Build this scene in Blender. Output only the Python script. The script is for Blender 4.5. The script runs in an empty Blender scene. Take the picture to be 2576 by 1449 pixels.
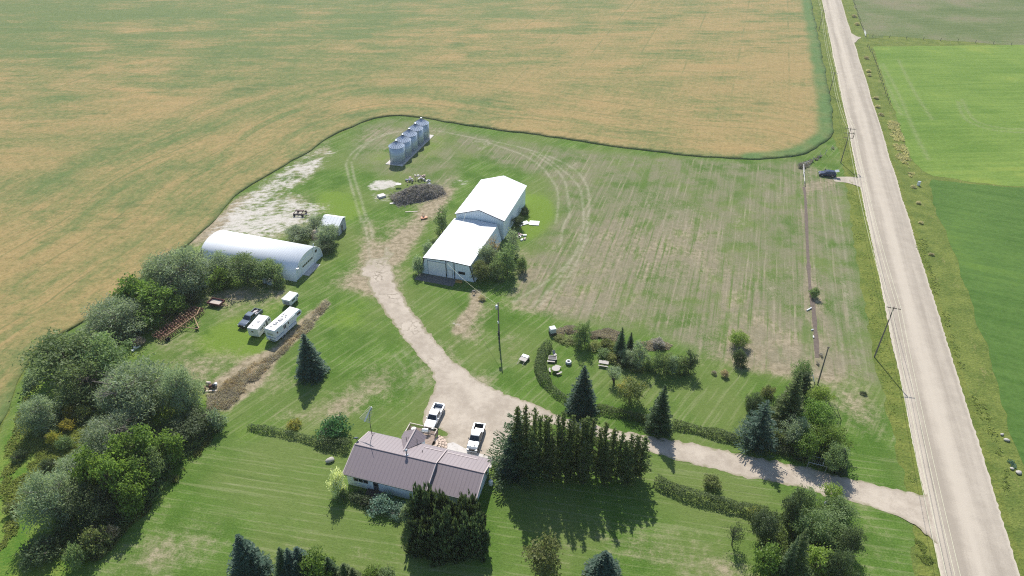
import bpy, math, random
import numpy as np
from mathutils import Vector, Matrix
RNG = np.random.default_rng(7)
random.seed(7)
SC = bpy.context.scene
COL = SC.collection
PI = math.pi
R = math.radians
# ---------------------------------------------------------------- camera model of the survey (drone 88 m up)
HC = 88.0
PITCH = R(34.698)
F = 1717.33          # focal length in the 2576 x 1449 working raster the place was measured in
CX, CY = 1288.0, 724.5
def ray(u, v):
    x = (u-CX)/F; y = (CY-v)/F
    return np.array([x, math.cos(PITCH)+y*math.sin(PITCH), -math.sin(PITCH)+y*math.cos(PITCH)])
def G(u, v, z=0.0):
    d = ray(u, v); t = (z-HC)/d[2]
    return np.array([d[0]*t, d[1]*t, z])
def GP(pts, z=0.0):
    return np.array([G(u, v, z)[:2] for u, v in pts])
def top_height(Y, u, v):
    d = ray(u, v); k = Y/d[1]
    return HC+d[2]*k, d[0]*k
def m_per_px(u, v):
    return float(np.linalg.norm(G(u+1, v)-G(u, v)))
# ---------------------------------------------------------------- object helpers
def tag(o, label=None, cat=None, group=None, kind=None):
    if label: o['label'] = label
    if cat: o['category'] = cat
    if group: o['group'] = group
    if kind: o['kind'] = kind
    return o
def empty(name, loc, rz=0.0, label=None, cat=None, group=None):
    o = bpy.data.objects.new(name, None); COL.objects.link(o)
    o.location = (float(loc[0]), float(loc[1]), float(loc[2]) if len(loc) > 2 else 0.0)
    o.rotation_euler = (0, 0, rz); o.empty_display_size = 0.3
    return tag(o, label, cat, group)
def link(name, me, mat=None, parent=None, loc=None, rz=None):
    o = bpy.data.objects.new(name, me); COL.objects.link(o)
    if mat is not None and len(me.materials) == 0: me.materials.append(mat)
    if parent is not None: o.parent = parent
    if loc is not None: o.location = loc
    if rz is not None: o.rotation_euler = (0, 0, rz)
    return o
class MB:
    """collects shapes into one mesh"""
    def __init__(s): s.v = []; s.f = []
    def add(s, vs, fs):
        n = len(s.v); s.v += [tuple(map(float, p)) for p in vs]; s.f += [tuple(n+i for i in f) for f in fs]
        return s
    def box(s, c, d, rz=0.0, tilt=None):
        x, y, z = d[0]/2, d[1]/2, d[2]/2
        P = [Vector((a*x, b*y, e*z)) for e in (-1, 1) for b in (-1, 1) for a in (-1, 1)]
        M = Matrix.Rotation(rz, 3, 'Z')
        if tilt is not None: M = M @ tilt
        P = [M @ p+Vector(c) for p in P]
        return s.add(P, [(0, 2, 3, 1), (4, 5, 7, 6), (0, 1, 5, 4), (2, 6, 7, 3), (0, 4, 6, 2), (1, 3, 7, 5)])
    def b2(s, a, b):
        return s.box([(a[i]+b[i])/2 for i in range(3)], [abs(b[i]-a[i]) for i in range(3)])
    def tube(s, p0, p1, r0, r1=None, n=8, cap=True):
        r1 = r0 if r1 is None else r1
        p0 = Vector(p0); p1 = Vector(p1); d = (p1-p0)
        if d.length < 1e-6: return s
        d.normalize(); a = d.orthogonal().normalized(); b = d.cross(a)
        vs = []
        for p, r in ((p0, r0), (p1, r1)):
            for i in range(n):
                t = 2*PI*i/n; vs.append(p+(a*math.cos(t)+b*math.sin(t))*r)
        fs = [(i, (i+1) % n, n+(i+1) % n, n+i) for i in range(n)]
        if cap: fs += [tuple(range(n-1, -1, -1)), tuple(range(n, 2*n))]
        return s.add(vs, fs)
    def path(s, pts, r, n=6, r1=None):
        for i in range(len(pts)-1):
            t0 = i/(len(pts)-1); t1 = (i+1)/(len(pts)-1); q = r if r1 is None else r1
            s.tube(pts[i], pts[i+1], r+(q-r)*t0, r+(q-r)*t1, n)
        return s
    def prism(s, poly, axis, a, b):
        """poly: 2-d outline; axis: 'x' (poly is y,z), 'y' (poly is x,z), 'z' (poly is x,y)"""
        n = len(poly)
        def P(p, t): return {'x': (t, p[0], p[1]), 'y': (p[0], t, p[1]), 'z': (p[0], p[1], t)}[axis]
        vs = [P(p, a) for p in poly]+[P(p, b) for p in poly]
        return s.add(vs, [(i, (i+1) % n, n+(i+1) % n, n+i) for i in range(n)]+[tuple(range(n-1, -1, -1)), tuple(range(n, 2*n))])
    def loft(s, secs):
        n = len(secs[0]); vs = [p for q in secs for p in q]; fs = []
        for k in range(len(secs)-1):
            fs += [(k*n+i, k*n+(i+1) % n, (k+1)*n+(i+1) % n, (k+1)*n+i) for i in range(n)]
        m = (len(secs)-1)*n
        fs += [tuple(range(n-1, -1, -1)), tuple(range(m, m+n))]
        return s.add(vs, fs)
    def quad(s, a, b, c, d): return s.add([a, b, c, d], [(0, 1, 2, 3)])
    def slab(s, a, b, c, d, t):
        """a sheet a-b-c-d with thickness t below it"""
        a, b, c, d = map(Vector, (a, b, c, d)); nrm = (b-a).cross(d-a).normalized()*t
        return s.add([a, b, c, d, a-nrm, b-nrm, c-nrm, d-nrm], [(0, 1, 2, 3), (7, 6, 5, 4), (0, 4, 5, 1), (1, 5, 6, 2), (2, 6, 7, 3), (3, 7, 4, 0)])
    def lathe(s, prof, c=(0, 0, 0), n=24, cap=True):
        vs = []; fs = []; k = len(prof)
        for (r, z) in prof:
            for i in range(n):
                t = 2*PI*i/n; vs.append((c[0]+r*math.cos(t), c[1]+r*math.sin(t), c[2]+z))
        for j in range(k-1):
            fs += [(j*n+i, j*n+(i+1) % n, (j+1)*n+(i+1) % n, (j+1)*n+i) for i in range(n)]
        if cap: fs += [tuple(range(n-1, -1, -1)), tuple(range((k-1)*n, k*n))]
        return s.add(vs, fs)
    def torus(s, c, R0, r, axis='z', n=20, m=8):
        vs = []; fs = []
        for i in range(n):
            t = 2*PI*i/n
            for j in range(m):
                q = 2*PI*j/m; rr = R0+r*math.cos(q); h = r*math.sin(q)
                p = (rr*math.cos(t), rr*math.sin(t), h)
                p = {'z': p, 'x': (h, p[0], p[1]), 'y': (p[0], h, p[1])}[axis]
                vs.append((c[0]+p[0], c[1]+p[1], c[2]+p[2]))
        for i in range(n):
            for j in range(m):
                fs.append((i*m+j, ((i+1) % n)*m+j, ((i+1) % n)*m+(j+1) % m, i*m+(j+1) % m))
        return s.add(vs, fs)
    def mesh(s, name, smooth=False):
        me = bpy.data.meshes.new(name); me.from_pydata(s.v, [], s.f); me.validate(); me.update()
        import bmesh
        b = bmesh.new(); b.from_mesh(me); bmesh.ops.recalc_face_normals(b, faces=b.faces); b.to_mesh(me); b.free()
        if smooth: me.polygons.foreach_set('use_smooth', [True]*len(me.polygons))
        return me
    def build(s, name, mat, parent=None, smooth=False, bevel=0.0, loc=None, rz=None):
        o = link(name, s.mesh(name, smooth), mat, parent, loc, rz)
        if bevel:
            m = o.modifiers.new('edge', 'BEVEL'); m.width = bevel; m.segments = 2; m.limit_method = 'ANGLE'; m.angle_limit = R(35)
        return o
def dup(root, loc, rz, label=None, scale=None, group=None):
    r = root.copy(); COL.objects.link(r); r.location = loc; r.rotation_euler = (0, 0, rz)
    if scale is not None: r.scale = scale
    if label: r['label'] = label
    if group: r['group'] = group
    for ch in list(root.children):
        c = ch.copy(); COL.objects.link(c); c.parent = r
        for gch in list(ch.children):
            d = gch.copy(); COL.objects.link(d); d.parent = c
    return r
def np_mesh(name, V, Fq, attrs=None, uv=None):
    """V (n,3), Fq (m,4) quads; attrs {name: (n,) float or (n,4) colour}"""
    me = bpy.data.meshes.new(name); n = len(V); m = len(Fq); k = Fq.shape[1]
    me.vertices.add(n); me.vertices.foreach_set('co', np.asarray(V, np.float32).ravel())
    me.loops.add(m*k); me.loops.foreach_set('vertex_index', np.asarray(Fq, np.int32).ravel())
    me.polygons.add(m); me.polygons.foreach_set('loop_start', np.arange(0, m*k, k, dtype=np.int32))
    me.polygons.foreach_set('loop_total', np.full(m, k, np.int32))
    for a, d in (attrs or {}).items():
        d = np.asarray(d, np.float32)
        if d.ndim == 1:
            me.attributes.new(a, 'FLOAT', 'POINT').data.foreach_set('value', d)
        else:
            me.attributes.new(a, 'FLOAT_COLOR', 'POINT').data.foreach_set('color', d.ravel())
    me.update(calc_edges=True)
    return me
# ---------------------------------------------------------------- node helpers
class NT:
    def __init__(s, name):
        s.m = bpy.data.materials.new(name); s.m.use_nodes = True
        s.t = s.m.node_tree; s.t.nodes.clear(); s.out = s.t.nodes.new('ShaderNodeOutputMaterial')
    def n(s, typ, **kw):
        nd = s.t.nodes.new(typ)
        for k, v in kw.items(): setattr(nd, k, v)
        return nd
    def set(s, sock, v):
        if v is None: return
        if isinstance(v, bpy.types.NodeSocket): s.t.links.new(v, sock)
        elif isinstance(v, (tuple, list)) and len(v) == 3 and sock.type == 'RGBA': sock.default_value = (*v, 1)
        else: sock.default_value = v
    def math(s, op, a, b=None, c=None, clamp=False):
        nd = s.n('ShaderNodeMath', operation=op, use_clamp=clamp)
        s.set(nd.inputs[0], a); s.set(nd.inputs[1], b)
        if c is not None: s.set(nd.inputs[2], c)
        return nd.outputs[0]
    def add(s, a, b): return s.math('ADD', a, b)
    def mul(s, a, b): return s.math('MULTIPLY', a, b)
    def sub(s, a, b): return s.math('SUBTRACT', a, b)
    def mix(s, f, a, b, typ='MIX'):
        nd = s.n('ShaderNodeMix', data_type='RGBA', blend_type=typ, clamp_factor=True)
        s.set(nd.inputs[0], f); s.set(nd.inputs[6], a); s.set(nd.inputs[7], b); return nd.outputs[2]
    def ss(s, x, a, b, lo=0.0, hi=1.0):
        nd = s.n('ShaderNodeMapRange', interpolation_type='SMOOTHSTEP', clamp=True)
        s.set(nd.inputs[0], x); s.set(nd.inputs[1], a); s.set(nd.inputs[2], b); s.set(nd.inputs[3], lo); s.set(nd.inputs[4], hi); return nd.outputs[0]
    def noise(s, vec, scale, detail=3.0, rough=0.55, dist=0.0):
        nd = s.n('ShaderNodeTexNoise'); s.set(nd.inputs['Vector'], vec); nd.inputs['Scale'].default_value = scale
        nd.inputs['Detail'].default_value = detail; nd.inputs['Roughness'].default_value = rough; nd.inputs['Distortion'].default_value = dist
        return nd.outputs[0]
    def pos(s): return s.n('ShaderNodeNewGeometry').outputs['Position']
    def obj(s): return s.n('ShaderNodeTexCoord').outputs['Object']
    def rot(s, vec, ang, sc):
        """coordinates turned by -ang so that x runs along ang; then scaled"""
        nd = s.n('ShaderNodeMapping', vector_type='POINT'); s.set(nd.inputs[0], vec)
        nd.inputs['Rotation'].default_value = (0, 0, -ang)
        n2 = s.n('ShaderNodeVectorMath', operation='MULTIPLY'); s.t.links.new(nd.outputs[0], n2.inputs[0]); n2.inputs[1].default_value = sc
        return n2.outputs[0]
    def vmul(s, vec, sc):
        n2 = s.n('ShaderNodeVectorMath', operation='MULTIPLY'); s.set(n2.inputs[0], vec); n2.inputs[1].default_value = sc; return n2.outputs[0]
    def attr(s, name, typ='GEOMETRY'):
        return s.n('ShaderNodeAttribute', attribute_name=name, attribute_type=typ)
    def sep(s, col):
        nd = s.n('ShaderNodeSeparateColor'); s.set(nd.inputs[0], col); return nd.outputs
    def xyz(s, v):
        nd = s.n('ShaderNodeSeparateXYZ'); s.set(nd.inputs[0], v); return nd.outputs
    def comb(s, x, y, z=0.0):
        nd = s.n('ShaderNodeCombineXYZ'); s.set(nd.inputs[0], x); s.set(nd.inputs[1], y); s.set(nd.inputs[2], z); return nd.outputs[0]
    def bump(s, h, strength, dist=0.1):
        nd = s.n('ShaderNodeBump'); s.set(nd.inputs['Height'], h); nd.inputs['Strength'].default_value = strength; nd.inputs['Distance'].default_value = dist
        return nd.outputs[0]
    def principled(s, col, rough=0.8, spec=0.3, metal=0.0, normal=None):
        nd = s.n('ShaderNodeBsdfPrincipled'); s.set(nd.inputs['Base Color'], col); s.set(nd.inputs['Roughness'], rough)
        nd.inputs['Specular IOR Level'].default_value = spec; s.set(nd.inputs['Metallic'], metal)
        if normal is not None: s.set(nd.inputs['Normal'], normal)
        s.t.links.new(nd.outputs[0], s.out.inputs[0]); return s.m
_M = {}
def mat(name, col, rough=0.6, var=0.2, scale=2.0, spec=0.4, metal=0.0, dirt=None, dirt_amt=0.0, bump=0.0):
    if name in _M: return _M[name]
    t = NT(name); p = t.obj()
    a = t.noise(p, scale, 4.0, 0.6)
    c = t.mix(a, tuple(x*(1-var) for x in col), tuple(min(1, x*(1+var)) for x in col))
    if dirt is not None:
        d = t.ss(t.noise(p, scale*0.6+0.13, 5.0, 0.65), 0.62-dirt_amt*0.3, 0.8-dirt_amt*0.2)
        c = t.mix(d, c, dirt)
    nm = t.bump(a, bump, 0.05) if bump else None
    _M[name] = t.principled(c, rough, spec, metal, nm); return _M[name]
def ribbed(name, col, axis, pitch, rough=0.4, metal=0.0, depth=0.25, dark=0.8, var=0.06, spec=0.5, dirt=None):
    """sheet metal with ribs every `pitch` metres along the object's axis 0/1"""
    if name in _M: return _M[name]
    t = NT(name); p = t.obj(); x = t.xyz(p)[axis]
    w = t.math('PINGPONG', t.mul(x, 1.0/pitch), 0.5)
    rib = t.ss(w, 0.36, 0.47)
    a = t.noise(p, 0.5, 5.0, 0.6)
    c = t.mix(a, tuple(v*(1-var) for v in col), tuple(min(1, v*(1+var)) for v in col))
    if dirt is not None: c = t.mix(t.ss(t.noise(t.vmul(p, (1, 1, 0.3)), 0.9, 6.0, 0.7), 0.55, 0.8, 0, 0.6), c, dirt)
    c = t.mix(rib, c, tuple(v*dark for v in col))
    _M[name] = t.principled(c, rough, spec, metal, t.bump(rib, depth, pitch*0.2)); return _M[name]
# ---------------------------------------------------------------- shared materials
WHITE_METAL = ribbed('sky_tinted_sheet_metal', (0.74, 0.81, 0.85), 0, 0.6, 0.5, depth=0.3, dark=0.86, dirt=(0.6, 0.58, 0.53))  # white metal with the blue of the skylight tinted into its colour
WHITE_ROOF = ribbed('white_roof_metal', (0.80, 0.81, 0.81), 0, 0.9, 0.5, depth=0.25, dark=0.82, dirt=(0.68, 0.68, 0.65))
BRIGHT_ROOF = ribbed('bright_roof_metal', (0.86, 0.86, 0.86), 0, 0.9, 0.45, depth=0.2, dark=0.92)
SHOP_ROOF = ribbed('shop_roof_metal', (0.72, 0.745, 0.75), 0, 0.9, 0.55, depth=0.2, dark=0.84, dirt=(0.62, 0.63, 0.62), spec=0.3)
WHITE_PAINT = mat('white_paint', (0.78, 0.78, 0.76), 0.5, 0.05, 1.5)
STUCCO = mat('sky_tinted_stucco', (0.74, 0.82, 0.87), 0.85, 0.05, 3.0, spec=0.2, dirt=(0.6, 0.6, 0.57), dirt_amt=0.2)  # white wall; bluish skylight of its shaded side is put into the colour
BLACK_TRIM = mat('black_trim', (0.012, 0.013, 0.016), 0.5)
GLASS = mat('window_glass', (0.012, 0.016, 0.022), 0.08, 0.3, 1.0, spec=0.8)
RUBBER = mat('rubber', (0.02, 0.02, 0.021), 0.8)
RIM = mat('wheel_rim', (0.45, 0.46, 0.48), 0.3, metal=0.8)
DARK_STEEL = mat('dark_steel', (0.04, 0.038, 0.04), 0.6, 0.4)
GALV = mat('galvanised_fitting', (0.52, 0.54, 0.56), 0.4, 0.15, 2.0, metal=0.7)
RUST = mat('rusty_red_steel', (0.15, 0.06, 0.047), 0.75, 0.45, 3.0, dirt=(0.30, 0.17, 0.10), dirt_amt=0.5)
RUST_TAN = mat('faded_rusty_bar', (0.45, 0.29, 0.17), 0.75, 0.3, 3.0)
WOOD_POLE = mat('weathered_pole_wood', (0.17, 0.145, 0.125), 0.9, 0.35, 6.0)
GREY_WOOD = mat('grey_weathered_wood', (0.46, 0.42, 0.38), 0.9, 0.25, 5.0)
PALE_WOOD = mat('pale_wood', (0.6, 0.52, 0.44), 0.85, 0.2, 5.0)
CONCRETE = mat('pale_concrete', (0.55, 0.51, 0.47), 0.9, 0.2, 1.2, dirt=(0.35, 0.31, 0.26), dirt_amt=0.4)
BARK = mat('grey_brown_bark', (0.10, 0.082, 0.065), 0.95, 0.4, 5.0)
PALE_BARK = mat('pale_bark', (0.2, 0.175, 0.145), 0.95, 0.4, 5.0)
TWIG = mat('dead_twigs', (0.33, 0.30, 0.28), 0.95, 0.5, 1.2)
def leaf_mat(name, dark, light, trans=0.35, third=None, bright=1.12):
    if name in _M: return _M[name]
    t = NT(name)
    r = t.attr('rnd').outputs['Fac']
    oi = t.n('ShaderNodeObjectInfo').outputs['Random']
    c = t.mix(r, dark, light)
    if third is not None: c = t.mix(t.ss(r, 0.8, 0.9), c, third)
    hsv = t.n('ShaderNodeHueSaturation'); t.set(hsv.inputs['Color'], c)
    t.set(hsv.inputs['Value'], t.add(t.mul(oi, 0.35), bright)); t.set(hsv.inputs['Hue'], t.add(t.mul(oi, 0.02), 0.49))
    c = hsv.outputs[0]
    d = t.n('ShaderNodeBsdfDiffuse'); t.set(d.inputs[0], c)
    tr = t.n('ShaderNodeBsdfTranslucent'); t.set(tr.inputs[0], t.mix(1.0, c, (1.15, 1.2, 0.75), 'MULTIPLY'))
    gl = t.n('ShaderNodeBsdfGlossy'); gl.inputs['Roughness'].default_value = 0.45; t.set(gl.inputs[0], (0.7, 0.7, 0.7))
    m1 = t.n('ShaderNodeMixShader'); m1.inputs[0].default_value = trans
    t.t.links.new(d.outputs[0], m1.inputs[1]); t.t.links.new(tr.outputs[0], m1.inputs[2])
    m2 = t.n('ShaderNodeMixShader'); m2.inputs[0].default_value = 0.012
    t.t.links.new(m1.outputs[0], m2.inputs[1]); t.t.links.new(gl.outputs[0], m2.inputs[2])
    t.t.links.new(m2.outputs[0], t.out.inputs[0])
    _M[name] = t.m; return t.m
L_SPRUCE = leaf_mat('spruce_needles', (0.028, 0.052, 0.026), (0.09, 0.14, 0.065), 0.38)
L_BLUE = leaf_mat('blue_spruce_needles', (0.024, 0.05, 0.036), (0.086, 0.138, 0.102), 0.33)
L_ROW = leaf_mat('row_spruce_needles', (0.045, 0.072, 0.028), (0.155, 0.19, 0.075), 0.46)
L_PINE = leaf_mat('pine_needles', (0.036, 0.06, 0.03), (0.14, 0.19, 0.09), 0.3)
L_WILLOW = leaf_mat('grey_green_leaves', (0.125, 0.165, 0.105), (0.30, 0.36, 0.24), 0.48)
L_MID = leaf_mat('mid_green_leaves', (0.085, 0.13, 0.055), (0.22, 0.285, 0.13), 0.5)
L_MAPLE = leaf_mat('bright_green_leaves', (0.07, 0.125, 0.026), (0.185, 0.275, 0.065), 0.5)
L_LIME = leaf_mat('lime_leaves', (0.13, 0.19, 0.04), (0.27, 0.35, 0.09), 0.5)
L_DARK = leaf_mat('dark_leaves', (0.04, 0.06, 0.03), (0.11, 0.145, 0.07), 0.4)
L_HEDGE = leaf_mat('hedge_leaves', (0.05, 0.078, 0.03), (0.15, 0.19, 0.085), 0.4)
L_SHRUB = leaf_mat('dense_shrub_leaves', (0.03, 0.085, 0.03), (0.09, 0.19, 0.07), 0.4)
L_VARIEG = leaf_mat('variegated_leaves', (0.22, 0.28, 0.10), (0.75, 0.74, 0.48), 0.4)
L_GOLD = leaf_mat('golden_weeds', (0.15, 0.18, 0.045), (0.42, 0.35, 0.07), 0.45)
L_YGREEN = leaf_mat('yellow_green_weeds', (0.15, 0.185, 0.055), (0.30, 0.325, 0.125), 0.5)
L_APPLE = leaf_mat('yellowing_leaves', (0.08, 0.11, 0.045), (0.21, 0.24, 0.09), 0.45, (0.42, 0.34, 0.09))
L_OLIVE = leaf_mat('olive_leaves', (0.09, 0.115, 0.04), (0.21, 0.23, 0.095), 0.45)
L_JUNIPER = leaf_mat('juniper_leaves', (0.07, 0.12, 0.085), (0.17, 0.26, 0.19), 0.35)
L_TAN = leaf_mat('dry_stalks', (0.24, 0.185, 0.12), (0.5, 0.4, 0.27), 0.4)
L_BROWN = leaf_mat('brown_dead_brush', (0.22, 0.188, 0.16), (0.44, 0.39, 0.33), 0.42)
L_GREYDEAD = leaf_mat('grey_dead_brush', (0.13, 0.12, 0.115), (0.44, 0.40, 0.38), 0.3)
L_STRAW = leaf_mat('straw_tufts', (0.30, 0.28, 0.15), (0.56, 0.50, 0.32), 0.42)
# ---------------------------------------------------------------- the ground
def smooth_poly(P, step=1.0, closed=True):
    P = np.asarray(P, float); n = len(P); out = []
    for i in range(n if closed else n-1):
        p0 = P[(i-1) % n] if closed or i > 0 else P[i]; p1 = P[i]; p2 = P[(i+1) % n]; p3 = P[(i+2) % n] if closed or i+2 < n else P[(i+1) % n]
        k = max(1, int(np.linalg.norm(p2-p1)/step))
        for j in range(k):
            t = j/k
            out.append(0.5*((2*p1)+(-p0+p2)*t+(2*p0-5*p1+4*p2-p3)*t*t+(-p0+3*p1-3*p2+p3)*t**3))
    if not closed: out.append(P[-1])
    return np.array(out)
def line_poly(P, step=1.0, closed=True):
    P = np.asarray(P, float); n = len(P); out = []
    for i in range(n if closed else n-1):
        a = P[i]; b = P[(i+1) % n]; k = max(1, int(np.linalg.norm(b-a)/step))
        out += [a+(b-a)*j/k for j in range(k)]
    if not closed: out.append(P[-1])
    return np.array(out)
def seg_dist(X, P, closed=False, want=False):
    """distance of the points X (n,2) to polyline P; want -> also nearest point and arclength"""
    A = P if closed else P[:-1]; B = np.roll(P, -1, 0) if closed else P[1:]
    L = np.r_[0, np.cumsum(np.linalg.norm(B-A, axis=1))]
    best = np.full(len(X), 1e18); near = np.zeros_like(X); arc = np.zeros(len(X))
    for i in range(len(A)):
        d = B[i]-A[i]; l2 = d@d+1e-12
        t = np.clip(((X-A[i])@d)/l2, 0, 1); q = A[i]+t[:, None]*d
        e = ((X-q)**2).sum(1); m = e < best
        best[m] = e[m]
        if want: near[m] = q[m]; arc[m] = L[i]+t[m]*math.sqrt(l2)
    return (np.sqrt(best), near, arc) if want else np.sqrt(best)
def inside(X, P):
    r = np.zeros(len(X), bool); n = len(P)
    for i in range(n):
        a = P[i]; b = P[(i+1) % n]
        if a[1] == b[1]: continue
        c = ((a[1] > X[:, 1]) != (b[1] > X[:, 1])) & (X[:, 0] < (b[0]-a[0])*(X[:, 1]-a[1])/(b[1]-a[1])+a[0])
        r ^= c
    return r
def grid_poly(P, sp, holes=(), jitter=0.0):
    """quads of a square grid inside outline P (and outside holes) whose border is pulled onto the outlines"""
    lo = P.min(0)-sp; hi = P.max(0)+sp
    nx = int((hi[0]-lo[0])/sp)+2; ny = int((hi[1]-lo[1])/sp)+2
    xs = lo[0]+np.arange(nx)*sp; ys = lo[1]+np.arange(ny)*sp
    X, Y = np.meshgrid(xs, ys, indexing='ij'); V = np.stack([X.ravel(), Y.ravel()], 1)
    cx, cy = np.meshgrid(xs[:-1]+sp/2, ys[:-1]+sp/2, indexing='ij'); C = np.stack([cx.ravel(), cy.ravel()], 1)
    keep = inside(C, P)
    for h in holes: keep &= ~inside(C, h)
    i, j = np.meshgrid(np.arange(nx-1), np.arange(ny-1), indexing='ij'); i = i.ravel()[keep]; j = j.ravel()[keep]
    q = np.stack([i*ny+j, (i+1)*ny+j, (i+1)*ny+j+1, i*ny+j+1], 1)
    used, inv = np.unique(q, return_inverse=True); q = inv.reshape(q.shape); V = V[used]
    # border vertices (fewer than 4 faces) go onto the nearest outline
    cnt = np.bincount(q.ravel(), minlength=len(V)); bd = np.where(cnt < 4)[0]
    if len(bd):
        bestd = np.full(len(bd), 1e9); bp = V[bd].copy()
        for O in [P]+list(holes):
            d, near, _ = seg_dist(V[bd], O, True, True); m = d < bestd; bestd[m] = d[m]; bp[m] = near[m]
        if jitter: bp = bp+RNG.normal(0, jitter, bp.shape)
        V[bd] = bp
    return V, q
def vnoise(X, sc, seed=0):
    """cheap smooth 2-d value noise, 0..1"""
    r = np.random.default_rng(seed).random((64, 64)); p = X/sc; i = np.floor(p).astype(int); f = p-i; f = f*f*(3-2*f)
    a = lambda dx, dy: r[(i[:, 0]+dx) % 64, (i[:, 1]+dy) % 64]
    return (a(0, 0)*(1-f[:, 0])+a(1, 0)*f[:, 0])*(1-f[:, 1])+(a(0, 1)*(1-f[:, 0])+a(1, 1)*f[:, 0])*f[:, 1]
def sstep(x, a, b):
    t = np.clip((x-a)/(b-a), 0, 1); return t*t*(3-2*t)
def soft_area(X, pts, soft=2.5):
    P = GP(pts); d = seg_dist(X, P, True); d = np.where(inside(X, P), d, -d)
    return sstep(d, -soft, soft)
def stroke(X, pts, w, smooth=True):
    P = GP(pts); P = smooth_poly(P, 1.5, False) if smooth and len(P) > 2 else P
    out = np.zeros(len(X)); lo = P.min(0)-3*w; hi = P.max(0)+3*w
    m = ((X > lo) & (X < hi)).all(1)
    if m.any(): out[m] = np.exp(-(seg_dist(X[m], P)/w)**2)
    return out
def blob(X, u, v, w, asp=1.0):
    """soft round patch centred on the ground point under (u, v), w metres across the view, w*asp along it"""
    c = G(u, v)[:2]; d = (X-c)/np.array([w, w*asp]); return np.exp(-(d**2).sum(1))

ROAD_DIR = math.atan2(1.0, 0.3274)      # the road's bearing (from +x)
HOUSE_DIR = R(-16.2)
def structure(name, me, m, z=0.0):
    o = link(name, me, m); o['kind'] = 'structure'; o.location.z = z; return o
def sheet(name, V, q, m, z, attrs=None):
    return structure(name, np_mesh(name, np.c_[V, np.zeros(len(V))], q, attrs), m, z)

# ---- materials
def grass_tones(t, p, dark, light, s1=0.35, s2=3.2):
    a = t.noise(p, s1, 4.0, 0.6); b = t.noise(p, s2, 4.0, 0.65)
    f = t.ss(t.add(t.mul(a, 0.55), t.mul(b, 0.45)), 0.36, 0.64)
    return t.mix(f, dark, light), a, b
def verge_mat(name, dark, light, dry, dry_lo=0.52, dry_hi=0.68):
    t = NT(name); p = t.pos()
    c, a, b = grass_tones(t, p, dark, light, 0.25, 2.2)
    n = t.noise(t.rot(p, ROAD_DIR, (0.12, 0.35, 1)), 1.0, 5.0, 0.65)
    c = t.mix(t.ss(t.add(t.mul(n, 0.7), t.mul(b, 0.3)), dry_lo, dry_hi), c, dry)
    n5 = t.noise(p, 1.3, 4.0, 0.75); n6 = t.noise(p, 5.0, 2.0, 0.7); k = t.add(0.5, t.add(t.mul(n5, 0.7), t.mul(n6, 0.3)))
    c = t.mix(1.0, c, t.comb(k, k, k), 'MULTIPLY')
    return t.principled(c, 0.95, 0.05, normal=t.bump(t.add(b, n5), 0.7, 0.3))
M_GROUND = verge_mat('verge_grass', (0.095, 0.135, 0.03), (0.175, 0.205, 0.05), (0.28, 0.235, 0.11), 0.56, 0.72)
M_VERGE_L = verge_mat('verge_yellow_grass', (0.10, 0.14, 0.028), (0.185, 0.205, 0.048), (0.27, 0.235, 0.1), 0.58, 0.74)

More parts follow.
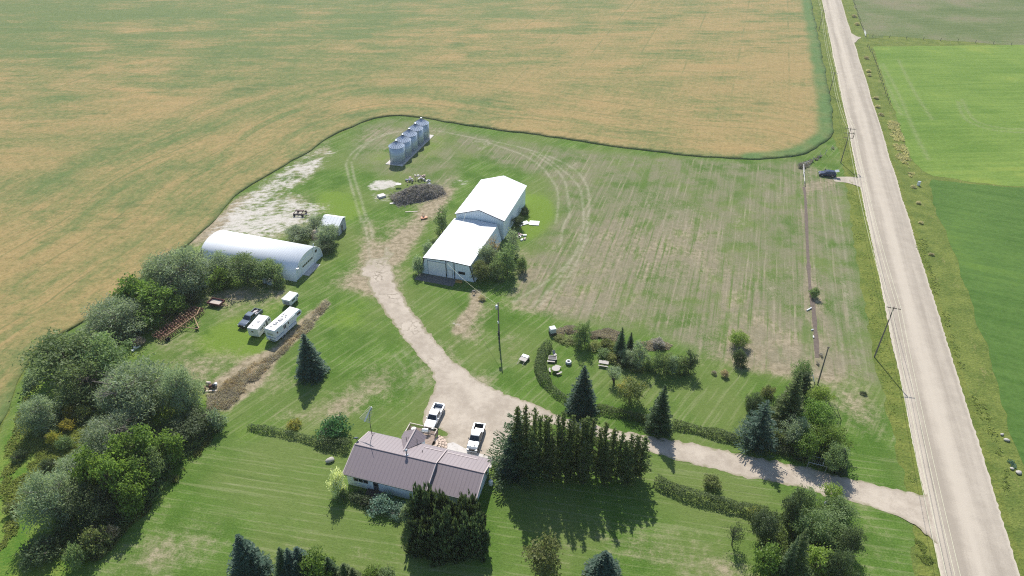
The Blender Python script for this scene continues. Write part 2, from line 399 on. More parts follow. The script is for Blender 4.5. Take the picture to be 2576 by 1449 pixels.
def yard_material():
    t = NT('mown_yard'); p = t.pos()
    A = t.sep(t.attr('mask_a').outputs['Color']); dry, bright, pale = A[0], A[1], A[2]
    B = t.sep(t.attr('mask_b').outputs['Color']); lot, track, wild = B[0], B[1], B[2]
    n0 = t.noise(p, 0.045, 3.0, 0.5); n1 = t.noise(p, 0.17, 4.0, 0.6); n2 = t.noise(p, 0.8, 4.0, 0.65); n3 = t.noise(p, 4.0, 3.0, 0.6)
    g = t.mix(t.ss(t.add(t.mul(n1, 0.5), t.mul(n3, 0.5)), 0.36, 0.66), (0.06, 0.122, 0.018), (0.118, 0.196, 0.038))
    g = t.mix(t.ss(n0, 0.4, 0.62), g, t.mix(n2, (0.10, 0.15, 0.034), (0.155, 0.2, 0.06)))
    # mowing passes: thin pale and dark lines
    y = t.xyz(p)[1]
    front = t.ss(y, 84.0, 78.0)
    st_lot = t.noise(t.rot(p, ROAD_DIR, (0.035, 1.25, 1)), 1.0, 3.0, 0.6)
    st_frt = t.noise(t.rot(p, R(-10.4), (0.03, 1.0, 1)), 1.0, 3.0, 0.65)
    st_mid = t.noise(t.rot(p, R(52), (0.05, 0.9, 1)), 1.0, 3.0, 0.6)
    st = t.mix(front, st_mid, st_frt); st = t.sep(t.mix(lot, st, st_lot))[0]
    g = t.mix(t.ss(st, 0.55, 0.68, 0, 0.42), g, (0.23, 0.25, 0.115))
    g = t.mix(t.ss(st, 0.42, 0.3, 0, 0.38), g, (0.055, 0.10, 0.02))
    # regular mower passes
    def passes(ang, pitch):
        q_ = t.xyz(t.rot(p, ang, (1, 1, 1)))[1]; w_ = t.math('PINGPONG', t.add(t.mul(q_, 1.0/pitch), t.mul(n1, 0.5)), 0.5)
        return t.ss(w_, 0.36, 0.48)
    ps = t.sep(t.mix(lot, t.mix(front, passes(R(52), 1.7), passes(R(-10.4), 1.45)), passes(ROAD_DIR, 1.15)))[0]
    g = t.mix(t.mul(ps, t.ss(n1, 0.38, 0.62, 0.0, 0.36)), g, (0.26, 0.265, 0.14))
    # lush patches
    br = t.mix(n3, (0.095, 0.17, 0.022), (0.19, 0.265, 0.045))
    bf = t.add(t.mul(bright, 0.95), t.add(t.mul(t.sub(n1, 0.5), 1.5), t.add(t.mul(t.sub(n2, 0.5), 1.3), t.mul(t.sub(n0, 0.5), 0.6))))
    g = t.mix(t.mul(t.ss(bf, 0.1, 1.0, 0, 0.9), t.ss(bright, 0.04, 0.8)), g, br)
    # dry thatch and bare soil
    tan = t.mix(t.ss(n2, 0.36, 0.64), (0.22, 0.18, 0.115), (0.37, 0.3, 0.21))
    tan = t.mix(t.ss(n3, 0.5, 0.75, 0, 0.6), tan, (0.41, 0.34, 0.24))
    f = t.add(dry, t.add(t.mul(t.sub(n1, 0.5), 0.8), t.add(t.mul(t.sub(n2, 0.5), 0.7), t.mul(t.sub(n3, 0.5), 0.45))))
    f = t.add(f, t.mul(t.sub(st, 0.5), t.add(0.35, t.mul(lot, 1.2))))
    c = t.mix(t.mul(t.ss(f, 0.3, 0.95), t.ss(dry, 0.15, 0.7, 0.62, 0.95)), g, tan)
    # lot: greyish mown stubble
    grey = t.mix(n3, (0.135, 0.127, 0.075), (0.26, 0.232, 0.155))
    c = t.mix(t.mul(lot, t.ss(t.add(n1, t.mul(t.sub(n3, 0.5), 0.6)), 0.32, 0.62, 0.1, 0.78)), c, grey)
    st2 = t.noise(t.rot(p, ROAD_DIR, (0.09, 2.6, 1)), 1.0, 3.0, 0.65)
    c = t.mix(t.mul(lot, t.ss(t.add(t.mul(st_lot, 0.55), t.mul(st2, 0.45)), 0.53, 0.68, 0, 0.42)), c, (0.35, 0.305, 0.215))
    c = t.mix(t.mul(lot, t.ss(st_lot, 0.44, 0.3, 0, 0.6)), c, t.mix(n3, (0.06, 0.115, 0.022), (0.12, 0.18, 0.045)))
    gp_ = t.noise(t.rot(p, ROAD_DIR, (0.045, 0.16, 1)), 1.0, 4.0, 0.65)
    c = t.mix(t.mul(lot, t.ss(gp_, 0.54, 0.7, 0, 0.75)), c, t.mix(n3, (0.065, 0.125, 0.022), (0.125, 0.185, 0.045)))
    c = t.mix(t.mul(lot, t.ss(t.add(t.mul(gp_, 0.6), t.mul(n2, 0.4)), 0.43, 0.34, 0, 0.6)), c, t.mix(n3, (0.25, 0.215, 0.142), (0.39, 0.345, 0.245)))
    # rough unmown corner
    wl = t.mix(t.ss(t.add(t.mul(n1, 0.6), t.mul(n3, 0.4)), 0.38, 0.62), (0.07, 0.15, 0.02), (0.19, 0.24, 0.05))
    c = t.mix(wild, c, wl)
    # chalky dust
    n4 = t.noise(t.rot(p, R(20), (0.45, 0.9, 1)), 1.0, 6.0, 0.7)
    c = t.mix(t.mul(t.ss(pale, 0.03, 0.22), t.ss(t.add(pale, t.add(t.mul(t.sub(n4, 0.5), 2.6), t.add(t.mul(t.sub(n1, 0.5), 1.6), t.mul(t.sub(n3, 0.5), 0.5)))), 0.3, 0.95, 0, 0.95)), c, t.mix(n2, (0.38, 0.34, 0.285), (0.64, 0.605, 0.55)))
    # wheel tracks: flattened pale grass
    c = t.mix(t.mul(track, t.ss(t.add(t.mul(n2, 0.6), t.mul(n1, 0.4)), 0.35, 0.6, 0.08, 0.62)), c, (0.36, 0.335, 0.235))
    n5 = t.noise(p, 2.1, 4.0, 0.75); n6 = t.noise(p, 7.0, 2.0, 0.7)
    k = t.add(0.52, t.add(t.mul(n5, 0.62), t.mul(n6, 0.34)))
    c = t.mix(1.0, c, t.comb(k, k, k), 'MULTIPLY')
    return t.principled(c, 0.95, 0.06, normal=t.bump(t.add(n3, t.mul(n5, 0.8)), 0.6, 0.14))

def crop_material():
    t = NT('ripening_grain'); p = t.pos()
    A = t.sep(t.attr('mask_a').outputs['Color']); gold, edge, nearw = A[0], A[1], A[2]
    sd = t.attr('sd').outputs['Vector']
    fol = t.noise(t.vmul(sd, (0.09, 0.02, 1)), 1.0, 6.0, 0.66, 0.9)
    fol2 = t.noise(t.vmul(sd, (0.45, 0.06, 1)), 1.0, 5.0, 0.66, 0.6)
    wx = t.noise(t.rot(p, R(6), (0.014, 0.05, 1)), 1.0, 7.0, 0.68, 1.0)
    wx2 = t.noise(t.rot(p, R(-4), (0.05, 0.3, 1)), 1.0, 4.0, 0.62)
    big = t.noise(p, 0.035, 5.0, 0.6); fine = t.noise(p, 1.6, 3.0, 0.7); fine2 = t.noise(p, 0.5, 3.0, 0.65)
    rows = t.noise(t.rot(p, ROAD_DIR, (0.03, 1.3, 1)), 1.0, 2.0, 0.6)
    s1 = t.sep(t.mix(nearw, wx, fol))[0]; s2 = t.sep(t.mix(nearw, wx2, fol2))[0]
    f = t.add(gold, t.add(t.mul(t.sub(s1, 0.5), 1.9), t.add(t.mul(t.sub(s2, 0.5), 0.7), t.mul(t.sub(big, 0.5), 1.1))))
    f = t.add(f, t.add(t.mul(t.sub(fine, 0.5), 0.55), t.add(t.mul(t.sub(fine2, 0.5), 0.5), t.mul(t.sub(rows, 0.5), 0.3))))
    green = t.mix(fine2, (0.088, 0.13, 0.036), (0.15, 0.19, 0.066))
    straw = t.mix(fine2, (0.245, 0.178, 0.07), (0.35, 0.26, 0.115))
    straw = t.mix(t.ss(s1, 0.55, 0.75, 0, 0.5), straw, (0.40, 0.25, 0.105))
    c = t.mix(t.ss(f, 0.08, 0.95), green, straw)
    c = t.mix(t.ss(fine, 0.48, 0.28, 0, 0.35), c, (0.09, 0.09, 0.03))
    c = t.mix(t.ss(t.add(t.mul(s2, 0.6), t.mul(big, 0.4)), 0.6, 0.75, 0, 0.55), c, (0.44, 0.34, 0.18))
    c = t.mix(t.ss(t.add(t.mul(wx2, 0.5), t.mul(big, 0.5)), 0.45, 0.33, 0, 0.6), c, (0.085, 0.125, 0.04))
    dl = t.math('PINGPONG', t.mul(t.xyz(sd)[0], 1/13.0), 0.5); ln_ = t.ss(dl, 0.035, 0.012)
    c = t.mix(t.mul(t.mul(ln_, nearw), t.ss(fol, 0.4, 0.6, 0.1, 0.6)), c, (0.10, 0.13, 0.045))
    dr_ = t.math('PINGPONG', t.mul(t.xyz(t.rot(p, ROAD_DIR, (1, 1, 1)))[1], 1/21.0), 0.5); l2 = t.ss(dr_, 0.025, 0.008)
    c = t.mix(t.mul(t.mul(l2, t.math('SUBTRACT', 1.0, nearw)), t.ss(big, 0.45, 0.6, 0, 0.5)), c, (0.11, 0.14, 0.05))
    c = t.mix(edge, c, t.mix(fine2, (0.065, 0.125, 0.032), (0.13, 0.2, 0.07)))
    f5 = t.noise(p, 0.9, 4.0, 0.75); f6 = t.noise(t.rot(p, R(20), (1.2, 3.0, 1)), 1.0, 3.0, 0.7)
    k = t.add(0.5, t.add(t.mul(f5, 0.65), t.mul(f6, 0.35)))
    c = t.mix(1.0, c, t.comb(k, k, k), 'MULTIPLY')
    h = t.add(t.mul(fine, 0.7), t.add(t.mul(s1, 1.2), t.mul(rows, 0.3)))
    return t.principled(c, 0.9, 0.1, normal=t.bump(h, 0.55, 0.35))

def field_mat(name, dark, light, yel, stripe_dir, tan=None, tan_lo=0.6):
    t = NT(name); p = t.pos()
    n0 = t.noise(p, 0.03, 4.0, 0.6); n1 = t.noise(t.rot(p, stripe_dir, (0.03, 0.45, 1)), 1.0, 4.0, 0.65); n2 = t.noise(p, 1.3, 4.0, 0.7)
    f = t.add(t.mul(n0, 0.4), t.add(t.mul(n1, 0.35), t.mul(n2, 0.25)))
    c = t.mix(t.ss(f, 0.38, 0.6), dark, light)
    c = t.mix(t.ss(t.add(t.mul(n0, 0.7), t.mul(n1, 0.3)), 0.55, 0.68, 0, 0.7), c, yel)
    if tan is not None:
        c = t.mix(t.ss(t.add(t.mul(n0, 0.65), t.mul(n2, 0.35)), tan_lo-0.12, tan_lo+0.06, 0, 0.8), c, t.mix(n2, tuple(x*0.65 for x in tan), tan))
    a = t.attr('track').outputs['Fac']
    c = t.mix(t.mul(a, t.ss(n2, 0.3, 0.7, 0.1, 0.6)), c, (0.27, 0.27, 0.15))
    n5 = t.noise(p, 0.7, 5.0, 0.75); k = t.add(0.62, t.mul(n5, 0.76)); c = t.mix(1.0, c, t.comb(k, k, k), 'MULTIPLY')
    return t.principled(c, 0.95, 0.06, normal=t.bump(n2, 0.5, 0.2))
M_HAY = field_mat('hay_field', (0.10, 0.175, 0.03), (0.165, 0.24, 0.05), (0.21, 0.26, 0.05), R(2))
M_ALFALFA = field_mat('dark_green_field', (0.055, 0.115, 0.022), (0.09, 0.16, 0.036), (0.11, 0.185, 0.032), R(-25))
M_PASTURE = field_mat('pasture', (0.095, 0.13, 0.045), (0.15, 0.18, 0.075), (0.16, 0.19, 0.06), R(8), (0.24, 0.205, 0.135), 0.58)

def gravel_mat(name, col, dark, along, speck=0.5):
    t = NT(name); p = t.pos()
    e = t.attr('edge').outputs['Fac']
    n1 = t.noise(t.rot(p, along, (0.02, 0.55, 1)), 1.0, 4.0, 0.6) if along is not None else t.noise(p, 0.3, 5.0, 0.65)
    n2 = t.noise(p, 0.35, 5.0, 0.6); n3 = t.noise(p, 5.0, 3.0, 0.7)
    f = t.add(t.mul(n1, 0.5), t.add(t.mul(n2, 0.25), t.mul(n3, 0.25)))
    lat = t.attr('lane').outputs['Fac']; f = t.add(f, t.mul(lat, 0.13))
    c = t.mix(t.ss(f, 0.34, 0.68), dark, col)
    c = t.mix(t.ss(n3, 0.62, 0.8, 0, speck), c, tuple(x*0.6 for x in dark))
    c = t.mix(t.ss(t.add(e, t.mul(t.sub(n3, 0.5), 0.5)), 0.5, 0.95, 0, 0.8), c, tuple(min(1, x*1.12) for x in col))
    return t.principled(c, 0.95, 0.08, normal=t.bump(n3, 0.35, 0.06))
M_ROAD = gravel_mat('gravel_road', (0.475, 0.415, 0.335), (0.325, 0.28, 0.225), ROAD_DIR, 0.3)
def drive_mat():
    t = NT('packed_gravel_driveway'); p = t.pos()
    n1 = t.noise(p, 0.2, 5.0, 0.6); n2 = t.noise(p, 0.9, 5.0, 0.65); n3 = t.noise(p, 5.0, 3.0, 0.7)
    c = t.mix(t.ss(t.add(t.mul(n1, 0.5), t.add(t.mul(n2, 0.3), t.mul(n3, 0.2))), 0.38, 0.62), (0.355, 0.30, 0.238), (0.495, 0.428, 0.345))
    e = t.attr('edge').outputs['Fac']; cr = t.attr('crack').outputs['Fac']
    c = t.mix(t.ss(t.add(e, t.mul(t.sub(n2, 0.5), 1.3)), 0.45, 0.9, 0, 0.8), c, t.mix(n3, (0.10, 0.12, 0.04), (0.36, 0.3, 0.2)))
    v = t.n('ShaderNodeTexVoronoi', feature='DISTANCE_TO_EDGE'); t.set(v.inputs['Vector'], p); v.inputs['Scale'].default_value = 0.42
    v.inputs['Randomness'].default_value = 1.0; t.set(v.inputs['Vector'], t.comb(t.add(t.xyz(p)[0], t.mul(n2, 3.0)), t.add(t.xyz(p)[1], t.mul(n1, 4.0))))
    line = t.ss(t.add(v.outputs['Distance'], t.mul(t.sub(n3, 0.5), 0.06)), 0.07, 0.02)
    c = t.mix(t.mul(t.mul(line, cr), t.ss(n1, 0.45, 0.6)), c, (0.17, 0.14, 0.10))
    return t.principled(c, 0.95, 0.08, normal=t.bump(n3, 0.3, 0.05))
M_DRIVE = drive_mat()
M_YARD = yard_material()
M_CROP = crop_material()

# ---- base sheet out to the horizon
me = bpy.data.meshes.new('ground'); me.from_pydata([(-4000, -1500, 0), (4000, -1500, 0), (4000, 6000, 0), (-4000, 6000, 0)], [], [(0, 1, 2, 3)])
structure('ground', me, M_GROUND, -0.03)

# ---- outline of the yard against the crop, walked from the south-west corner round to the road
CROP_EDGE = [(0, 1075), (40, 985), (78, 905), (150, 845), (240, 790), (330, 720), (420, 655), (482, 607), (540, 552), (600, 488), (680, 438), (760, 392), (835, 343), (905, 312),
             (950, 297), (1000, 292), (1070, 299), (1150, 312), (1250, 327), (1400, 347), (1550, 371), (1700, 388), (1850, 400), (1950, 399), (2030, 384), (2078, 357), (2094, 330),
             (2094, 300), (2085, 230), (2066, 130), (2052, 60), (2040, 0)]
E_ = GP(CROP_EDGE)
far_end = E_[-1]+np.array([0.3274, 1.0])*260
CE = smooth_poly(np.r_[E_, [far_end]], 1.2, False)
CE = CE+np.c_[vnoise(CE, 4.0, 3)-0.5, vnoise(CE, 4.0, 4)-0.5]*1.0
SW = E_[0]
OUT = np.r_[CE, [[far_end[0], 640], [-430, 640], [-430, SW[1]-12], [SW[0]-40, SW[1]-12]]]
V, q = grid_poly(OUT, 1.5)
GOLD = np.array([(0,30,.12),(200,30,.15),(400,30,.18),(600,40,.2),(800,40,.25),(1000,30,.35),(1200,30,.35),(1400,40,.45),(1600,40,.6),(1800,40,.7),(1950,30,.5),
 (0,120,.22),(200,130,.25),(400,130,.32),(600,140,.38),(800,110,.32),(1000,100,.45),(1200,110,.5),(1400,100,.55),(1600,120,.75),(1800,120,.8),(2000,120,.8),
 (100,200,.5),(300,210,.6),(500,200,.58),(700,190,.5),(900,180,.52),(1100,190,.65),(1300,170,.65),(1500,210,.75),(1700,210,.78),(1900,220,.85),(2050,240,.8),
 (50,300,.55),(200,300,.7),(350,290,.5),(500,320,.65),(650,250,.58),(800,240,.38),(950,250,.38),(1100,250,.7),(1300,260,.75),(1500,290,.78),(1700,300,.82),(1900,340,.85),(2040,340,.8),
 (60,390,.72),(250,360,.6),(400,330,.42),(550,290,.4),(700,300,.6),(850,270,.4),(1680,262,.15),
 (60,470,.25),(200,450,.2),(320,430,.25),(420,390,.45),(560,370,.58),(680,350,.6),(760,330,.4),(450,320,.6),
 (100,560,.78),(250,540,.78),(400,480,.5),(500,460,.5),(560,430,.5),
 (60,650,.82),(200,640,.82),(350,580,.7),(440,540,.65),(500,540,.42),
 (60,760,.85),(180,740,.82),(250,700,.7),(300,640,.7),(380,620,.6),(430,590,.5),
 (30,870,.8),(120,820,.85),(200,770,.78),(20,930,.55),(5,980,.3)])
gp = GP(GOLD[:, :2]); gv = GOLD[:, 2]
num = np.zeros(len(V)); den = np.zeros(len(V))
Vd = np.c_[V[:, 0], V[:, 1]]
for (x, y), g_ in zip(gp, gv):
    s_ = 4+0.05*y
    w = 1.0/((((Vd[:, 0]-x)/1.5)**2+(Vd[:, 1]-y)**2+s_*s_)**1.6)*(s_**2)
    num += w*g_; den += w
gold = num/den
near_w = CE[:-60]
ia = int(np.argmin(((CE-GP([(1900, 401)])[0])**2).sum(1))); iw = int(np.argmin(((CE-GP([(482, 607)])[0])**2).sum(1)))
d1, _, arc = seg_dist(V, CE[:ia], False, True)
dall = seg_dist(V, CE, False)
right = CE[ia:]
dr = seg_dist(V, right, False)
edge = np.maximum(sstep(dall, 1.6, 0.2)*0.5, sstep(dr, 6.5, 3.5)*0.95)
edge = np.clip(edge*(0.7+0.6*vnoise(V, 5.0, 9)), 0, 1)
nearw = sstep(d1, 95, 30)*sstep(V[:, 1], 330, 230)
sd = np.c_[d1, arc, np.zeros(len(V))]
hgt = 0.28+0.08*(vnoise(V, 3.0, 5)-0.5)+0.08*(vnoise(V, 9.0, 6)-0.5)
me = np_mesh('crop_field', np.c_[V, hgt], q, {'mask_a': np.c_[gold, edge, nearw, np.ones(len(V))]})
a = me.attributes.new('sd', 'FLOAT_VECTOR', 'POINT'); a.data.foreach_set('vector', sd.astype(np.float32).ravel())
import bmesh
bm = bmesh.new(); bm.from_mesh(me)
be = [e for e in bm.edges if e.is_boundary]
ex = bmesh.ops.extrude_edge_only(bm, edges=be)
for v in ex['geom']:
    if isinstance(v, bmesh.types.BMVert): v.co.z = -0.05
bm.to_mesh(me); bm.free()
structure('crop_field', me, M_CROP)

# ---- yard (lawn, stubble lot, bare patches): one mown sheet inside the crop edge and the roadside
YARD = [(0, 1090), (40, 985), (78, 905), (150, 845), (240, 790), (330, 720), (420, 655), (482, 607), (540, 552), (600, 488), (680, 438), (760, 392), (835, 343), (905, 312),
        (950, 297), (1000, 290), (1070, 297), (1150, 310), (1250, 325), (1400, 345), (1550, 369), (1700, 386), (1850, 398), (1950, 397), (2030, 382), (2078, 352), (2098, 345),
        (2110, 380), (2122, 437), (2130, 483), (2160, 683), (2200, 900), (2217, 966), (2250, 1116), (2284, 1243), (2297, 1323), (2304, 1449)]
YP = np.r_[GP(YARD), [G(2306, 1449)[:2]+np.array([-6.0, -22.0])], [[-110, 30]], [[-118, 60]]]
YP = line_poly(YP, 1.0); YP = YP+np.c_[vnoise(YP, 2.2, 13)-0.5, vnoise(YP, 2.2, 14)-0.5]*1.1
V, q = grid_poly(YP, 0.4)
X = V
dry = 0.05+0.22*np.clip(vnoise(X, 11.0, 91)*.6+vnoise(X, 4.0, 92)*.5-.35, 0, 1); bright = np.zeros(len(X)); pale = np.zeros(len(X)); lot = np.zeros(len(X)); track = np.zeros(len(X)); wild = np.zeros(len(X))
lot = soft_area(X, [(1120, 328), (1500, 385), (1900, 412), (2010, 402), (2125, 470), (2160, 683), (2210, 960), (2060, 935), (1900, 925), (1760, 885), (1640, 835), (1400, 795), (1290, 745), (1325, 650), (1410, 540), (1380, 450), (1150, 380)], 3.0)
lot = np.maximum(lot, 0.75*soft_area(X, [(905, 318), (1000, 296), (1130, 318), (1160, 400), (1140, 470), (960, 440), (880, 400)], 4.0))
dry += 0.24*lot
dry += 0.2*soft_area(X, [(1360, 700), (1480, 560), (1700, 560), (1760, 640), (1980, 700), (2000, 880), (1880, 910), (1740, 870), (1560, 820), (1300, 770)], 6)*(0.4+0.6*vnoise(X, 9, 21))
for (u, v, w, asp, s) in [(1560, 590, 9, 1.5, .25), (1640, 640, 8, 2, .25), (1740, 600, 6, 3, .3), (1500, 620, 6, 2, .25), (1900, 850, 8, 1.2, .3), (2000, 905, 9, .6, .55), (1420, 760, 12, .5, .35), (1340, 770, 8, .5, .3), (1820, 700, 6, 3, .22),
                          (1130, 880, 3, 1, .1), (1000, 960, 7, 1.2, .42), (930, 960, 5, 1, .35), (860, 870, 4, 1.5, .15), (700, 960, 5, 1, .42), (840, 1010, 5, 1, .35), (740, 1040, 5, .6, .35), (860, 1040, 6, .6, .3),
                          (430, 880, 9, 1, .42), (520, 930, 8, .8, .36), (600, 770, 12, .7, .38), (560, 740, 8, .5, .4), (690, 740, 6, .6, .35), (640, 905, 6, .6, .35), (470, 970, 6, 1, .35),
                          (450, 1385, 7, .9, .26), (330, 1440, 7, .9, .26), (560, 1330, 6, .8, .34), (420, 1290, 5, .8, .33), (530, 1160, 6, .5, .35), (900, 1390, 7, .5, .34), (1000, 1430, 7, .6, .36), (700, 1390, 6, .6, .4), (400, 1400, 8, .6, .35), (780, 1300, 6, .4, .25), (1000, 1330, 5, .5, .2),
                          (1450, 1300, 5, .7, .25), (1600, 1380, 8, .7, .38), (1700, 1400, 8, .7, .36), (1400, 1420, 5, 1, .35), (1820, 1420, 5, 1, .3), (1790, 1290, 5, .6, .35), (1850, 1440, 6, .6, .35), (1700, 1240, 5, .4, .3), (1520, 1340, 5, .6, .28),
                          (2100, 1000, 7, 1.2, .38), (2180, 1030, 5, 2, .33), (2180, 1330, 6, 1.5, .3), (2230, 1200, 5, 2, .3), (2140, 1380, 5, 1, .25),
                          (1210, 790, 3, 2, .5), (1160, 820, 2.5, 2.5, .55), (1200, 740, 2, 2, .5), (1070, 530, 4, 1.5, .55), (1110, 490, 4, 2, .55), (1030, 590, 4, 1.5, .45), (990, 640, 3, 1.5, .5), (1010, 700, 3, 2, .2),
                          (880, 710, 7, .6, .42), (920, 715, 5, .8, .4), (985, 560, 3, 2, .35), (1150, 450, 6, .6, .3), (1080, 330, 9, .5, .3), (960, 330, 8, .5, .42), (930, 350, 6, .6, .32),
                          (1260, 900, 5, 1, .33), (1290, 850, 5, .7, .34), (1190, 840, 4, 1, .3), (1230, 960, 4, .8, .25), (2000, 860, 10, .7, .3), (2080, 430, 6, .6, .4), (2060, 470, 6, .5, .4), (2090, 400, 5, .5, .35), (1780, 905, 7, .4, .4), (1940, 930, 6, .4, .45), (1330, 690, 4, 1.5, .5), (1310, 640, 3, 1.5, .4)]:
    dry += s*(0.62 if v > 1150 else 0.9)*blob(X, u, v, w, asp)
dry += 0.85*soft_area(X, [(520, 975), (600, 920), (690, 875), (760, 800), (822, 752), (830, 765), (780, 830), (700, 900), (640, 980), (575, 1035), (520, 1040)], 1.5)
dry += 0.3*stroke(X, [(2024, 470), (2031, 616), (2037, 716), (2050, 816), (2056, 930)], 1.6)
dry += 0.45*stroke(X, [(2046, 720), (2062, 830), (2075, 940)], 2.2)
dry += 0.5*stroke(X, [(1198, 735), (1190, 770), (1172, 800), (1150, 830)], 1.3)
dry += 0.5*stroke(X, [(1120, 480), (1070, 545), (1020, 600), (965, 660)], 3.2)+0.4*stroke(X, [(925, 560), (928, 600), (935, 670)], 3.0)
dry += 0.5*stroke(X, [(2020, 480), (2040, 470), (2090, 455)], 2.0)
dry += 0.45*soft_area(X, [(490, 618), (545, 548), (640, 470), (740, 395), (830, 350), (850, 380), (800, 440), (740, 480), (850, 515), (830, 570), (700, 605), (520, 612)], 4)
dry += 0.45*blob(X, 958, 650, 9, 1.6)+0.25*stroke(X, [(930, 725), (985, 800), (1060, 900), (1092, 965)], 2.2)+0.25*stroke(X, [(1000, 720), (1050, 800), (1125, 892), (1205, 958)], 2.2)
for pts in [[(490, 610), (545, 555), (610, 495)], [(520, 590), (560, 560)]]: dry += 0.5*stroke(X, pts, 2.5)
pale = 0.42*soft_area(X, [(525, 600), (560, 545), (620, 495), (690, 450), (770, 400), (812, 400), (800, 425), (730, 462), (690, 500), (800, 515), (820, 535), (770, 560), (700, 587), (560, 592)], 3.5)
pale += 0.27*soft_area(X, [(490, 618), (545, 548), (640, 470), (740, 395), (830, 350), (850, 380), (800, 440), (740, 480), (840, 520), (830, 560), (700, 600), (520, 612)], 3)
pale += 0.2*soft_area(X, [(560, 575), (600, 540), (700, 545), (760, 540), (735, 575), (640, 590)], 3)
pale += 0.95*soft_area(X, [(922, 468), (945, 455), (985, 452), (1003, 460), (992, 473), (960, 478), (935, 478)], 1.2)
pale += 0.5*soft_area(X, [(940, 490), (985, 488), (990, 505), (950, 508)], 2)
pale += 0.6*blob(X, 1160, 812, 1.6, .8)*(vnoise(X, 0.8, 77) > .5)+0.35*blob(X, 1150, 457, 4, .5)
for (u, v, w, asp, s) in [(955, 395, 5, 1.2, 1.1), (1095, 355, 4, 2.0, .9), (1080, 385, 4, 1.5, .7), (1040, 410, 4, 1, .5), (1345, 510, 5, 1.2, 1.2), (1360, 545, 5, 1.2, 1.2), (1335, 580, 4, 1.2, 1.0), (860, 520, 6, 1.0, 1.1), (830, 505, 6, 1, .7), (890, 540, 4, 1, .7),
                          (620, 830, 5, 1, .9), (560, 840, 6, 1, .7), (540, 870, 6, .8, .55), (640, 880, 4, 1, .8), (690, 770, 4, 1, .55), (640, 920, 4, 1, .4), (1330, 720, 5, .8, .7), (1600, 760, 4, 2, .5), (1790, 730, 3, 4, .7), (1850, 760, 3, 3, .6), (1870, 590, 2, 4, .5), (850, 470, 6, 1.5, .4), (850, 640, 8, 1, .45), (900, 780, 8, 1.5, .4), (850, 800, 6, 1, .4), (1060, 700, 3, 2, .4), (610, 1090, 5, .6, .5), (700, 990, 3, 2, .35), (1290, 760, 3, 1, .5), (1500, 1120, 5, .5, .3), (1400, 880, 5, .5, .4), (1470, 910, 5, .5, .3)]:
    bright += s*blob(X, u, v, w, asp)
wild = soft_area(X, [(0, 1120), (60, 990), (110, 900), (330, 740), (480, 620), (510, 640), (500, 720), (440, 800), (350, 870), (330, 930), (520, 990), (540, 1060), (480, 1150), (420, 1230), (330, 1330), (200, 1449), (150, 1500), (-200, 1500)], 2.0)
T = [  # pairs of wheel tracks (pixel polylines in the working raster)
 [(1398,560),(1404,520),(1402,480),(1390,455),(1362,420),(1320,392),(1250,366),(1190,347),(1090,327)], [(1408,620),(1420,560),(1432,540),(1428,490),(1420,455),(1392,420),(1335,383)],
 [(1340,770),(1390,720),(1440,650),(1464,590),(1468,540),(1462,485),(1445,455),(1405,420),(1340,380),(1240,355)], [(1355,770),(1410,720),(1456,650),(1476,580),(1480,540),(1482,500),(1475,465),(1455,435),(1420,410),(1355,383)],
 [(870,414),(880,455),(893,500),(910,560)], [(884,408),(892,450),(908,500),(921,558)], [(890,400),(912,372),(958,340),(1010,330)], [(870,414),(886,385),(930,355),(985,335)],
 [(893,500),(905,540),(915,560),(925,600),(930,650)], [(908,500),(918,535),(930,560),(938,600)],
 [(1200,350),(1222,352),(1230,362),(1215,375)], [(1195,355),(1215,357),(1220,365),(1205,375)],
 [(1290,760),(1400,690),(1480,600)], [(1100,470),(1190,560),(1300,800)] ][:-1]
for P_ in T: track = np.maximum(track, stroke(X, P_, 0.36))
for P_ in [[(2065, 480+k), (2098, 760), (2128, 940)] for k in (0,)]+[[(2085, 480), (2130, 760), (2165, 940)], [(2105, 500), (2140, 720), (2180, 940)], [(1010, 880), (1040, 920), (1045, 960), (1020, 990)], [(990, 890), (1015, 925), (1018, 960), (995, 985)],
            [(1040, 900), (1063, 930), (1072, 965), (1050, 1000)], [(1090, 960), (1280, 850)], [(1120, 990), (1330, 900)], [(1100, 900), (1280, 990)]]:
    track = np.maximum(track, 0.4*stroke(X, P_, 0.3))
tc = smooth_poly(GP([(2022, 470), (2026, 500), (2031, 616), (2037, 716), (2045, 770), (2050, 816), (2056, 900)]), .5, False)
ww_ = .28+.3*vnoise(tc, 2.0, 61); V3 = np.concatenate([np.c_[tc[:, 0]-ww_, tc[:, 1], np.full(len(tc), .02)], np.c_[tc[:, 0]+ww_, tc[:, 1], np.full(len(tc), .02)]]); k_ = len(tc)
structure('trench', np_mesh('trench', V3, np.stack([np.arange(k_-1), np.arange(k_-1)+k_, np.arange(1, k_)+k_, np.arange(1, k_)], 1)), mat('turned_soil', (0.13, 0.1, 0.08), 0.95, 0.5, 1.5))
sheet('lawn', V, q, M_YARD, 0.0, {'mask_a': np.c_[np.clip(dry, 0, 1.4), np.clip(bright, 0, 1.4), np.clip(pale, 0, 1.4), np.ones(len(X))], 'mask_b': np.c_[np.clip(lot, 0, 1), np.clip(track, 0, 1), np.clip(wild, 0, 1), np.ones(len(X))]})

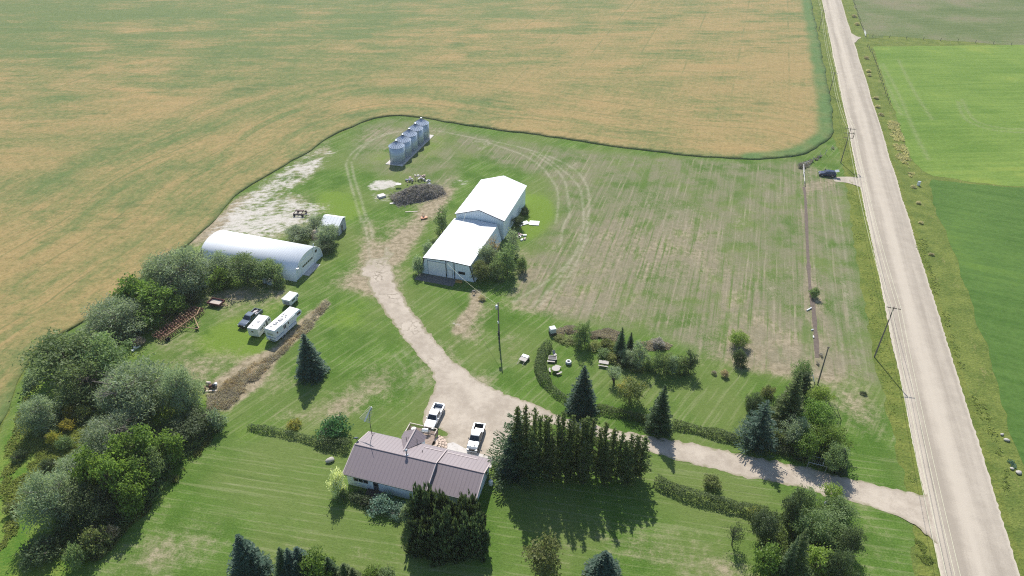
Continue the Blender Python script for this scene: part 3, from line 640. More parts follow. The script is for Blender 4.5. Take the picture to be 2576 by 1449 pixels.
# ---- fields beyond the road
def field(name, pts, m, z, sp, extra=(), tracks=(), w=0.6):
    P = np.r_[GP(pts), np.array(extra).reshape(-1, 2)]; P = line_poly(P, 2.0); P = P+np.c_[vnoise(P, 3.0, 31)-0.5, vnoise(P, 3.0, 32)-0.5]*1.2
    V, q = grid_poly(P, sp); tr = np.zeros(len(V))
    for t_ in tracks: tr = np.maximum(tr, stroke(V, t_, w))
    return sheet(name, V, q, m, z, {'track': tr})
field('hay_field', [(2197, 117), (2227, 213), (2257, 300), (2284, 383), (2317, 430), (2345, 443), (2400, 449), (2450, 458), (2576, 470)], M_HAY, -0.012, 1.0, [[330, 160], [330, 330]],
      [[(2420, 250), (2450, 300), (2520, 322), (2620, 325)], [(2410, 255), (2430, 300), (2500, 327), (2620, 335)], [(2200, 150), (2240, 230), (2268, 290)], [(2220, 160), (2262, 240), (2300, 330), (2335, 400)], [(2260, 150), (2300, 230), (2345, 300)]])
field('green_field', [(2342, 452), (2340, 483), (2347, 505), (2370, 563), (2417, 683), (2460, 816), (2504, 950), (2547, 1083), (2600, 1250)], M_ALFALFA, -0.008, 1.2, [[150, 50], [330, 60], G(2576, 473)[:2]])
field('pasture', [(2145, 0), (2176, 86), (2576, 116)], M_PASTURE, -0.016, 1.5, [[620, 390], [620, 620], G(2145, 0)[:2]+np.array([0.3274, 1.0])*200])
# roadside strip of tall grass between lot and road
field('verge', [(2098, 345), (2110, 380), (2122, 437), (2130, 483), (2160, 683), (2200, 900), (2217, 966), (2250, 1116), (2284, 1243), (2290, 1290), (2297, 1323), (2304, 1449), (2380, 1449), (2345, 1380), (2318, 1245), (2277, 1050), (2160, 470), (2135, 345)], M_VERGE_L, -0.004, 0.8)

# ---- the road and the driveway
def road_edge(y, k):
    s = 0.83854
    return ((2465+.205*y)*s, y*s) if k == 0 else ((2523+.3096*y)*s, y*s)
rl = G(*road_edge(576, 0))[:2]; rr = G(*road_edge(576, 1))[:2]
dv = np.array([math.cos(ROAD_DIR), math.sin(ROAD_DIR)]); nv = np.array([dv[1], -dv[0]])
wroad = float((rr-rl)@nv)
NL = 2600; NW = 26
s_ = np.linspace(-330, 520, NL); V = []
jl = (vnoise(np.c_[s_, s_*0], 0.7, 51)-0.5)*0.22+(vnoise(np.c_[s_, s_*0], 14, 52)-0.5)*0.35; jr = (vnoise(np.c_[s_, s_*0], 0.7, 53)-0.5)*0.22+(vnoise(np.c_[s_, s_*0], 14, 54)-0.5)*0.35
x_ = np.linspace(0, 1, NW)
W_ = jl[:, None]*(1-x_)[None]+(wroad+jr)[:, None]*x_[None]
V = rl[None, None]+s_[:, None, None]*dv+W_[:, :, None]*nv
crown = 0.10+0.28*(1-(2*x_-1)**2)
Vz = np.concatenate([V, np.broadcast_to(crown[None, :, None], (NL, NW, 1))], 2).reshape(-1, 3)
ii, jj = np.meshgrid(np.arange(NL-1), np.arange(NW-1), indexing='ij'); ii = ii.ravel(); jj = jj.ravel()
q = np.stack([ii*NW+jj, ii*NW+jj+1, (ii+1)*NW+jj+1, (ii+1)*NW+jj], 1)
edge = np.broadcast_to(np.abs(2*x_-1)[None]**5, (NL, NW)).ravel()
lane_ = np.interp(x_, [0, .12, .24, .36, .47, .58, .72, .86, 1], [-.3, .2, -.7, .5, 1, .4, -.6, .2, -.3])
lane = np.broadcast_to(lane_[None], (NL, NW)).ravel()
structure('road', np_mesh('road', Vz, q, {'edge': edge, 'lane': lane}), M_ROAD)
DRIVE = [(2352, 1262), (2318, 1246), (2230, 1222), (2150, 1207), (2050, 1183), (1950, 1161), (1850, 1138), (1750, 1117), (1650, 1098), (1560, 1083), (1480, 1063), (1400, 1043), (1330, 1012), (1260, 984), (1205, 958),
         (1160, 925), (1125, 892), (1090, 850), (1050, 800), (1022, 760), (1000, 720), (990, 690), (994, 660), (1000, 640), (985, 628), (960, 640), (925, 660), (915, 690), (930, 725), (955, 765), (990, 815), (1030, 865), (1062, 905), (1085, 940), (1094, 965), (1090, 990),
         (1078, 1015), (1062, 1045), (1062, 1068), (1095, 1078), (1128, 1092), (1112, 1105), (1165, 1130), (1240, 1160), (1290, 1160), (1300, 1120), (1330, 1080), (1360, 1060), (1480, 1092), (1600, 1122), (1700, 1157), (1800, 1182), (1900, 1204), (2000, 1224), (2080, 1245), (2160, 1264), (2220, 1285), (2270, 1308), (2320, 1335), (2352, 1362), (2390, 1400), (2400, 1449), (2440, 1449)]
DP = smooth_poly(GP(DRIVE), 0.5); tipf = sstep(DP[:, 1], G(985, 745)[1], G(985, 655)[1])[:, None]*4.5
DP = DP+np.c_[vnoise(DP, 1.7, 45)-0.5, vnoise(DP, 1.7, 46)-0.5]*tipf+np.c_[vnoise(DP, 0.6, 41)-0.5, vnoise(DP, 0.6, 42)-0.5]*0.7+np.c_[vnoise(DP, 3.1, 43)-0.5, vnoise(DP, 3.1, 44)-0.5]*0.6
V, q = grid_poly(DP, 0.3)
dd = seg_dist(V, DP, True)
crack = np.maximum(soft_area(V, [(925, 655), (1000, 655), (1010, 740), (990, 765), (950, 745)], 3), 0.55*soft_area(V, [(990, 800), (1060, 800), (1130, 900), (1070, 910)], 3))
zroad = sstep((V-rl)@nv, -7.0, 0.3)*0.13
structure('driveway', np_mesh('driveway', np.c_[V, zroad], q, {'edge': np.maximum(sstep(V[:, 1], G(985, 740)[1], G(985, 640)[1])*0.75, sstep(dd, 1.3, 0.0))*np.where(V[:, 1] > 110, 1.0, 0.75), 'crack': crack}), M_DRIVE, 0.012)
APPROACHES = []
# white approach beside the parked suv, and the field approach across the road
for pts in ([(2100, 446), (2135, 445), (2160, 449), (2172, 462), (2180, 480), (2168, 474), (2150, 466), (2125, 459), (2100, 456)], [(2139, 84), (2156, 92), (2166, 94), (2158, 100), (2150, 108), (2142, 100)]):
    P = smooth_poly(GP(pts), 0.5); V, q = grid_poly(P, 0.4); APPROACHES.append(P)
    w_ = (V-rl)@nv
    zz = np.where(w_ < wroad/2, sstep(w_, -5.0, 0.3), sstep(w_, wroad+5.0, wroad-0.3))*0.12
    structure('approach', np_mesh('approach', np.c_[V, zz], q, {'edge': np.ones(len(V))*0.6}), M_ROAD, 0.016)

# sloping shoulders down to the verge
for k, nm in ((0, 'road_shoulder'), (NW-1, 'road_shoulder')):
    top = Vz.reshape(NL, NW, 3)[:, k]; off = nv*(1.1 if k else -1.1)
    bot = top.copy(); bot[:, :2] += off; bot[:, 2] = -0.02
    VV = np.concatenate([top, bot]); qq = np.stack([np.arange(NL-1), np.arange(1, NL), NL+np.arange(1, NL), NL+np.arange(NL-1)], 1)
    mid = (top[1:, :2]+bot[:-1, :2])/2; hit = inside(mid, DP)
    for P_ in APPROACHES: hit |= inside(mid, P_)
    qq = qq[~hit]
    structure(nm, np_mesh(nm, VV, qq if k == 0 else qq[:, ::-1]), M_VERGE_L)

# ---------------------------------------------------------------- buildings
def roof_panel(name, a, b, c, d, m, parent, t=0.08):
    """a-b along the eave, c-d along the ridge; own local frame so that ribs run up the slope"""
    a, b, c, d = map(Vector, (a, b, c, d))
    ex = (b-a).normalized(); nz = ex.cross(d-a).normalized(); ey = nz.cross(ex)
    M = Matrix((ex, ey, nz)).transposed()
    L = [(M.transposed() @ (p-a)) for p in (a, b, c, d)]
    mb = MB(); mb.slab(L[0], L[1], L[2], L[3], t)
    o = mb.build(name, m, parent); o.matrix_local = Matrix.Translation(a) @ M.to_4x4(); return o
def window(name, c, w, h, axis, parent, mat_f=None, sill=True, thick=0.06, panes=1):
    """framed window centred on c; axis 'y-' means it faces -y etc. thing part: frame with pane"""
    ax = 0 if axis[0] == 'x' else 1; sg = -1 if axis[1] == '-' else 1
    def bx(mb, u0, u1, z0, z1, d0, d1):
        lo = [0, 0, z0]; hi = [0, 0, z1]; o = 1-ax
        lo[o] = u0; hi[o] = u1; lo[ax] = c[ax]+sg*d0; hi[ax] = c[ax]+sg*d1
        lo[ax], hi[ax] = min(lo[ax], hi[ax]), max(lo[ax], hi[ax]); mb.b2(lo, hi)
    o = 1-ax; u0 = c[o]-w/2; u1 = c[o]+w/2; z0 = c[2]-h/2; z1 = c[2]+h/2; f = 0.07
    mb = MB()
    bx(mb, u0-f, u0, z0-f, z1+f, 0.002, thick); bx(mb, u1, u1+f, z0-f, z1+f, 0.002, thick); bx(mb, u0, u1, z1, z1+f, 0.002, thick); bx(mb, u0, u1, z0-f, z0, 0.002, thick)
    for k in range(1, panes):
        x = u0+w*k/panes; bx(mb, x-f/2, x+f/2, z0, z1, 0.002, thick)
    fr = mb.build(name, mat_f or WHITE_PAINT, parent)
    g = MB(); bx(g, u0, u1, z0, z1, 0.004, thick*0.45); g.build('pane', GLASS, fr); return fr

ROOF_BROWN = ribbed('brown_roof_metal', (0.20, 0.155, 0.163), 0, 0.62, 0.5, 0.0, depth=0.2, dark=0.84, var=0.05, spec=1.0)
RIDGE_BROWN = mat('ridge_cap_metal', (0.34, 0.27, 0.27), 0.45, 0.05)
FASCIA_PINK = mat('pale_fascia', (0.5, 0.42, 0.4), 0.6, 0.06)
EAVE_DARK = mat('dark_gutter', (0.03, 0.033, 0.05), 0.5)
DARK_DOOR = mat('dark_door', (0.10, 0.10, 0.11), 0.5)
DECK_WOOD = mat('deck_boards', (0.33, 0.25, 0.20), 0.85, 0.3, 4.0)
DECK_DARK = mat('dark_deck_boards', (0.09, 0.07, 0.06), 0.9, 0.3, 4.0)
STEP_WOOD = mat('pale_step_boards', (0.56, 0.44, 0.35), 0.85, 0.15, 3.0)
def gable(name, x0, x1, y0, y1, ze, zr, yr, m, parent, base=0.0, inset=0.0):
    mb = MB()
    prof = [(y0, base), (y1, base), (y1, ze), (yr, zr), (y0, ze)]
    mb.prism(prof, 'x', x0, x1); return mb.build(name, m, parent)
# ---- the house
O = G(862, 1191.3, 2.86)
house = empty('farmhouse', (O[0], O[1], 0), HOUSE_DIR, 'long low white farmhouse with brown metal roof, lower garage end and rear porch', 'house')
ze, zr, yr = 2.86, 4.62, 4.65; ov = 0.38
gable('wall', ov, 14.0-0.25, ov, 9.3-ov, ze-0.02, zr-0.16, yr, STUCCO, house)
gy0, gy1, gyr, gze, gzr = 0.95, 9.45, 5.2, 2.62, 4.18
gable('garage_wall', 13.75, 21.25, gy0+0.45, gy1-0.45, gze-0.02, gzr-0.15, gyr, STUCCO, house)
roof_panel('roof', (0, 0, ze), (14.0, 0, ze), (14.0, yr, zr), (0, yr, zr), ROOF_BROWN, house)
roof_panel('roof', (14.0, 9.3, ze), (0, 9.3, ze), (0, yr+0.004, zr), (14.0, yr+0.004, zr), ROOF_BROWN, house)
roof_panel('garage_roof', (14.03, gy0, gze), (21.7, gy0, gze), (21.7, gyr, gzr), (14.03, gyr, gzr), ROOF_BROWN, house)
roof_panel('garage_roof', (21.7, gy1, gze), (14.03, gy1, gze), (14.03, gyr+0.004, gzr), (21.7, gyr+0.004, gzr), ROOF_BROWN, house)
mb = MB(); mb.tube((-0.02, yr, zr+0.02), (14.02, yr, zr+0.02), 0.09, n=8); mb.build('ridge_cap', RIDGE_BROWN, house)
mb = MB(); mb.tube((14.1, gyr, gzr+0.02), (21.72, gyr, gzr+0.02), 0.09, n=8); mb.build('ridge_cap', RIDGE_BROWN, house)
for (xx, ya, za, yb, zb) in [(-0.03, 0, ze, yr, zr), (-0.03, 9.3, ze, yr, zr), (14.0, 0, ze, yr, zr), (14.0, 9.3, ze, yr, zr), (21.72, gy0, gze, gyr, gzr), (21.72, gy1, gze, gyr, gzr)]:
    mb = MB(); mb.tube((xx, ya, za-0.04), (xx, yb, zb-0.04), 0.095, n=4); mb.build('fascia', FASCIA_PINK, house)

for a_, b_ in (((0, -0.1, ze-0.16), (13.95, 0.02, ze-0.02)), ((14.05, gy0-0.1, gze-0.16), (21.7, gy0+0.02, gze-0.02)), ((0, 9.28, ze-0.16), (5.5, 9.4, ze-0.02)), ((9.8, 9.28, ze-0.16), (13.95, 9.4, ze-0.02)), ((14.05, gy1-0.02, gze-0.16), (21.7, gy1+0.1, gze-0.02))): mb = MB(); mb.b2(a_, b_); mb.build('gutter', EAVE_DARK, house)
window('window', (2.8, ov, 1.72), 2.5, 0.72, 'y-', house, panes=3)
window('window', (2.6, 9.3-ov, 1.7), 1.4, 1.0, 'y+', house, panes=2)
window('window', (11.5, 9.3-ov, 1.7), 1.6, 1.0, 'y+', house, panes=2)
window('window', (21.25, 4.2, 1.6), 0.8, 0.9, 'x+', house); window('window', (21.25, 7.4, 1.6), 0.8, 0.9, 'x+', house)
window('window', (ov, 4.6, 1.7), 1.2, 1.0, 'x-', house)
mb = MB(); mb.b2((4.92, ov-0.05, 0.12), (5.8, ov-0.002, 2.15)); dr = mb.build('door', DARK_DOOR, house)
mb = MB(); mb.b2((5.02, ov-0.08, 1.35), (5.7, ov-0.051, 1.85)); mb.build('pane', GLASS, dr)
mb = MB(); mb.b2((15.0, gy1-0.45+0.002, 0.05), (20.2, gy1-0.4, 2.2))
for k in range(1, 4): mb.b2((15.0, gy1-0.4, 0.05+0.54*k), (20.2, gy1-0.385, 0.07+0.54*k))
mb.build('garage_door', WHITE_PAINT, house)
# porch gable toward the parking
px0, px1, pxr, py1, pze, pzr = 5.7, 9.75, 7.9, 11.0, 2.8, 4.1
def vy(z): return 9.3-(z-ze)/(zr-ze)*(9.3-yr)          # where height z meets the rear roof slope
o1 = roof_panel('porch_roof', (px0, py1, pze+.05), (px0, vy(pze)+0.3, pze+.05), (pxr, vy(pzr), pzr+.05), (pxr, py1, pzr+.05), ROOF_BROWN, house)
o2 = roof_panel('porch_roof', (px1, vy(pze)+0.3, pze+.05), (px1, py1, pze+.05), (pxr, py1, pzr+.05), (pxr, vy(pzr), pzr+.05), ROOF_BROWN, house)
mb = MB(); mb.tube((pxr, vy(pzr)-0.1, pzr+0.08), (pxr, py1+0.03, pzr+0.08), 0.12, n=8); mb.build('ridge_cap', FASCIA_PINK, house)
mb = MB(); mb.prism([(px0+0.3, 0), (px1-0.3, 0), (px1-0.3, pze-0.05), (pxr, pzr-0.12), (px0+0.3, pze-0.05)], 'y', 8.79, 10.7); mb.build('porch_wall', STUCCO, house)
mb = MB(); mb.b2((8.2, 10.702, 0.6), (9.1, 10.75, 2.5)); mb.build('door', DARK_DOOR, house)
mb = MB(); mb.lathe([(0.14, 0), (0.14, 1.15), (0.24, 1.16), (0.24, 1.28), (0.05, 1.42)], (8.88, 5.05, zr-0.25), 14); ch = mb.build('chimney', GALV, house, True)
mb = MB(); mb.lathe([(0.36, 0), (0.3, 0.12), (0.16, 0.2)], (8.88, 5.05, zr-0.2), 12); mb.build('flashing', GALV, ch)
for (x, y, h) in [(7.2, 8.6, 0.75), (7.35, 9.0, 0.35), (8.95, 8.9, 0.5), (10.7, 6.95, 0.55)]:
    zz = ze+(9.3-y)/(9.3-yr)*(zr-ze)+(0.75 if 5.7 < x < 9.7 else 0)
    mb = MB(); mb.tube((x, y, zz-0.5), (x, y, zz+h*0.7), 0.055, n=8); mb.build('vent_pipe', DARK_STEEL, house)
mb = MB(); mb.b2((10.4, 8.25, ze+0.40), (13.6, 8.35, ze+0.47)); mb.b2((14.3, 8.5, gze+0.34), (19.6, 8.6, gze+0.41)); mb.build('snow_guard', RIDGE_BROWN, house)
def hw(x, y, z=0.0):
    c, s = math.cos(HOUSE_DIR), math.sin(HOUSE_DIR); return (O[0]+c*x-s*y, O[1]+s*x+c*y, z)
# tv antenna, satellite dish
an = empty('tv_antenna', hw(1.14, 8.3, ze+0.3), HOUSE_DIR, 'tall comb shaped television antenna on a dark mast at the house roof corner', 'antenna')
mb = MB(); mb.path([(0, 0, 0), (-0.05, 0, 2.5), (0.05, 0.1, 5.2), (0.75, 0.1, 6.6)], 0.06, 8, 0.035); mb.build('mast', DARK_STEEL, an)
mb = MB(); mb.tube((0, 0, 0.02), (0.9, -0.5, -0.03), 0.03); mb.tube((0, 0, 0.02), (-0.8, -0.5, -0.03), 0.03); mb.tube((0, 0, 0.5), (0, 0.8, -0.2), 0.03); mb.build('mast_foot', DARK_STEEL, an)
bo = MB(); bo.tube((-0.75, -0.35, 3.5), (0.15, 0.95, 5.8), 0.12, n=6); bo.build('boom', WHITE_PAINT, an)
for k in range(11):
    t = k/10; p = Vector((-0.72+0.85*t, -0.3+1.2*t, 3.58+2.1*t)); w = 1.15-0.75*t
    mb = MB(); mb.tube(p+Vector((-w, 0.25*w, 0.12)), p, 0.036, n=5); mb.tube(p, p+Vector((w*0.85, -0.2*w, 0.05)), 0.036, n=5); mb.build('element', PALE_WOOD, an)
ds = empty('satellite_dish', hw(-0.05, 5.6, zr-0.55), HOUSE_DIR, 'small dark grey satellite dish on the house gable end', 'satellite dish')
mb = MB(); mb.tube((0.1, 0, 0), (-0.25, 0.2, 0.5), 0.04); mb.build('bracket', DARK_STEEL, ds)
mb = MB(); mb.lathe([(0.02, 0.12), (0.2, 0.07), (0.38, -0.04), (0.46, -0.12), (0.44, -0.13), (0.2, 0.03), (0.02, 0.08)], (0, 0, 0), 18); d_ = mb.build('reflector', mat('dish_grey', (0.09, 0.11, 0.14), 0.5), ds, True)
d_.location = (-0.3, 0.25, 0.75); d_.rotation_euler = (R(-50), R(-30), 0)
# rear deck with railing, round steps, front stoop
dk = empty('rear_deck', hw(0, 0), HOUSE_DIR, 'railed wooden deck behind the porch next to the white pickup', 'deck')
mb = MB()
for k in range(11): mb.b2((5.3, 10.72+0.31*k, 0.82), (10.4, 11.0+0.31*k, 0.88))
mb.build('floor', DECK_WOOD, dk)
for p in [(5.35, 11.2), (5.35, 13.9), (7.8, 14.05), (10.35, 14.05), (10.35, 12.8)]: mb = MB(); mb.b2((p[0]-.06, p[1]-.06, 0), (p[0]+.06, p[1]+.06, 1.75)); mb.build('railing_post', DECK_WOOD, dk)
mb = MB()
for a, b in (((5.35, 11.1), (5.35, 14.05)), ((5.35, 14.05), (10.35, 14.05)), ((10.35, 14.05), (10.35, 12.7))):
    n = int(math.dist(a, b)/0.16)
    for k in range(n):
        x = a[0]+(b[0]-a[0])*k/n; y = a[1]+(b[1]-a[1])*k/n; mb.b2((x-.02, y-.02, 0.9), (x+.02, y+.02, 1.68))
mb.build('railing_balusters', DECK_DARK, dk)
mb = MB(); mb.b2((5.28, 11.05, 1.68), (5.42, 14.0, 1.75)); mb.b2((5.28, 14.0, 1.68), (10.42, 14.12, 1.75)); mb.b2((10.28, 12.7, 1.68), (10.42, 13.99, 1.75)); mb.build('handrail', PALE_WOOD, dk)
stp = empty('round_steps', hw(10.35, 11.6), HOUSE_DIR, 'half round stair of pale boards leading down from the deck', 'steps')
for k in range(4):
    r0 = 0.55+0.5*k; z = 0.8-0.2*k
    pts = [(r0*math.cos(t), r0*math.sin(t)) for t in np.linspace(-PI/2, PI/2, 13)]+[((r0+.46)*math.cos(t), (r0+.46)*math.sin(t)) for t in np.linspace(PI/2, -PI/2, 13)]
    mb = MB(); mb.prism(pts, 'z', z-0.09, z); mb.build('step', STEP_WOOD, stp)
    mb = MB(); mb.prism([(p[0]*0.985, p[1]*0.985) for p in pts], 'z', 0, z-0.095); mb.build('riser', DECK_DARK, stp)
mb = MB()
for t in np.linspace(-1.35, 1.35, 9): mb.tube((0.4*math.cos(t), 0.4*math.sin(t), 0.85), (2.5*math.cos(t), 2.5*math.sin(t), 0.27), 0.035, n=5)
mb.build('stringer', DECK_DARK, stp)
bbq = empty('barbecue', hw(8.5, 13.2, 0.88), HOUSE_DIR+0.2, 'white covered barbecue standing on the deck by the railing', 'barbecue')
mb = MB(); mb.prism([(-.3, 0.6), (.3, 0.6), (.3, 0.85), (.2, 1.1), (-.1, 1.15), (-.3, 0.9)], 'x', -0.5, 0.5); mb.build('lid', WHITE_PAINT, bbq, bevel=0.04)
mb = MB(); [mb.b2((a-.03, b-.03, 0), (a+.03, b+.03, 0.6)) for a in (-.45, .45) for b in (-.25, .25)]; mb.b2((-.85, -.25, 0.56), (.85, .25, 0.6)); mb.build('stand', DARK_STEEL, bbq)
tb = empty('patio_table', hw(6.4, 13.1, 0.88), 0, 'small round white table on the far corner of the deck', 'table')
mb = MB(); mb.lathe([(0.4, 0.66), (0.42, 0.68), (0.42, 0.72), (0.38, 0.74)], n=18); mb.build('table_top', WHITE_PAINT, tb)
mb = MB(); mb.lathe([(0.25, 0), (0.06, 0.05), (0.05, 0.66)], n=12); mb.build('pedestal', WHITE_PAINT, tb)
sto = empty('front_stoop', hw(0, 0), HOUSE_DIR, 'dark plank platform before the front door of the house', 'deck')
mb = MB()
for k in range(7): mb.b2((3.9, -1.75+0.31*k, 0.22), (7.9, -1.47+0.31*k, 0.27))
mb.build('floor', DECK_DARK, sto)
mb = MB(); mb.b2((4.2, -2.1, 0.0), (7.4, -1.78, 0.14)); mb.b2((4.0, -1.72, 0.0), (7.8, 0.38, 0.215)); mb.build('step', DECK_DARK, sto)
slabm = empty('patio_slab', hw(13.3, 11.2), HOUSE_DIR, 'pale concrete patio slab between the round steps and the garage', 'patio')
mb = MB(); mb.prism([(-1.2, -1.5), (8.0, -1.4), (7.9, 0.9), (3.4, 1.2), (0.2, 2.2), (-0.9, 1.6)], 'z', 0.0, 0.06); mb.build('slab', CONCRETE, slabm)
drum = tag(link('propane_tank', MB().lathe([(0.0, 0), (0.3, 0.04), (0.36, 0.2), (0.36, 0.9), (0.3, 1.06), (0.0, 1.1)], n=16).mesh('propane_tank', True), WHITE_PAINT), 'white upright tank beside the garage wall under the big spruce', 'tank')
drum.location = hw(22.3, 6.6)

# ---- workshop with leaning walls, and the taller gabled shed behind it
S0 = G(1059, 686)[:2]; S1 = G(1194.5, 710.5)[:2]
sd_ = S1-S0; SW_ = float(np.linalg.norm(sd_)); SDIR = math.atan2(sd_[1], sd_[0])
print('shop width', SW_, math.degrees(SDIR))
shop = empty('workshop', (S0[0], S0[1], 0), SDIR, 'low white metal workshop with inward leaning side walls and black trim', 'workshop')
LN = 19.6; hl = 4.4; ins = 1.15
W = SW_
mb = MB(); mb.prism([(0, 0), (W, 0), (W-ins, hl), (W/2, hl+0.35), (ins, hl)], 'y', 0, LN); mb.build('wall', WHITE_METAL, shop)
roof_panel('roof', (ins-0.25, LN, hl+0.04), (ins-0.25, -0.2, hl+0.04), (W/2, -0.2, hl+0.42), (W/2, LN, hl+0.42), SHOP_ROOF, shop, 0.06)
roof_panel('roof', (W-ins+0.25, -0.2, hl+0.04), (W-ins+0.25, LN, hl+0.04), (W/2, LN, hl+0.42), (W/2, -0.2, hl+0.42), SHOP_ROOF, shop, 0.06)
mb = MB(); f_ = 0.16
mb.prism([(-0.05, 0), (0.13, 0), (ins+0.11, hl-0.1), (ins-0.1, hl+0.02)], 'y', -0.09, -0.003); mb.prism([(W+0.05, 0), (W-0.13, 0), (W-ins-0.11, hl-0.1), (W-ins+0.1, hl+0.02)], 'y', -0.09, -0.003)
mb.prism([(ins-0.25, hl-0.2), (W/2, hl+0.14), (W-ins+0.25, hl-0.2), (W-ins+0.25, hl+0.03), (W/2, hl+0.38), (ins-0.25, hl+0.03)], 'y', -0.17, -0.005)
for x in (6.42, 8.42): mb.b2((x, -0.1, 0), (x+0.15, -0.003, hl-0.02))
mb.build('trim', BLACK_TRIM, shop)
mb = MB(); mb.b2((2.0, -0.06, 0.05), (6.36, -0.003, 3.75))
for k in range(1, 5): mb.b2((2.0, -0.075, 0.05+0.74*k), (6.36, -0.061, 0.08+0.74*k))
mb.build('overhead_door', WHITE_PAINT, shop)
mb = MB(); mb.b2((1.9, -0.09, 0), (1.99, -0.004, 3.85)); mb.b2((1.9, -0.09, 3.76), (6.41, -0.004, 3.85)); mb.build('door_frame', mat('grey_blue_trim', (0.2, 0.25, 0.3), 0.6), shop)
mb = MB(); mb.b2((6.9, -0.07, 0.1), (7.95, -0.003, 2.2)); dr = mb.build('door', WHITE_PAINT, shop)
mb = MB(); mb.b2((6.82, -0.06, 2.21), (8.03, -0.003, 2.3)); mb.b2((6.82, -0.06, 0.1), (6.89, -0.003, 2.21)); mb.b2((7.96, -0.06, 0.1), (8.03, -0.003, 2.21)); mb.build('door_frame', GALV, dr)
window('window', (10.3, 0, 1.95), 1.5, 0.55, 'y-', shop, BLACK_TRIM, panes=3)
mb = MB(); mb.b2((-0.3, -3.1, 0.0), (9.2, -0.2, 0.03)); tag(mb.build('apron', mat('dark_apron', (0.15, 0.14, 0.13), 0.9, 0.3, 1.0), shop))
mb = MB(); mb.lathe([(0.16, 0), (0.2, 0.12), (0.05, 0.25)], (6.6, -0.3, hl-0.35), 10); mb.build('lamp', GALV, shop)
def sw(x, y, z=0.0):
    c, s = math.cos(SDIR), math.sin(SDIR); return (S0[0]+c*x-s*y, S0[1]+s*x+c*y, z)
ar = empty('roof_antenna', sw(6.7, 0.5, hl+0.2), SDIR, 'thin whip antenna standing on the front edge of the workshop roof', 'antenna')
mb = MB(); mb.tube((0, 0, 0), (0, 0, 1.6), 0.03); mb.tube((-0.25, 0, 1.1), (0.25, 0, 1.1), 0.02); mb.build('mast', DARK_STEEL, ar)
yb = empty('yellow_tool_box', sw(9.9, -1.3), SDIR, 'yellow wooden box frame lying in the shade before the workshop', 'box')
mb = MB(); mb.box((0, 0, 0.2), (1.5, 0.06, 0.4)); mb.box((0, 0.6, 0.2), (1.5, 0.06, 0.4)); mb.box((-.72, .3, .2), (.06, .54, .4)); mb.box((.72, .3, .2), (.06, .54, .4)); mb.box((0, .3, .08), (1.38, .54, .05)); mb.build('frame', mat('yellow_wood', (0.5, 0.3, 0.09), 0.7, 0.2), yb)
# tall shed
T0 = np.array([-13.07, 138.13-0.0])*1.1
E0 = G(1143.4, 538, 5.5); E1 = G(1269, 556.6, 5.5); E2 = G(1213.7, 452.7, 5.5); E3 = G(1332, 467.7, 5.5)
dx = (E1-E0)[:2]; TW = float(np.linalg.norm(dx)); TD = math.atan2(dx[1], dx[0])
TL = float(np.linalg.norm(((E2-E0)+(E3-E1))[:2])/2)
print('shed', TW, TL, math.degrees(TD), math.degrees(math.atan2((E2-E0)[1], (E2-E0)[0])))
shed = empty('machine_shed', (E0[0], E0[1], 0), TD, 'tall white gabled machine shed joined to the back of the workshop', 'shed')
ez, rz_ = 5.5, 7.6; o_ = 0.35
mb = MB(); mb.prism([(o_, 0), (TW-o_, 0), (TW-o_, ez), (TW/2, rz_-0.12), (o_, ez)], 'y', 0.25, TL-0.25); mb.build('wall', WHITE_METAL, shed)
roof_panel('roof', (0, TL, ez), (0, 0, ez), (TW/2, 0, rz_), (TW/2, TL, rz_), BRIGHT_ROOF, shed)
roof_panel('roof', (TW, 0, ez), (TW, TL, ez), (TW/2+0.004, TL, rz_), (TW/2+0.004, 0, rz_), BRIGHT_ROOF, shed)
mb = MB(); mb.tube((0, -0.03, ez-0.05), (TW/2, -0.03, rz_-0.05), 0.1, n=4); mb.tube((TW, -0.03, ez-0.05), (TW/2, -0.03, rz_-0.05), 0.1, n=4); mb.build('trim', EAVE_DARK, shed)
mb = MB(); mb.b2((2.0, TL-0.25+0.003, 0.05), (TW-2, TL-0.18, 4.6)); mb.build('sliding_door', WHITE_PAINT, shed)

# ---- quonset hut
Q0 = G(744, 708.8)[:2]; Q1 = G(810.3, 644.4)[:2]; qd = Q1-Q0; QW = float(np.linalg.norm(qd)); QD = math.atan2(qd[1], qd[0])-PI/2
print('quonset', QW, math.degrees(QD))
qu = empty('quonset_hut', (Q0[0], Q0[1], 0), QD, 'long white arched quonset hut with a row of windows in its end door', 'quonset hut')
QL, QH = 25.8, 4.75       # local: +y across the front (Q0->Q1), -x back along the hut
def arch(k=40, dr=0.0):
    a = QW/2; out = []
    for i in range(k+1):
        t = PI*i/k; c = math.cos(t); s = math.sin(t); out.append((a-(a+dr)*math.copysign(abs(c)**0.92, c), (QH+dr)*s**0.78))
    return out
QM = ribbed('quonset_metal', (0.85, 0.86, 0.86), 0, 0.6, 0.4, depth=0.12, dark=0.93)
A_ = arch(48); B_ = arch(48, -0.08); mb = MB(); n = len(A_)
NX = 1; 
vs = [(0.25, y, z) for y, z in A_]+[(-QL, y, z) for y, z in A_]+[(0.25, y, max(z, 0)) for y, z in B_]+[(-QL, y, max(z, 0)) for y, z in B_]
fs = [(i, i+1, n+i+1, n+i) for i in range(n-1)]+[(2*n+i+1, 2*n+i, 3*n+i, 3*n+i+1) for i in range(n-1)]+[(i+1, i, 2*n+i, 2*n+i+1) for i in range(n-1)]
mb.add(vs, fs); mb.build('shell', QM, qu, True)
for xa, xb in ((-0.12, 0.0), (-QL+0.05, -QL+0.15)): mb = MB(); mb.prism([(y, z) for y, z in B_], 'x', xa, xb); mb.build('end_wall', mat('white_end_wall', (0.74, 0.78, 0.79), 0.6, 0.05), qu)
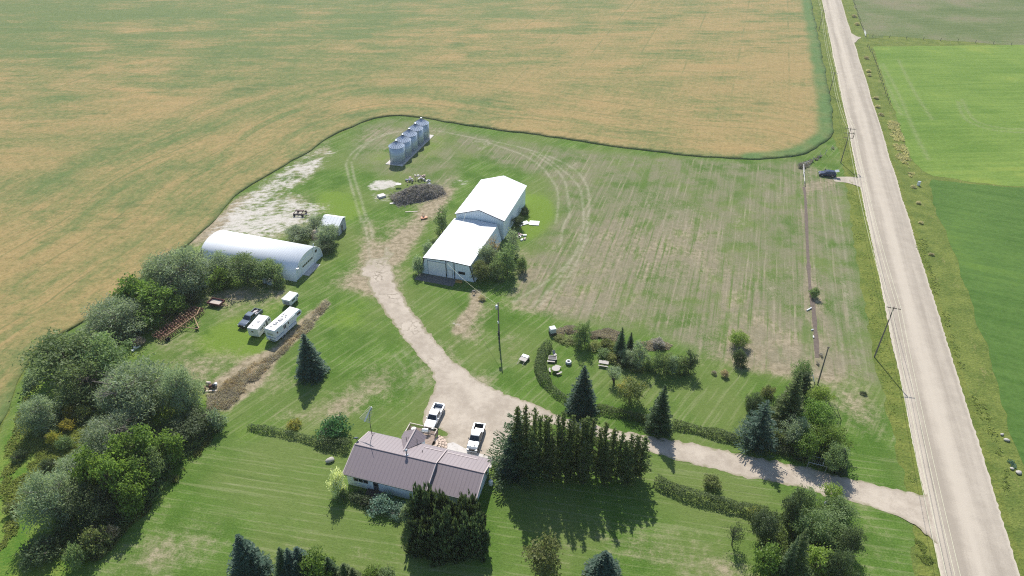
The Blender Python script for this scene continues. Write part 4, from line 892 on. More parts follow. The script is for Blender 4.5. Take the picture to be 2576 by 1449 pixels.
mb = MB(); mb.b2((0.002, 2.9, 0.1), (0.08, 8.1, 3.5)); dr = mb.build('overhead_door', WHITE_PAINT, qu)
for k in range(6):
    y = 3.35+0.75*k; mb = MB(); mb.b2((0.081, y, 1.75), (0.1, y+0.58, 2.2)); mb.build('pane', GLASS, dr)
mb = MB(); mb.b2((0.003, 8.3, 0.0), (0.16, 8.7, 3.7)); mb.build('door_post', WHITE_PAINT, qu)
mb = MB(); mb.b2((0.003, 1.35, 0.05), (0.07, 2.3, 2.1)); mb.build('door', WHITE_PAINT, qu)
mb = MB(); mb.b2((0.003, 1.28, 2.1), (0.05, 2.37, 2.16)); mb.build('door_frame', GALV, qu)
window('window', (0.0, 1.75, 2.75), 0.75, 0.5, 'x+', qu); window('window', (0.0, 9.5, 2.75), 0.9, 0.65, 'x+', qu)
mb = MB(); mb.tube((0.1, 8.5, 3.7), (0.15, 8.9, 5.1), 0.11, n=10); mb.build('flue', WHITE_PAINT, qu)
mb = MB(); mb.b2((0.2, 0.7, 2.95), (0.75, 1.3, 3.15)); mb.build('lamp', WHITE_PAINT, qu)
mb = MB(); mb.b2((0.01, 3.0, 0.0), (1.6, 8.2, 0.05)); mb.build('sill_slab', CONCRETE, qu)

# ---- little grey shed with white roof
h0 = G(850.5, 573.4, 2.4); h1 = G(871.3, 552, 2.4); g0 = G(815.6, 545.8, 3.9)
sh_d = (h1-h0)[:2]; SHW = float(np.linalg.norm(sh_d)); SHD = math.atan2(sh_d[1], sh_d[0])-PI/2
print('small shed', SHW, math.degrees(SHD))
ss_ = empty('garden_shed', (h0[0], h0[1], 0), SHD, 'small weathered grey shed with white roof beside the bushes', 'shed')
GREYW = ribbed('grey_board_wall', (0.42, 0.43, 0.45), 1, 0.25, 0.9, depth=0.3, dark=0.75, var=0.2, dirt=(0.25, 0.25, 0.26))
SLn = 5.4; yr_ = SHW*0.68
mb = MB(); mb.prism([(0.2, 0), (SHW-0.2, 0), (SHW-0.2, 3.05), (yr_, 3.55), (0.2, 2.35)], 'x', -SLn+0.2, -0.2); mb.build('wall', GREYW, ss_)
roof_panel('roof', (-SLn, 0, 2.4), (0, 0, 2.4), (0, yr_, 3.72), (-SLn, yr_, 3.72), WHITE_ROOF, ss_, 0.06)
roof_panel('roof', (0, SHW, 3.15), (-SLn, SHW, 3.15), (-SLn, yr_+0.004, 3.72), (0, yr_+0.004, 3.72), WHITE_ROOF, ss_, 0.06)
mb = MB(); mb.b2((-0.198, 1.7, 0.05), (-0.14, 2.6, 2.0)); mb.build('door', DARK_DOOR, ss_)
mb = MB(); mb.prism([(0.7, 2.55), (SHW-0.2, 2.95), (yr_, 3.5)], 'x', -0.198, -0.17); mb.build('gable_board', mat('darker_gable', (0.2, 0.22, 0.25), 0.8), ss_)

# ---- five galvanised grain bins on one concrete pad
def bin_mats():
    t = NT('galvanised_bin_wall'); p = t.obj(); x = t.xyz(p)
    h = t.math('PINGPONG', t.mul(x[2], 1/0.16), 0.5)
    ang = t.math('ARCTAN2', x[1], x[0]); band = t.n('ShaderNodeTexWhiteNoise', noise_dimensions='2D')
    t.set(band.inputs['Vector'], t.comb(t.math('FLOOR', t.mul(ang, 1.6)), t.math('FLOOR', t.mul(x[2], 1/0.85))))
    n = t.noise(t.vmul(p, (1, 1, 0.25)), 2.0, 5, 0.65)
    c = t.mix(band.outputs[0], (0.38, 0.46, 0.56), (0.50, 0.58, 0.68)); c = t.mix(t.ss(n, 0.45, 0.75, 0, 0.5), c, (0.30, 0.35, 0.41))  # blue of the diffuse sky is mixed into these base tones
    seam = t.ss(t.math('PINGPONG', t.mul(x[2], 1/0.85), 0.5), 0.04, 0.01); c = t.mix(seam, c, (0.12, 0.125, 0.13))
    return t.principled(c, 0.4, 0.5, 0.2, t.bump(h, 0.35, 0.05))
BIN_WALL = bin_mats()
BIN_ROOF = mat('galvanised_bin_roof', (0.50, 0.56, 0.64), 0.38, 0.12, 1.5, metal=0.3)
BR, BH, BA = 2.37, 5.1, 6.75
c0 = G(998, 414)[:2]+np.array([0.1, BR]); a4 = G(1059.4, 297.7, BA)[:2]
print('bins', c0, a4, np.linalg.norm(a4-c0)/4)
bin0 = empty('grain_bin', (c0[0], c0[1], 0.12), 0, 'galvanised grain bin at the near end of the row of five', 'grain bin', 'row of five grain bins')
MB().lathe([(BR, 0), (BR, BH)], n=40).build('wall', BIN_WALL, bin0, True)
MB().lathe([(BR+0.12, BH-0.06), (0.34, BA-0.28), (0.34, BA-0.30)], n=40).build('roof', BIN_ROOF, bin0)
mb = MB()
for k in range(20):
    t = 2*PI*k/20; mb.tube(((BR+0.1)*math.cos(t), (BR+0.1)*math.sin(t), BH-0.02), (0.36*math.cos(t), 0.36*math.sin(t), BA-0.24), 0.035, n=4)
mb.build('roof_ribs', mat('bin_rib', (0.25, 0.28, 0.33), 0.4, metal=0.6), bin0)
MB().lathe([(0.36, 0), (0.36, 0.3), (0.42, 0.31), (0.3, 0.42), (0.0, 0.45)], (0, 0, BA-0.3), 18).build('cap', GALV, bin0, True)
mb = MB(); [mb.tube((s, -BR-0.08, 0.3), (s, -BR-0.08, BH), 0.025, n=4) for s in (-0.2, 0.2)]; [mb.tube((-0.2, -BR-0.08, 0.4+0.35*k), (0.2, -BR-0.08, 0.4+0.35*k), 0.02, n=4) for k in range(14)]
l_ = mb.build('ladder', GALV, bin0); l_.rotation_euler = (0, 0, R(-60))
for k, lab in enumerate(['second of the five galvanised grain bins, next behind the nearest', 'middle galvanised grain bin of the row of five', 'fourth galvanised grain bin, in front of the farthest one', 'galvanised grain bin at the far end of the row by the crop edge']):
    p = c0+(a4-c0)*(k+1)/4; dup(bin0, (p[0], p[1], 0.12), 0.5*(k+1), lab)
bd = math.atan2((a4-c0)[1], (a4-c0)[0]); bm_ = (c0+a4)/2; bl = float(np.linalg.norm(a4-c0))
pad = empty('concrete_pad', (bm_[0], bm_[1], 0), bd, 'long concrete pad under the row of grain bins', 'concrete pad')
mb = MB(); mb.box((0, 0, 0.06), (bl+6.2, 5.6, 0.12)); mb.build('slab', CONCRETE, pad)
# ---- tan cone-roofed bin swallowed by the bushes
cb = G(799, 606)[:2]
tn = empty('old_granary', (cb[0], cb[1]+1.2, 0), 0, 'old bin with tan cone roof and dark vent cap sunk among the bushes', 'granary')
MB().lathe([(1.7, 0), (1.7, 1.7)], n=22).build('wall', mat('tan_bin_wall', (0.36, 0.3, 0.24), 0.8, 0.2), tn, True)
MB().lathe([(1.95, 1.62), (0.25, 2.85)], n=22).build('roof', mat('tan_bin_roof', (0.55, 0.43, 0.34), 0.7, 0.15, 1.0), tn, True)
MB().lathe([(0.25, 2.8), (0.25, 3.1), (0.0, 3.15)], n=12).build('cap', DARK_STEEL, tn, True)
# ---------------------------------------------------------------- vehicles and machinery
def paint(name, col, rough=0.28, metal=0.0): return mat(name, col, rough, 0.04, 0.8, spec=0.6, metal=metal)
P_WHITE = paint('car_paint_white', (0.8, 0.8, 0.8)); P_SILVER = paint('car_paint_silver', (0.21, 0.235, 0.26), 0.3, 0.4); P_GREY = paint('car_paint_grey', (0.12, 0.15, 0.19), 0.28, 0.4); P_NAVY = paint('car_paint_navy', (0.016, 0.025, 0.07))
P_TWO = paint('car_paint_dark_lower', (0.05, 0.048, 0.055))
LAMP = mat('lamp_lens', (0.6, 0.62, 0.62), 0.15, 0.1); TAIL = mat('tail_lens', (0.25, 0.02, 0.02), 0.2)
SEAT = mat('dark_plastic', (0.02, 0.02, 0.022), 0.6)
def wheel(x, y, r, w, parent):
    mb = MB(); s = 1 if x > 0 else -1
    mb.torus((0, 0, 0), r-0.11, 0.115, 'x', 22, 8); mb.tube((-w/2, 0, 0), (w/2, 0, 0), r-0.08, n=20)
    t = mb.build('tyre', RUBBER, None, True); 
    wh = bpy.data.objects.new('wheel', None); COL.objects.link(wh); wh.parent = parent; wh.location = (x, y, r); t.parent = wh
    mb = MB(); mb.tube((s*w/2, 0, 0), (s*(w/2+0.02), 0, 0), r*0.62, n=16)
    for k in range(5):
        a = 2*PI*k/5; mb.tube((s*(w/2+0.03), 0, 0), (s*(w/2+0.03), r*.56*math.cos(a), r*.56*math.sin(a)), 0.04, n=5)
    mb.build('rim', RIM, wh); return wh
def sec(y, w, z0, z1, wt=None, ch=0.07):
    """six-sided slice: width w at the waist, wt at the top"""
    wt = w-0.06 if wt is None else wt
    return [(-w*0.94, y, z0), (w*0.94, y, z0), (w, y, z0+(z1-z0)*0.45), (w-0.02, y, z1-ch), (wt-0.04, y, z1), (-wt+0.04, y, z1), (-w+0.02, y, z1-ch), (-w, y, z0+(z1-z0)*0.45)]
def pickup(name, label, loc, rz, body_m, group='pickup trucks', lower=None, L=5.85, bed_m=None, hood_scoop=False):
    v = empty(name, loc, rz, label, 'pickup truck', group); y0 = -L/2; y1 = L/2; hw_ = 0.98
    mb = MB(); mb.loft([sec(y1, 0.80, 0.5, 0.98), sec(y1-0.12, 0.92, 0.42, 1.06), sec(y1-0.5, 0.97, 0.38, 1.14), sec(y1-1.55, hw_, 0.36, 1.2), sec(y1-1.9, hw_, 0.36, 1.22), sec(y0+2.0, hw_, 0.36, 1.22), sec(y0+1.95, hw_, 0.4, 1.22)])
    mb.build('body', body_m, v, bevel=0.03)
    c0 = y1-1.62; c1 = y0+2.0
    rf = [(-0.70, y_, 1.86) for y_ in ()]
    mb = MB(); zc = 1.88     # cab: pillars and roof as a solid, glass set proud of it
    mb.loft([[(-0.86, c0, 1.2), (0.86, c0, 1.2), (0.84, c0-0.02, 1.22), (-0.84, c0-0.02, 1.22)], [(-0.9, c0-0.05, 1.2), (0.9, c0-0.05, 1.2), (0.72, c0-0.72, zc-0.03), (-0.72, c0-0.72, zc-0.03)],
             [(-0.92, c0-0.9, 1.2), (0.92, c0-0.9, 1.2), (0.74, c0-0.95, zc), (-0.74, c0-0.95, zc)], [(-0.92, c1+0.2, 1.2), (0.92, c1+0.2, 1.2), (0.73, c1+0.22, zc), (-0.73, c1+0.22, zc)], [(-0.88, c1, 1.2), (0.88, c1, 1.2), (0.7, c1+0.12, zc-0.06), (-0.7, c1+0.12, zc-0.06)]])
    cab = mb.build('cab', body_m, v, bevel=0.02)
    mb = MB(); mb.slab((-0.80, c0-0.04, 1.245), (0.80, c0-0.04, 1.245), (0.68, c0-0.66, zc-0.06), (-0.68, c0-0.66, zc-0.06), -0.025); mb.build('windshield', GLASS, v)
    for s in (-1, 1):
        for (ya, yb) in ((c0-0.55, c0-1.15), (c0-1.25, c1+0.28)):
            t0 = 0.12 if ya > c0-0.9 else 0.0
            mb = MB(); q = [(s*0.905, ya, 1.26), (s*0.905, yb, 1.26), (s*0.765, yb+0.03, zc-0.1), (s*0.765, ya-0.32*(t0 > 0), zc-0.1)]
            mb.slab(*(q if s < 0 else q[::-1]), -0.02); mb.build('side_window', GLASS, v)
        mb = MB(); mb.box((s*1.07, c0-0.42, 1.3), (0.2, 0.1, 0.22)); mb.build('mirror', SEAT if body_m is not P_WHITE else P_WHITE, v, bevel=0.03)
        mb = MB(); mb.box((s*0.72, y1-0.02, 0.86), (0.36, 0.16, 0.2)); mb.build('headlight', LAMP, v, bevel=0.02)
        mb = MB(); mb.box((s*0.9, y0-0.01, 0.95), (0.14, 0.06, 0.35)); mb.build('tail_light', TAIL, v)
        for yy in (y1-1.05, y0+1.15): 
            wheel(s*0.84, yy, 0.4, 0.26, v)
        for yy in (y1-1.05, y0+1.15):
            mb = MB(); mb.prism([(yy+0.56*math.cos(t), 0.4+0.56*math.sin(t)) for t in np.linspace(0, PI, 12)]+[(yy+0.46*math.cos(t), 0.4+0.46*math.sin(t)) for t in np.linspace(PI, 0, 12)], 'x', s*0.94, s*1.01)
            mb.build('wheel_arch', SEAT, v)
    mb = MB(); q = [(0.72, c1-0.005, 1.3), (-0.72, c1-0.005, 1.3), (-0.64, c1+0.09, zc-0.12), (0.64, c1+0.09, zc-0.12)]; mb.slab(*q, -0.02); mb.build('rear_window', GLASS, v)
    bm_ = bed_m or body_m
    mb = MB(); yb1 = y0+1.93
    for s in (-1, 1): mb.prism([(s*hw_, 0.42), (s*(hw_-0.0), 1.25), (s*(hw_-0.14), 1.25), (s*(hw_-0.14), 0.42)], 'y', y0, yb1)
    mb.b2((-hw_+0.14, yb1-0.08, 0.6), (hw_-0.14, yb1, 1.24)); mb.build('bed_side', body_m, v)
    mb = MB(); mb.b2((-hw_+0.142, y0+0.072, 0.55), (hw_-0.142, yb1-0.083, 0.62)); mb.b2((-hw_+0.142, y0+0.072, 0.621), (-hw_+0.165, yb1-0.083, 1.2)); mb.b2((hw_-0.165, y0+0.072, 0.621), (hw_-0.142, yb1-0.083, 1.2)); mb.b2((-hw_+0.166, yb1-0.105, 0.621), (hw_-0.166, yb1-0.083, 1.2)); mb.build('shaded_bed_inside', bm_, v)  # added dark inside; its colour stands in for shade in the bed
    mb = MB(); mb.b2((-hw_+0.14, y0-0.03, 0.62), (hw_-0.14, y0+0.07, 1.23)); tg = mb.build('tailgate', body_m, v)
    mb = MB(); mb.b2((-0.12, y0-0.05, 1.0), (0.12, y0-0.031, 1.08)); mb.build('handle', SEAT, tg)
    mb = MB(); mb.box((0, y0-0.1, 0.56), (1.86, 0.2, 0.2)); mb.box((0, y1+0.04, 0.52), (1.78, 0.2, 0.22)); mb.build('bumper', GALV if body_m is not P_GREY else SEAT, v, bevel=0.04)
    mb = MB(); mb.box((0, y1+0.0, 0.84), (1.05, 0.1, 0.3)); mb.build('grille', SEAT, v)
    if hood_scoop:
        mb = MB(); [mb.box((s*0.3, y1-0.75, 1.165), (0.16, 0.4, 0.05)) for s in (-1, 1)]; mb.build('hood_vent', SEAT, v)
    return v
def heading(front, rear, zf, zr):
    p = G(*front, zf)[:2]; q = G(*rear, zr)[:2]; d = p-q; return (p+q)/2, math.atan2(d[1], d[0])-PI/2
c, rz = heading((1078.6, 1074), (1105.4, 1015.5), .95, 1.3)
pickup('pickup_truck', 'white pickup truck parked beside the railed rear deck', (c[0], c[1], 0), rz, P_WHITE, bed_m=mat('bed_shade_grey', (0.2, 0.22, 0.25), 0.5))  # grey paints the tailgate's shade into the white truck's bed
c, rz = heading((1187.0, 1130), (1207, 1064.4), .95, 1.3)
pickup('pickup_truck', 'silver pickup truck with empty dark bed parked behind the garage', (c[0], c[1], 0), rz, P_SILVER, bed_m=P_TWO, hood_scoop=True)
c, rz = heading((605, 820), (651.7, 774.4), .95, 1.3)
dark_truck = pickup('pickup_truck', 'dark grey pickup truck with junk in its bed beside the campers', (c[0], c[1], 0), rz, P_GREY, bed_m=P_TWO)
# load in the dark truck's bed
ld = empty('scrap_load', (c[0], c[1], 0.68), rz, 'heap of pale scrap and boards lying in the dark pickup bed', 'scrap')
rg = random.Random(3); mb = MB()
for k in range(16):
    M = Matrix.Rotation(rg.uniform(-.5, .5), 3, 'X') @ Matrix.Rotation(rg.uniform(-.4, .4), 3, 'Y')
    mb.box((rg.uniform(-.5, .5), rg.uniform(-2.5, -1.3), rg.uniform(.12, .45)), (rg.uniform(.08, .35), rg.uniform(.3, 1.1), rg.uniform(.04, .2)), rg.uniform(0, 3), M)
mb.build('scrap_pile', mat('scrap_grey', (0.5, 0.46, 0.45), 0.7, 0.5, 2.0), ld)
# navy suv with an open front door and raised tailgate
p0 = G(2057, 444)[:2]; p1 = G(2103, 448)[:2]; d = p0-p1; c = (p0+p1)/2+np.array([0.35, 1.0])
suv = empty('parked_car', (c[0], c[1], 0), math.atan2(d[1], d[0])-PI/2, 'dark blue sport utility car with open door and raised tailgate by the field gate', 'car')
L = 4.8; y1 = L/2; y0 = -y1
mb = MB(); mb.loft([sec(y1, 0.72, 0.45, 0.85), sec(y1-0.15, 0.86, 0.35, 0.95), sec(y1-0.6, 0.92, 0.3, 1.05), sec(y1-1.35, 0.94, 0.28, 1.12), sec(0, 0.95, 0.28, 1.12), sec(y0+0.4, 0.94, 0.3, 1.14), sec(y0, 0.88, 0.42, 1.1)]); mb.build('body', P_NAVY, suv, bevel=0.04)
mb = MB(); mb.loft([[(-.84, y1-1.25, 1.1), (.84, y1-1.25, 1.1), (.82, y1-1.27, 1.12), (-.82, y1-1.27, 1.12)], [(-.88, y1-1.7, 1.1), (.88, y1-1.7, 1.1), (.66, y1-2.05, 1.68), (-.66, y1-2.05, 1.68)], [(-.88, 0, 1.1), (.88, 0, 1.1), (.68, -.05, 1.74), (-.68, -.05, 1.74)], [(-.86, y0+.3, 1.1), (.86, y0+.3, 1.1), (.64, y0+.6, 1.68), (-.64, y0+.6, 1.68)], [(-.84, y0+.08, 1.1), (.84, y0+.08, 1.1), (.8, y0+.1, 1.12), (-.8, y0+.1, 1.12)]]); mb.build('cabin', P_NAVY, suv, bevel=0.03)
mb = MB(); mb.slab((-.79, y1-1.3, 1.14), (.79, y1-1.3, 1.14), (.64, y1-1.98, 1.64), (-.64, y1-1.98, 1.64), -0.03); mb.build('windshield', GLASS, suv)
for s in (-1, 1):
    for ya, yb in ((y1-1.9, y1-2.6), (y1-2.68, y1-3.45), (y1-3.52, y0+0.62)):
        q = [(s*.885, ya, 1.14), (s*.885, yb, 1.14), (s*.725, yb+.04, 1.6), (s*.725, ya-.08, 1.6)]; mb = MB(); mb.slab(*(q if s < 0 else q[::-1]), -0.02); mb.build('side_window', GLASS, suv)
    mb = MB(); mb.box((s*.66, y1-.06, .74), (.34, .16, .15)); mb.build('headlight', LAMP, suv)
    for yy in (y1-.92, y0+.95): wheel(s*.84, yy, .36, .24, suv)
mb = MB(); mb.box((0, 0, .5), (1.0, .06, .9)); mb.slab((-.45, -.03, .95), (.45, -.03, .95), (.25, .02, 1.4), (-.4, .02, 1.4), .04); od = mb.build('open_door', P_NAVY, suv); od.location = (1.32, y1-1.95, .2); od.rotation_euler = (0, 0, R(12))
mb = MB(); mb.slab((-.8, y0+.45, 1.72), (-.8, y0-.6, 1.95), (.8, y0-.6, 1.95), (.8, y0+.45, 1.72), .07); tg = mb.build('raised_tailgate', P_SILVER, suv)

# ---- travel trailer, fifth-wheel trailer, truck camper
def trailer_frame(near_l, near_r, far_l, z):
    a = G(*near_l, z)[:2]; b = G(*near_r, z)[:2]; f = G(*far_l, z)[:2]
    d = f-a; return a, b, f, math.atan2(d[1], d[0])-PI/2, float(np.linalg.norm(b-a)), float(np.linalg.norm(d))
BLUE_STRIPE = mat('blue_stripe', (0.07, 0.2, 0.42), 0.5); CREAM = mat('cream_trailer_skin', (0.74, 0.73, 0.68), 0.45, 0.05, 1.0); BROWN_STRIPE = mat('brown_stripe', (0.35, 0.27, 0.2), 0.5)
RV_ROOF = mat('white_rv_roof', (0.82, 0.81, 0.79), 0.5, 0.05, 0.8, dirt=(0.66, 0.64, 0.6), dirt_amt=0.3)
CURTAIN = mat('window_curtain', (0.42, 0.46, 0.38), 0.6)
a, b, f, rz, W_, L_ = trailer_frame((664.2, 826.2), (692.8, 833), (730.4, 769.8), 3.1)
print('fifth wheel', W_, L_, math.degrees(rz))
fw = empty('fifth_wheel_trailer', (a[0], a[1], 0), rz, 'long white fifth wheel trailer with blue stripes parked along the dead weeds', 'trailer')
W_ = 2.5; L_ = 8.7; H = 3.1
prof = [(0, 0.62), (0.12, 0.5), (6.4, 0.5), (6.5, 0.6), (6.62, 1.5), (6.9, 1.75), (8.2, 1.75), (8.62, 2.2), (8.55, 2.6), (8.15, H), (0.12, H), (0, H-0.1)]
mb = MB(); mb.prism(prof, 'x', 0, W_); mb.build('body', mat('white_trailer_skin', (0.76, 0.79, 0.79), 0.4, 0.04, 1.0), fw, bevel=0.05)
mb = MB(); mb.b2((0.04, 0.1, H+0.003), (W_-0.04, 8.1, H+0.03)); mb.build('roof', RV_ROOF, fw)
for (y, x, w, l, h) in [(1.0, .9, .35, .3, .12), (1.9, 1.2, .9, .25, .14), (2.5, 1.15, .4, .4, .18), (3.6, 1.2, .7, .9, .2), (4.6, .8, .3, .3, .1), (4.7, 1.6, .3, .3, .1), (5.2, 1.3, .35, .35, .12), (5.4, .6, .3, .5, .1)]:
    mb = MB(); mb.box((x, y, H+.03+h/2), (w, l, h)); mb.build('roof_vent', mat('grey_vent', (0.42, 0.41, 0.4), 0.6), fw, bevel=.03)
for (y, z, w, h) in [(7.6, 2.45, 1.15, .6), (3.0, 2.2, .75, .9), (4.15, 2.3, .4, .55), (0.75, 2.3, .4, .5)]:
    window('window', (W_, y, z), w, h, 'x+', fw, panes=2 if w == .75 else 1)
    if w > .5: window('window', (0, y, z), w, h, 'x-', fw)
mb = MB(); mb.b2((.5, -.03, 1.75), (2.0, -.002, 2.35)); w_ = mb.build('window', WHITE_PAINT, fw)
mb = MB(); mb.b2((.56, -.05, 1.8), (1.94, -.031, 2.3)); mb.build('pane', CURTAIN, w_)
mb = MB(); mb.b2((W_+.002, 0.1, 1.22), (W_+.012, 2.55, 1.36)); mb.b2((W_+.002, 3.4, 1.22), (W_+.012, 6.3, 1.36)); mb.b2((.05, -.013, 1.22), (W_-.05, -.002, 1.36)); mb.b2((-.012, 0.1, 1.22), (-.002, 6.3, 1.36)); mb.b2((W_+.002, 0.1, .98), (W_+.01, 6.3, 1.02)); mb.build('stripe', BLUE_STRIPE, fw)
mb = MB(); mb.b2((W_+.003, 3.55, .6), (W_+.05, 4.0, 2.5)); mb.build('door', CREAM, fw)
mb = MB(); mb.tube((W_+.08, 2.3, 2.95), (W_+.08, 6.4, 2.95), .07, n=8); mb.build('awning', RV_ROOF, fw)
for y in (1.9, 2.75):
    for s in (0, 1): wheel(W_-.12 if s else .12, y, .36, .2, fw)
mb = MB(); mb.box((W_/2, -.16, .52), (2.3, .14, .12)); mb.build('bumper', GALV, fw)
mb = MB(); mb.torus((0, 0, 0), .26, .11, 'y', 18, 8); mb.tube((0, -.1, 0), (0, .12, 0), .24, n=16); o = mb.build('spare_wheel', RV_ROOF, fw, True); o.location = (.75, -.14, .9)
mb = MB(); [mb.b2((x-.05, 6.9, 0), (x+.05, 7.0, 1.75)) for x in (.5, 2.0)]; mb.build('landing_leg', DARK_STEEL, fw)
a, b, f, rz, W_, L_ = trailer_frame((620.9, 825), (647.7, 828.5), (651.7, 790.3), 2.45)
print('travel trailer', W_, L_)
tt = empty('travel_trailer', (a[0], a[1], 0), rz, 'short cream travel trailer between the dark pickup and the long trailer', 'trailer')
W_ = 2.35; L_ = 5.0; H = 2.45
mb = MB(); mb.prism([(0, .55), (.1, .42), (L_-.3, .42), (L_+.12, .9), (L_+.1, 1.5), (L_-.35, H), (.08, H), (0, H-.08)], 'x', 0, W_); mb.build('body', CREAM, tt, bevel=.05)
mb = MB(); mb.b2((.03, .05, H+.003), (W_-.03, L_-.4, H+.03)); mb.build('roof', RV_ROOF, tt)
for (x, y, w) in [(1.25, 2.4, .45), (.75, .9, .3)]:
    mb = MB(); mb.box((x, y, H+.09), (w, w, .12)); mb.build('roof_vent', mat('grey_vent', (0.4, 0.4, 0.4), 0.6), tt, bevel=.03)
for (y, z, w, h) in [(1.3, 1.7, .9, .5), (2.3, 1.75, .5, .45), (4.3, 1.75, .6, .5)]: window('window', (W_, y, z), w, h, 'x+', tt, panes=2 if w > .8 else 1)
window('window', (1.1, 0, 1.7), .5, .4, 'y-', tt); window('window', (0, 2.5, 1.7), .9, .5, 'x-', tt); window('window', (1.2, L_-.1, 1.75), 1.2, .45, 'y+', tt)
mb = MB(); mb.b2((W_+.003, 3.05, .5), (W_+.04, 3.65, 2.2)); d_ = mb.build('door', DARK_DOOR, tt)
mb = MB(); mb.b2((W_+.002, .1, 1.0), (W_+.012, 3.0, 1.12)); mb.b2((-.012, .1, 1.0), (-.002, L_-.2, 1.12)); mb.build('stripe', BROWN_STRIPE, tt)
for s in (0, 1): wheel(W_-.1 if s else .1, 1.9, .34, .2, tt)
mb = MB(); mb.tube((.5, L_, .5), (W_/2, L_+1.1, .5), .05, n=6); mb.tube((W_-.5, L_, .5), (W_/2, L_+1.1, .5), .05, n=6); mb.tube((W_/2, L_+1.05, 0), (W_/2, L_+1.05, .55), .04); mb.build('hitch', DARK_STEEL, tt)
a, b, f, rz, W_, L_ = trailer_frame((708.7, 753.3), (728, 757.8), (725.8, 737.3), 1.75)
print('camper', W_, L_)
cp = empty('truck_camper', (a[0], a[1], 0), rz, 'small boxy white truck camper standing on the grass behind the long trailer', 'camper')
W_ = 2.05; H = 1.85
mb = MB(); mb.prism([(.08, .5), (2.2, .5), (2.2, .95), (3.1, .95), (3.2, 1.2), (3.1, H-.05), (.0, H), (0, .6)], 'x', 0, W_); mb.build('body', mat('camper_skin', (0.7, 0.7, 0.72), 0.5, 0.06, 1.0), cp, bevel=.04)
mb = MB(); mb.b2((-.05, -.05, H-.02), (W_+.05, 3.05, H+.06)); mb.build('roof', RV_ROOF, cp)
window('window', (W_, 1.15, 1.35), 1.2, .4, 'x+', cp); window('window', (W_, 2.65, 1.4), .35, .5, 'x+', cp)
mb = MB(); mb.b2((.35, -.03, .55), (1.75, -.002, 1.45)); mb.build('rear_panel', mat('dusty_panel', (0.33, 0.31, 0.34), 0.7, 0.15), cp)
mb = MB(); [mb.b2((x-.05, y-.05, 0), (x+.05, y+.05, .55)) for x in (.1, W_-.1) for y in (.2, 2.1)]; mb.build('leg', DARK_STEEL, cp)
mb = MB(); mb.box((W_/2, 2.7, .45), (1.7, .5, .5)); mb.build('step_box', mat('grey_vent', (0.4, 0.4, 0.4), 0.6), cp)

# ---- rusty flat trailer
q = [G(*p, .95) for p in ((519.3, 760.7), (551, 767), (563.5, 752.4), (533.3, 747.7))]
d = (q[1]-q[0])[:2]; rz = math.atan2(d[1], d[0]); W_ = float(np.linalg.norm(d)); L_ = float(np.linalg.norm((q[3]-q[0])[:2]))
print('flat', W_, L_)
ft = empty('utility_trailer', (q[0][0], q[0][1], 0), rz, 'rusty red box trailer with pale plywood floor and a bent drawbar', 'trailer')
mb = MB(); mb.b2((0, 0, .5), (W_, .09, .98)); mb.b2((0, L_-.09, .5), (W_, L_, .98)); mb.b2((0, .09, .5), (.09, L_-.09, .98)); mb.b2((W_-.09, .09, .5), (W_, L_-.09, .98)); mb.build('side_boards', mat('maroon_boards', (0.13, 0.045, 0.045), 0.75, 0.3, 3.0), ft)
mb = MB(); mb.b2((.09, .09, .52), (W_-.09, L_-.09, .6)); mb.build('floor', mat('pale_plywood', (0.5, 0.43, 0.38), 0.9, 0.15, 1.5, dirt=(0.25, 0.2, 0.17), dirt_amt=.3), ft)
mb = MB(); mb.tube((W_, .4, .5), (W_+1.3, L_/2, .45), .06, n=6); mb.tube((W_, L_-.4, .5), (W_+1.3, L_/2, .45), .06, n=6); mb.tube((W_+1.25, L_/2, 0), (W_+1.25, L_/2, .6), .05, n=6); mb.build('drawbar', RUST_TAN, ft)
mb = MB(); [mb.b2((W_/2-.06, -.02, .3), (W_/2+.06, L_+.02, .5))]; mb.build('axle', DARK_STEEL, ft)
for y in (-.12, L_+.12):
    wh = bpy.data.objects.new('wheel', None); COL.objects.link(wh); wh.parent = ft; wh.location = (W_/2, y, .33)
    mb = MB(); mb.torus((0, 0, 0), .23, .1, 'y', 20, 8); mb.tube((0, -.08, 0), (0, .08, 0), .22, n=16); mb.build('tyre', RUBBER, wh, True)
# ---- field cultivator: three folded gangs of shanks on a frame
A0 = G(385, 846, .7)[:2]; A1 = G(489, 772, .7)[:2]; d = A1-A0; rz = math.atan2(d[1], d[0]); CL = float(np.linalg.norm(d))
print('cultivator', CL, math.degrees(rz))
cu = empty('field_cultivator', (A0[0], A0[1], 0), rz, 'wide rusty red field cultivator with rows of curved shanks at the shrub edge', 'cultivator')
CW = 2.7
mb = MB()
for k in range(4): mb.tube((0, -CW*k/3, .8), (CL, -CW*k/3, .8), .1, n=6)
for k in range(9): mb.tube((CL*k/8, 0, .8), (CL*k/8, -CW, .8), .06, n=6)
mb.build('frame', RUST, cu)
rg = random.Random(5)
for k in range(4):
    n = 17
    for i in range(n):
        x = CL*(i+.5*(k % 2))/n+.15+rg.uniform(-.13, .13); y = -CW*k/3+rg.uniform(-.08, .08); mb = MB()
        mb.path([(x, y, .82), (x+.05, y+.05, 1.15), (x+.05, y+.35, 1.2), (x, y+.5, .75), (x, y+.3, .3), (x, y+.02, .08)], .075, 5); mb.box((x, y+.05, .1), (.2, .2, .05), .4)
        mb.build('shank', RUST if rg.random() < .6 else RUST_TAN, cu)
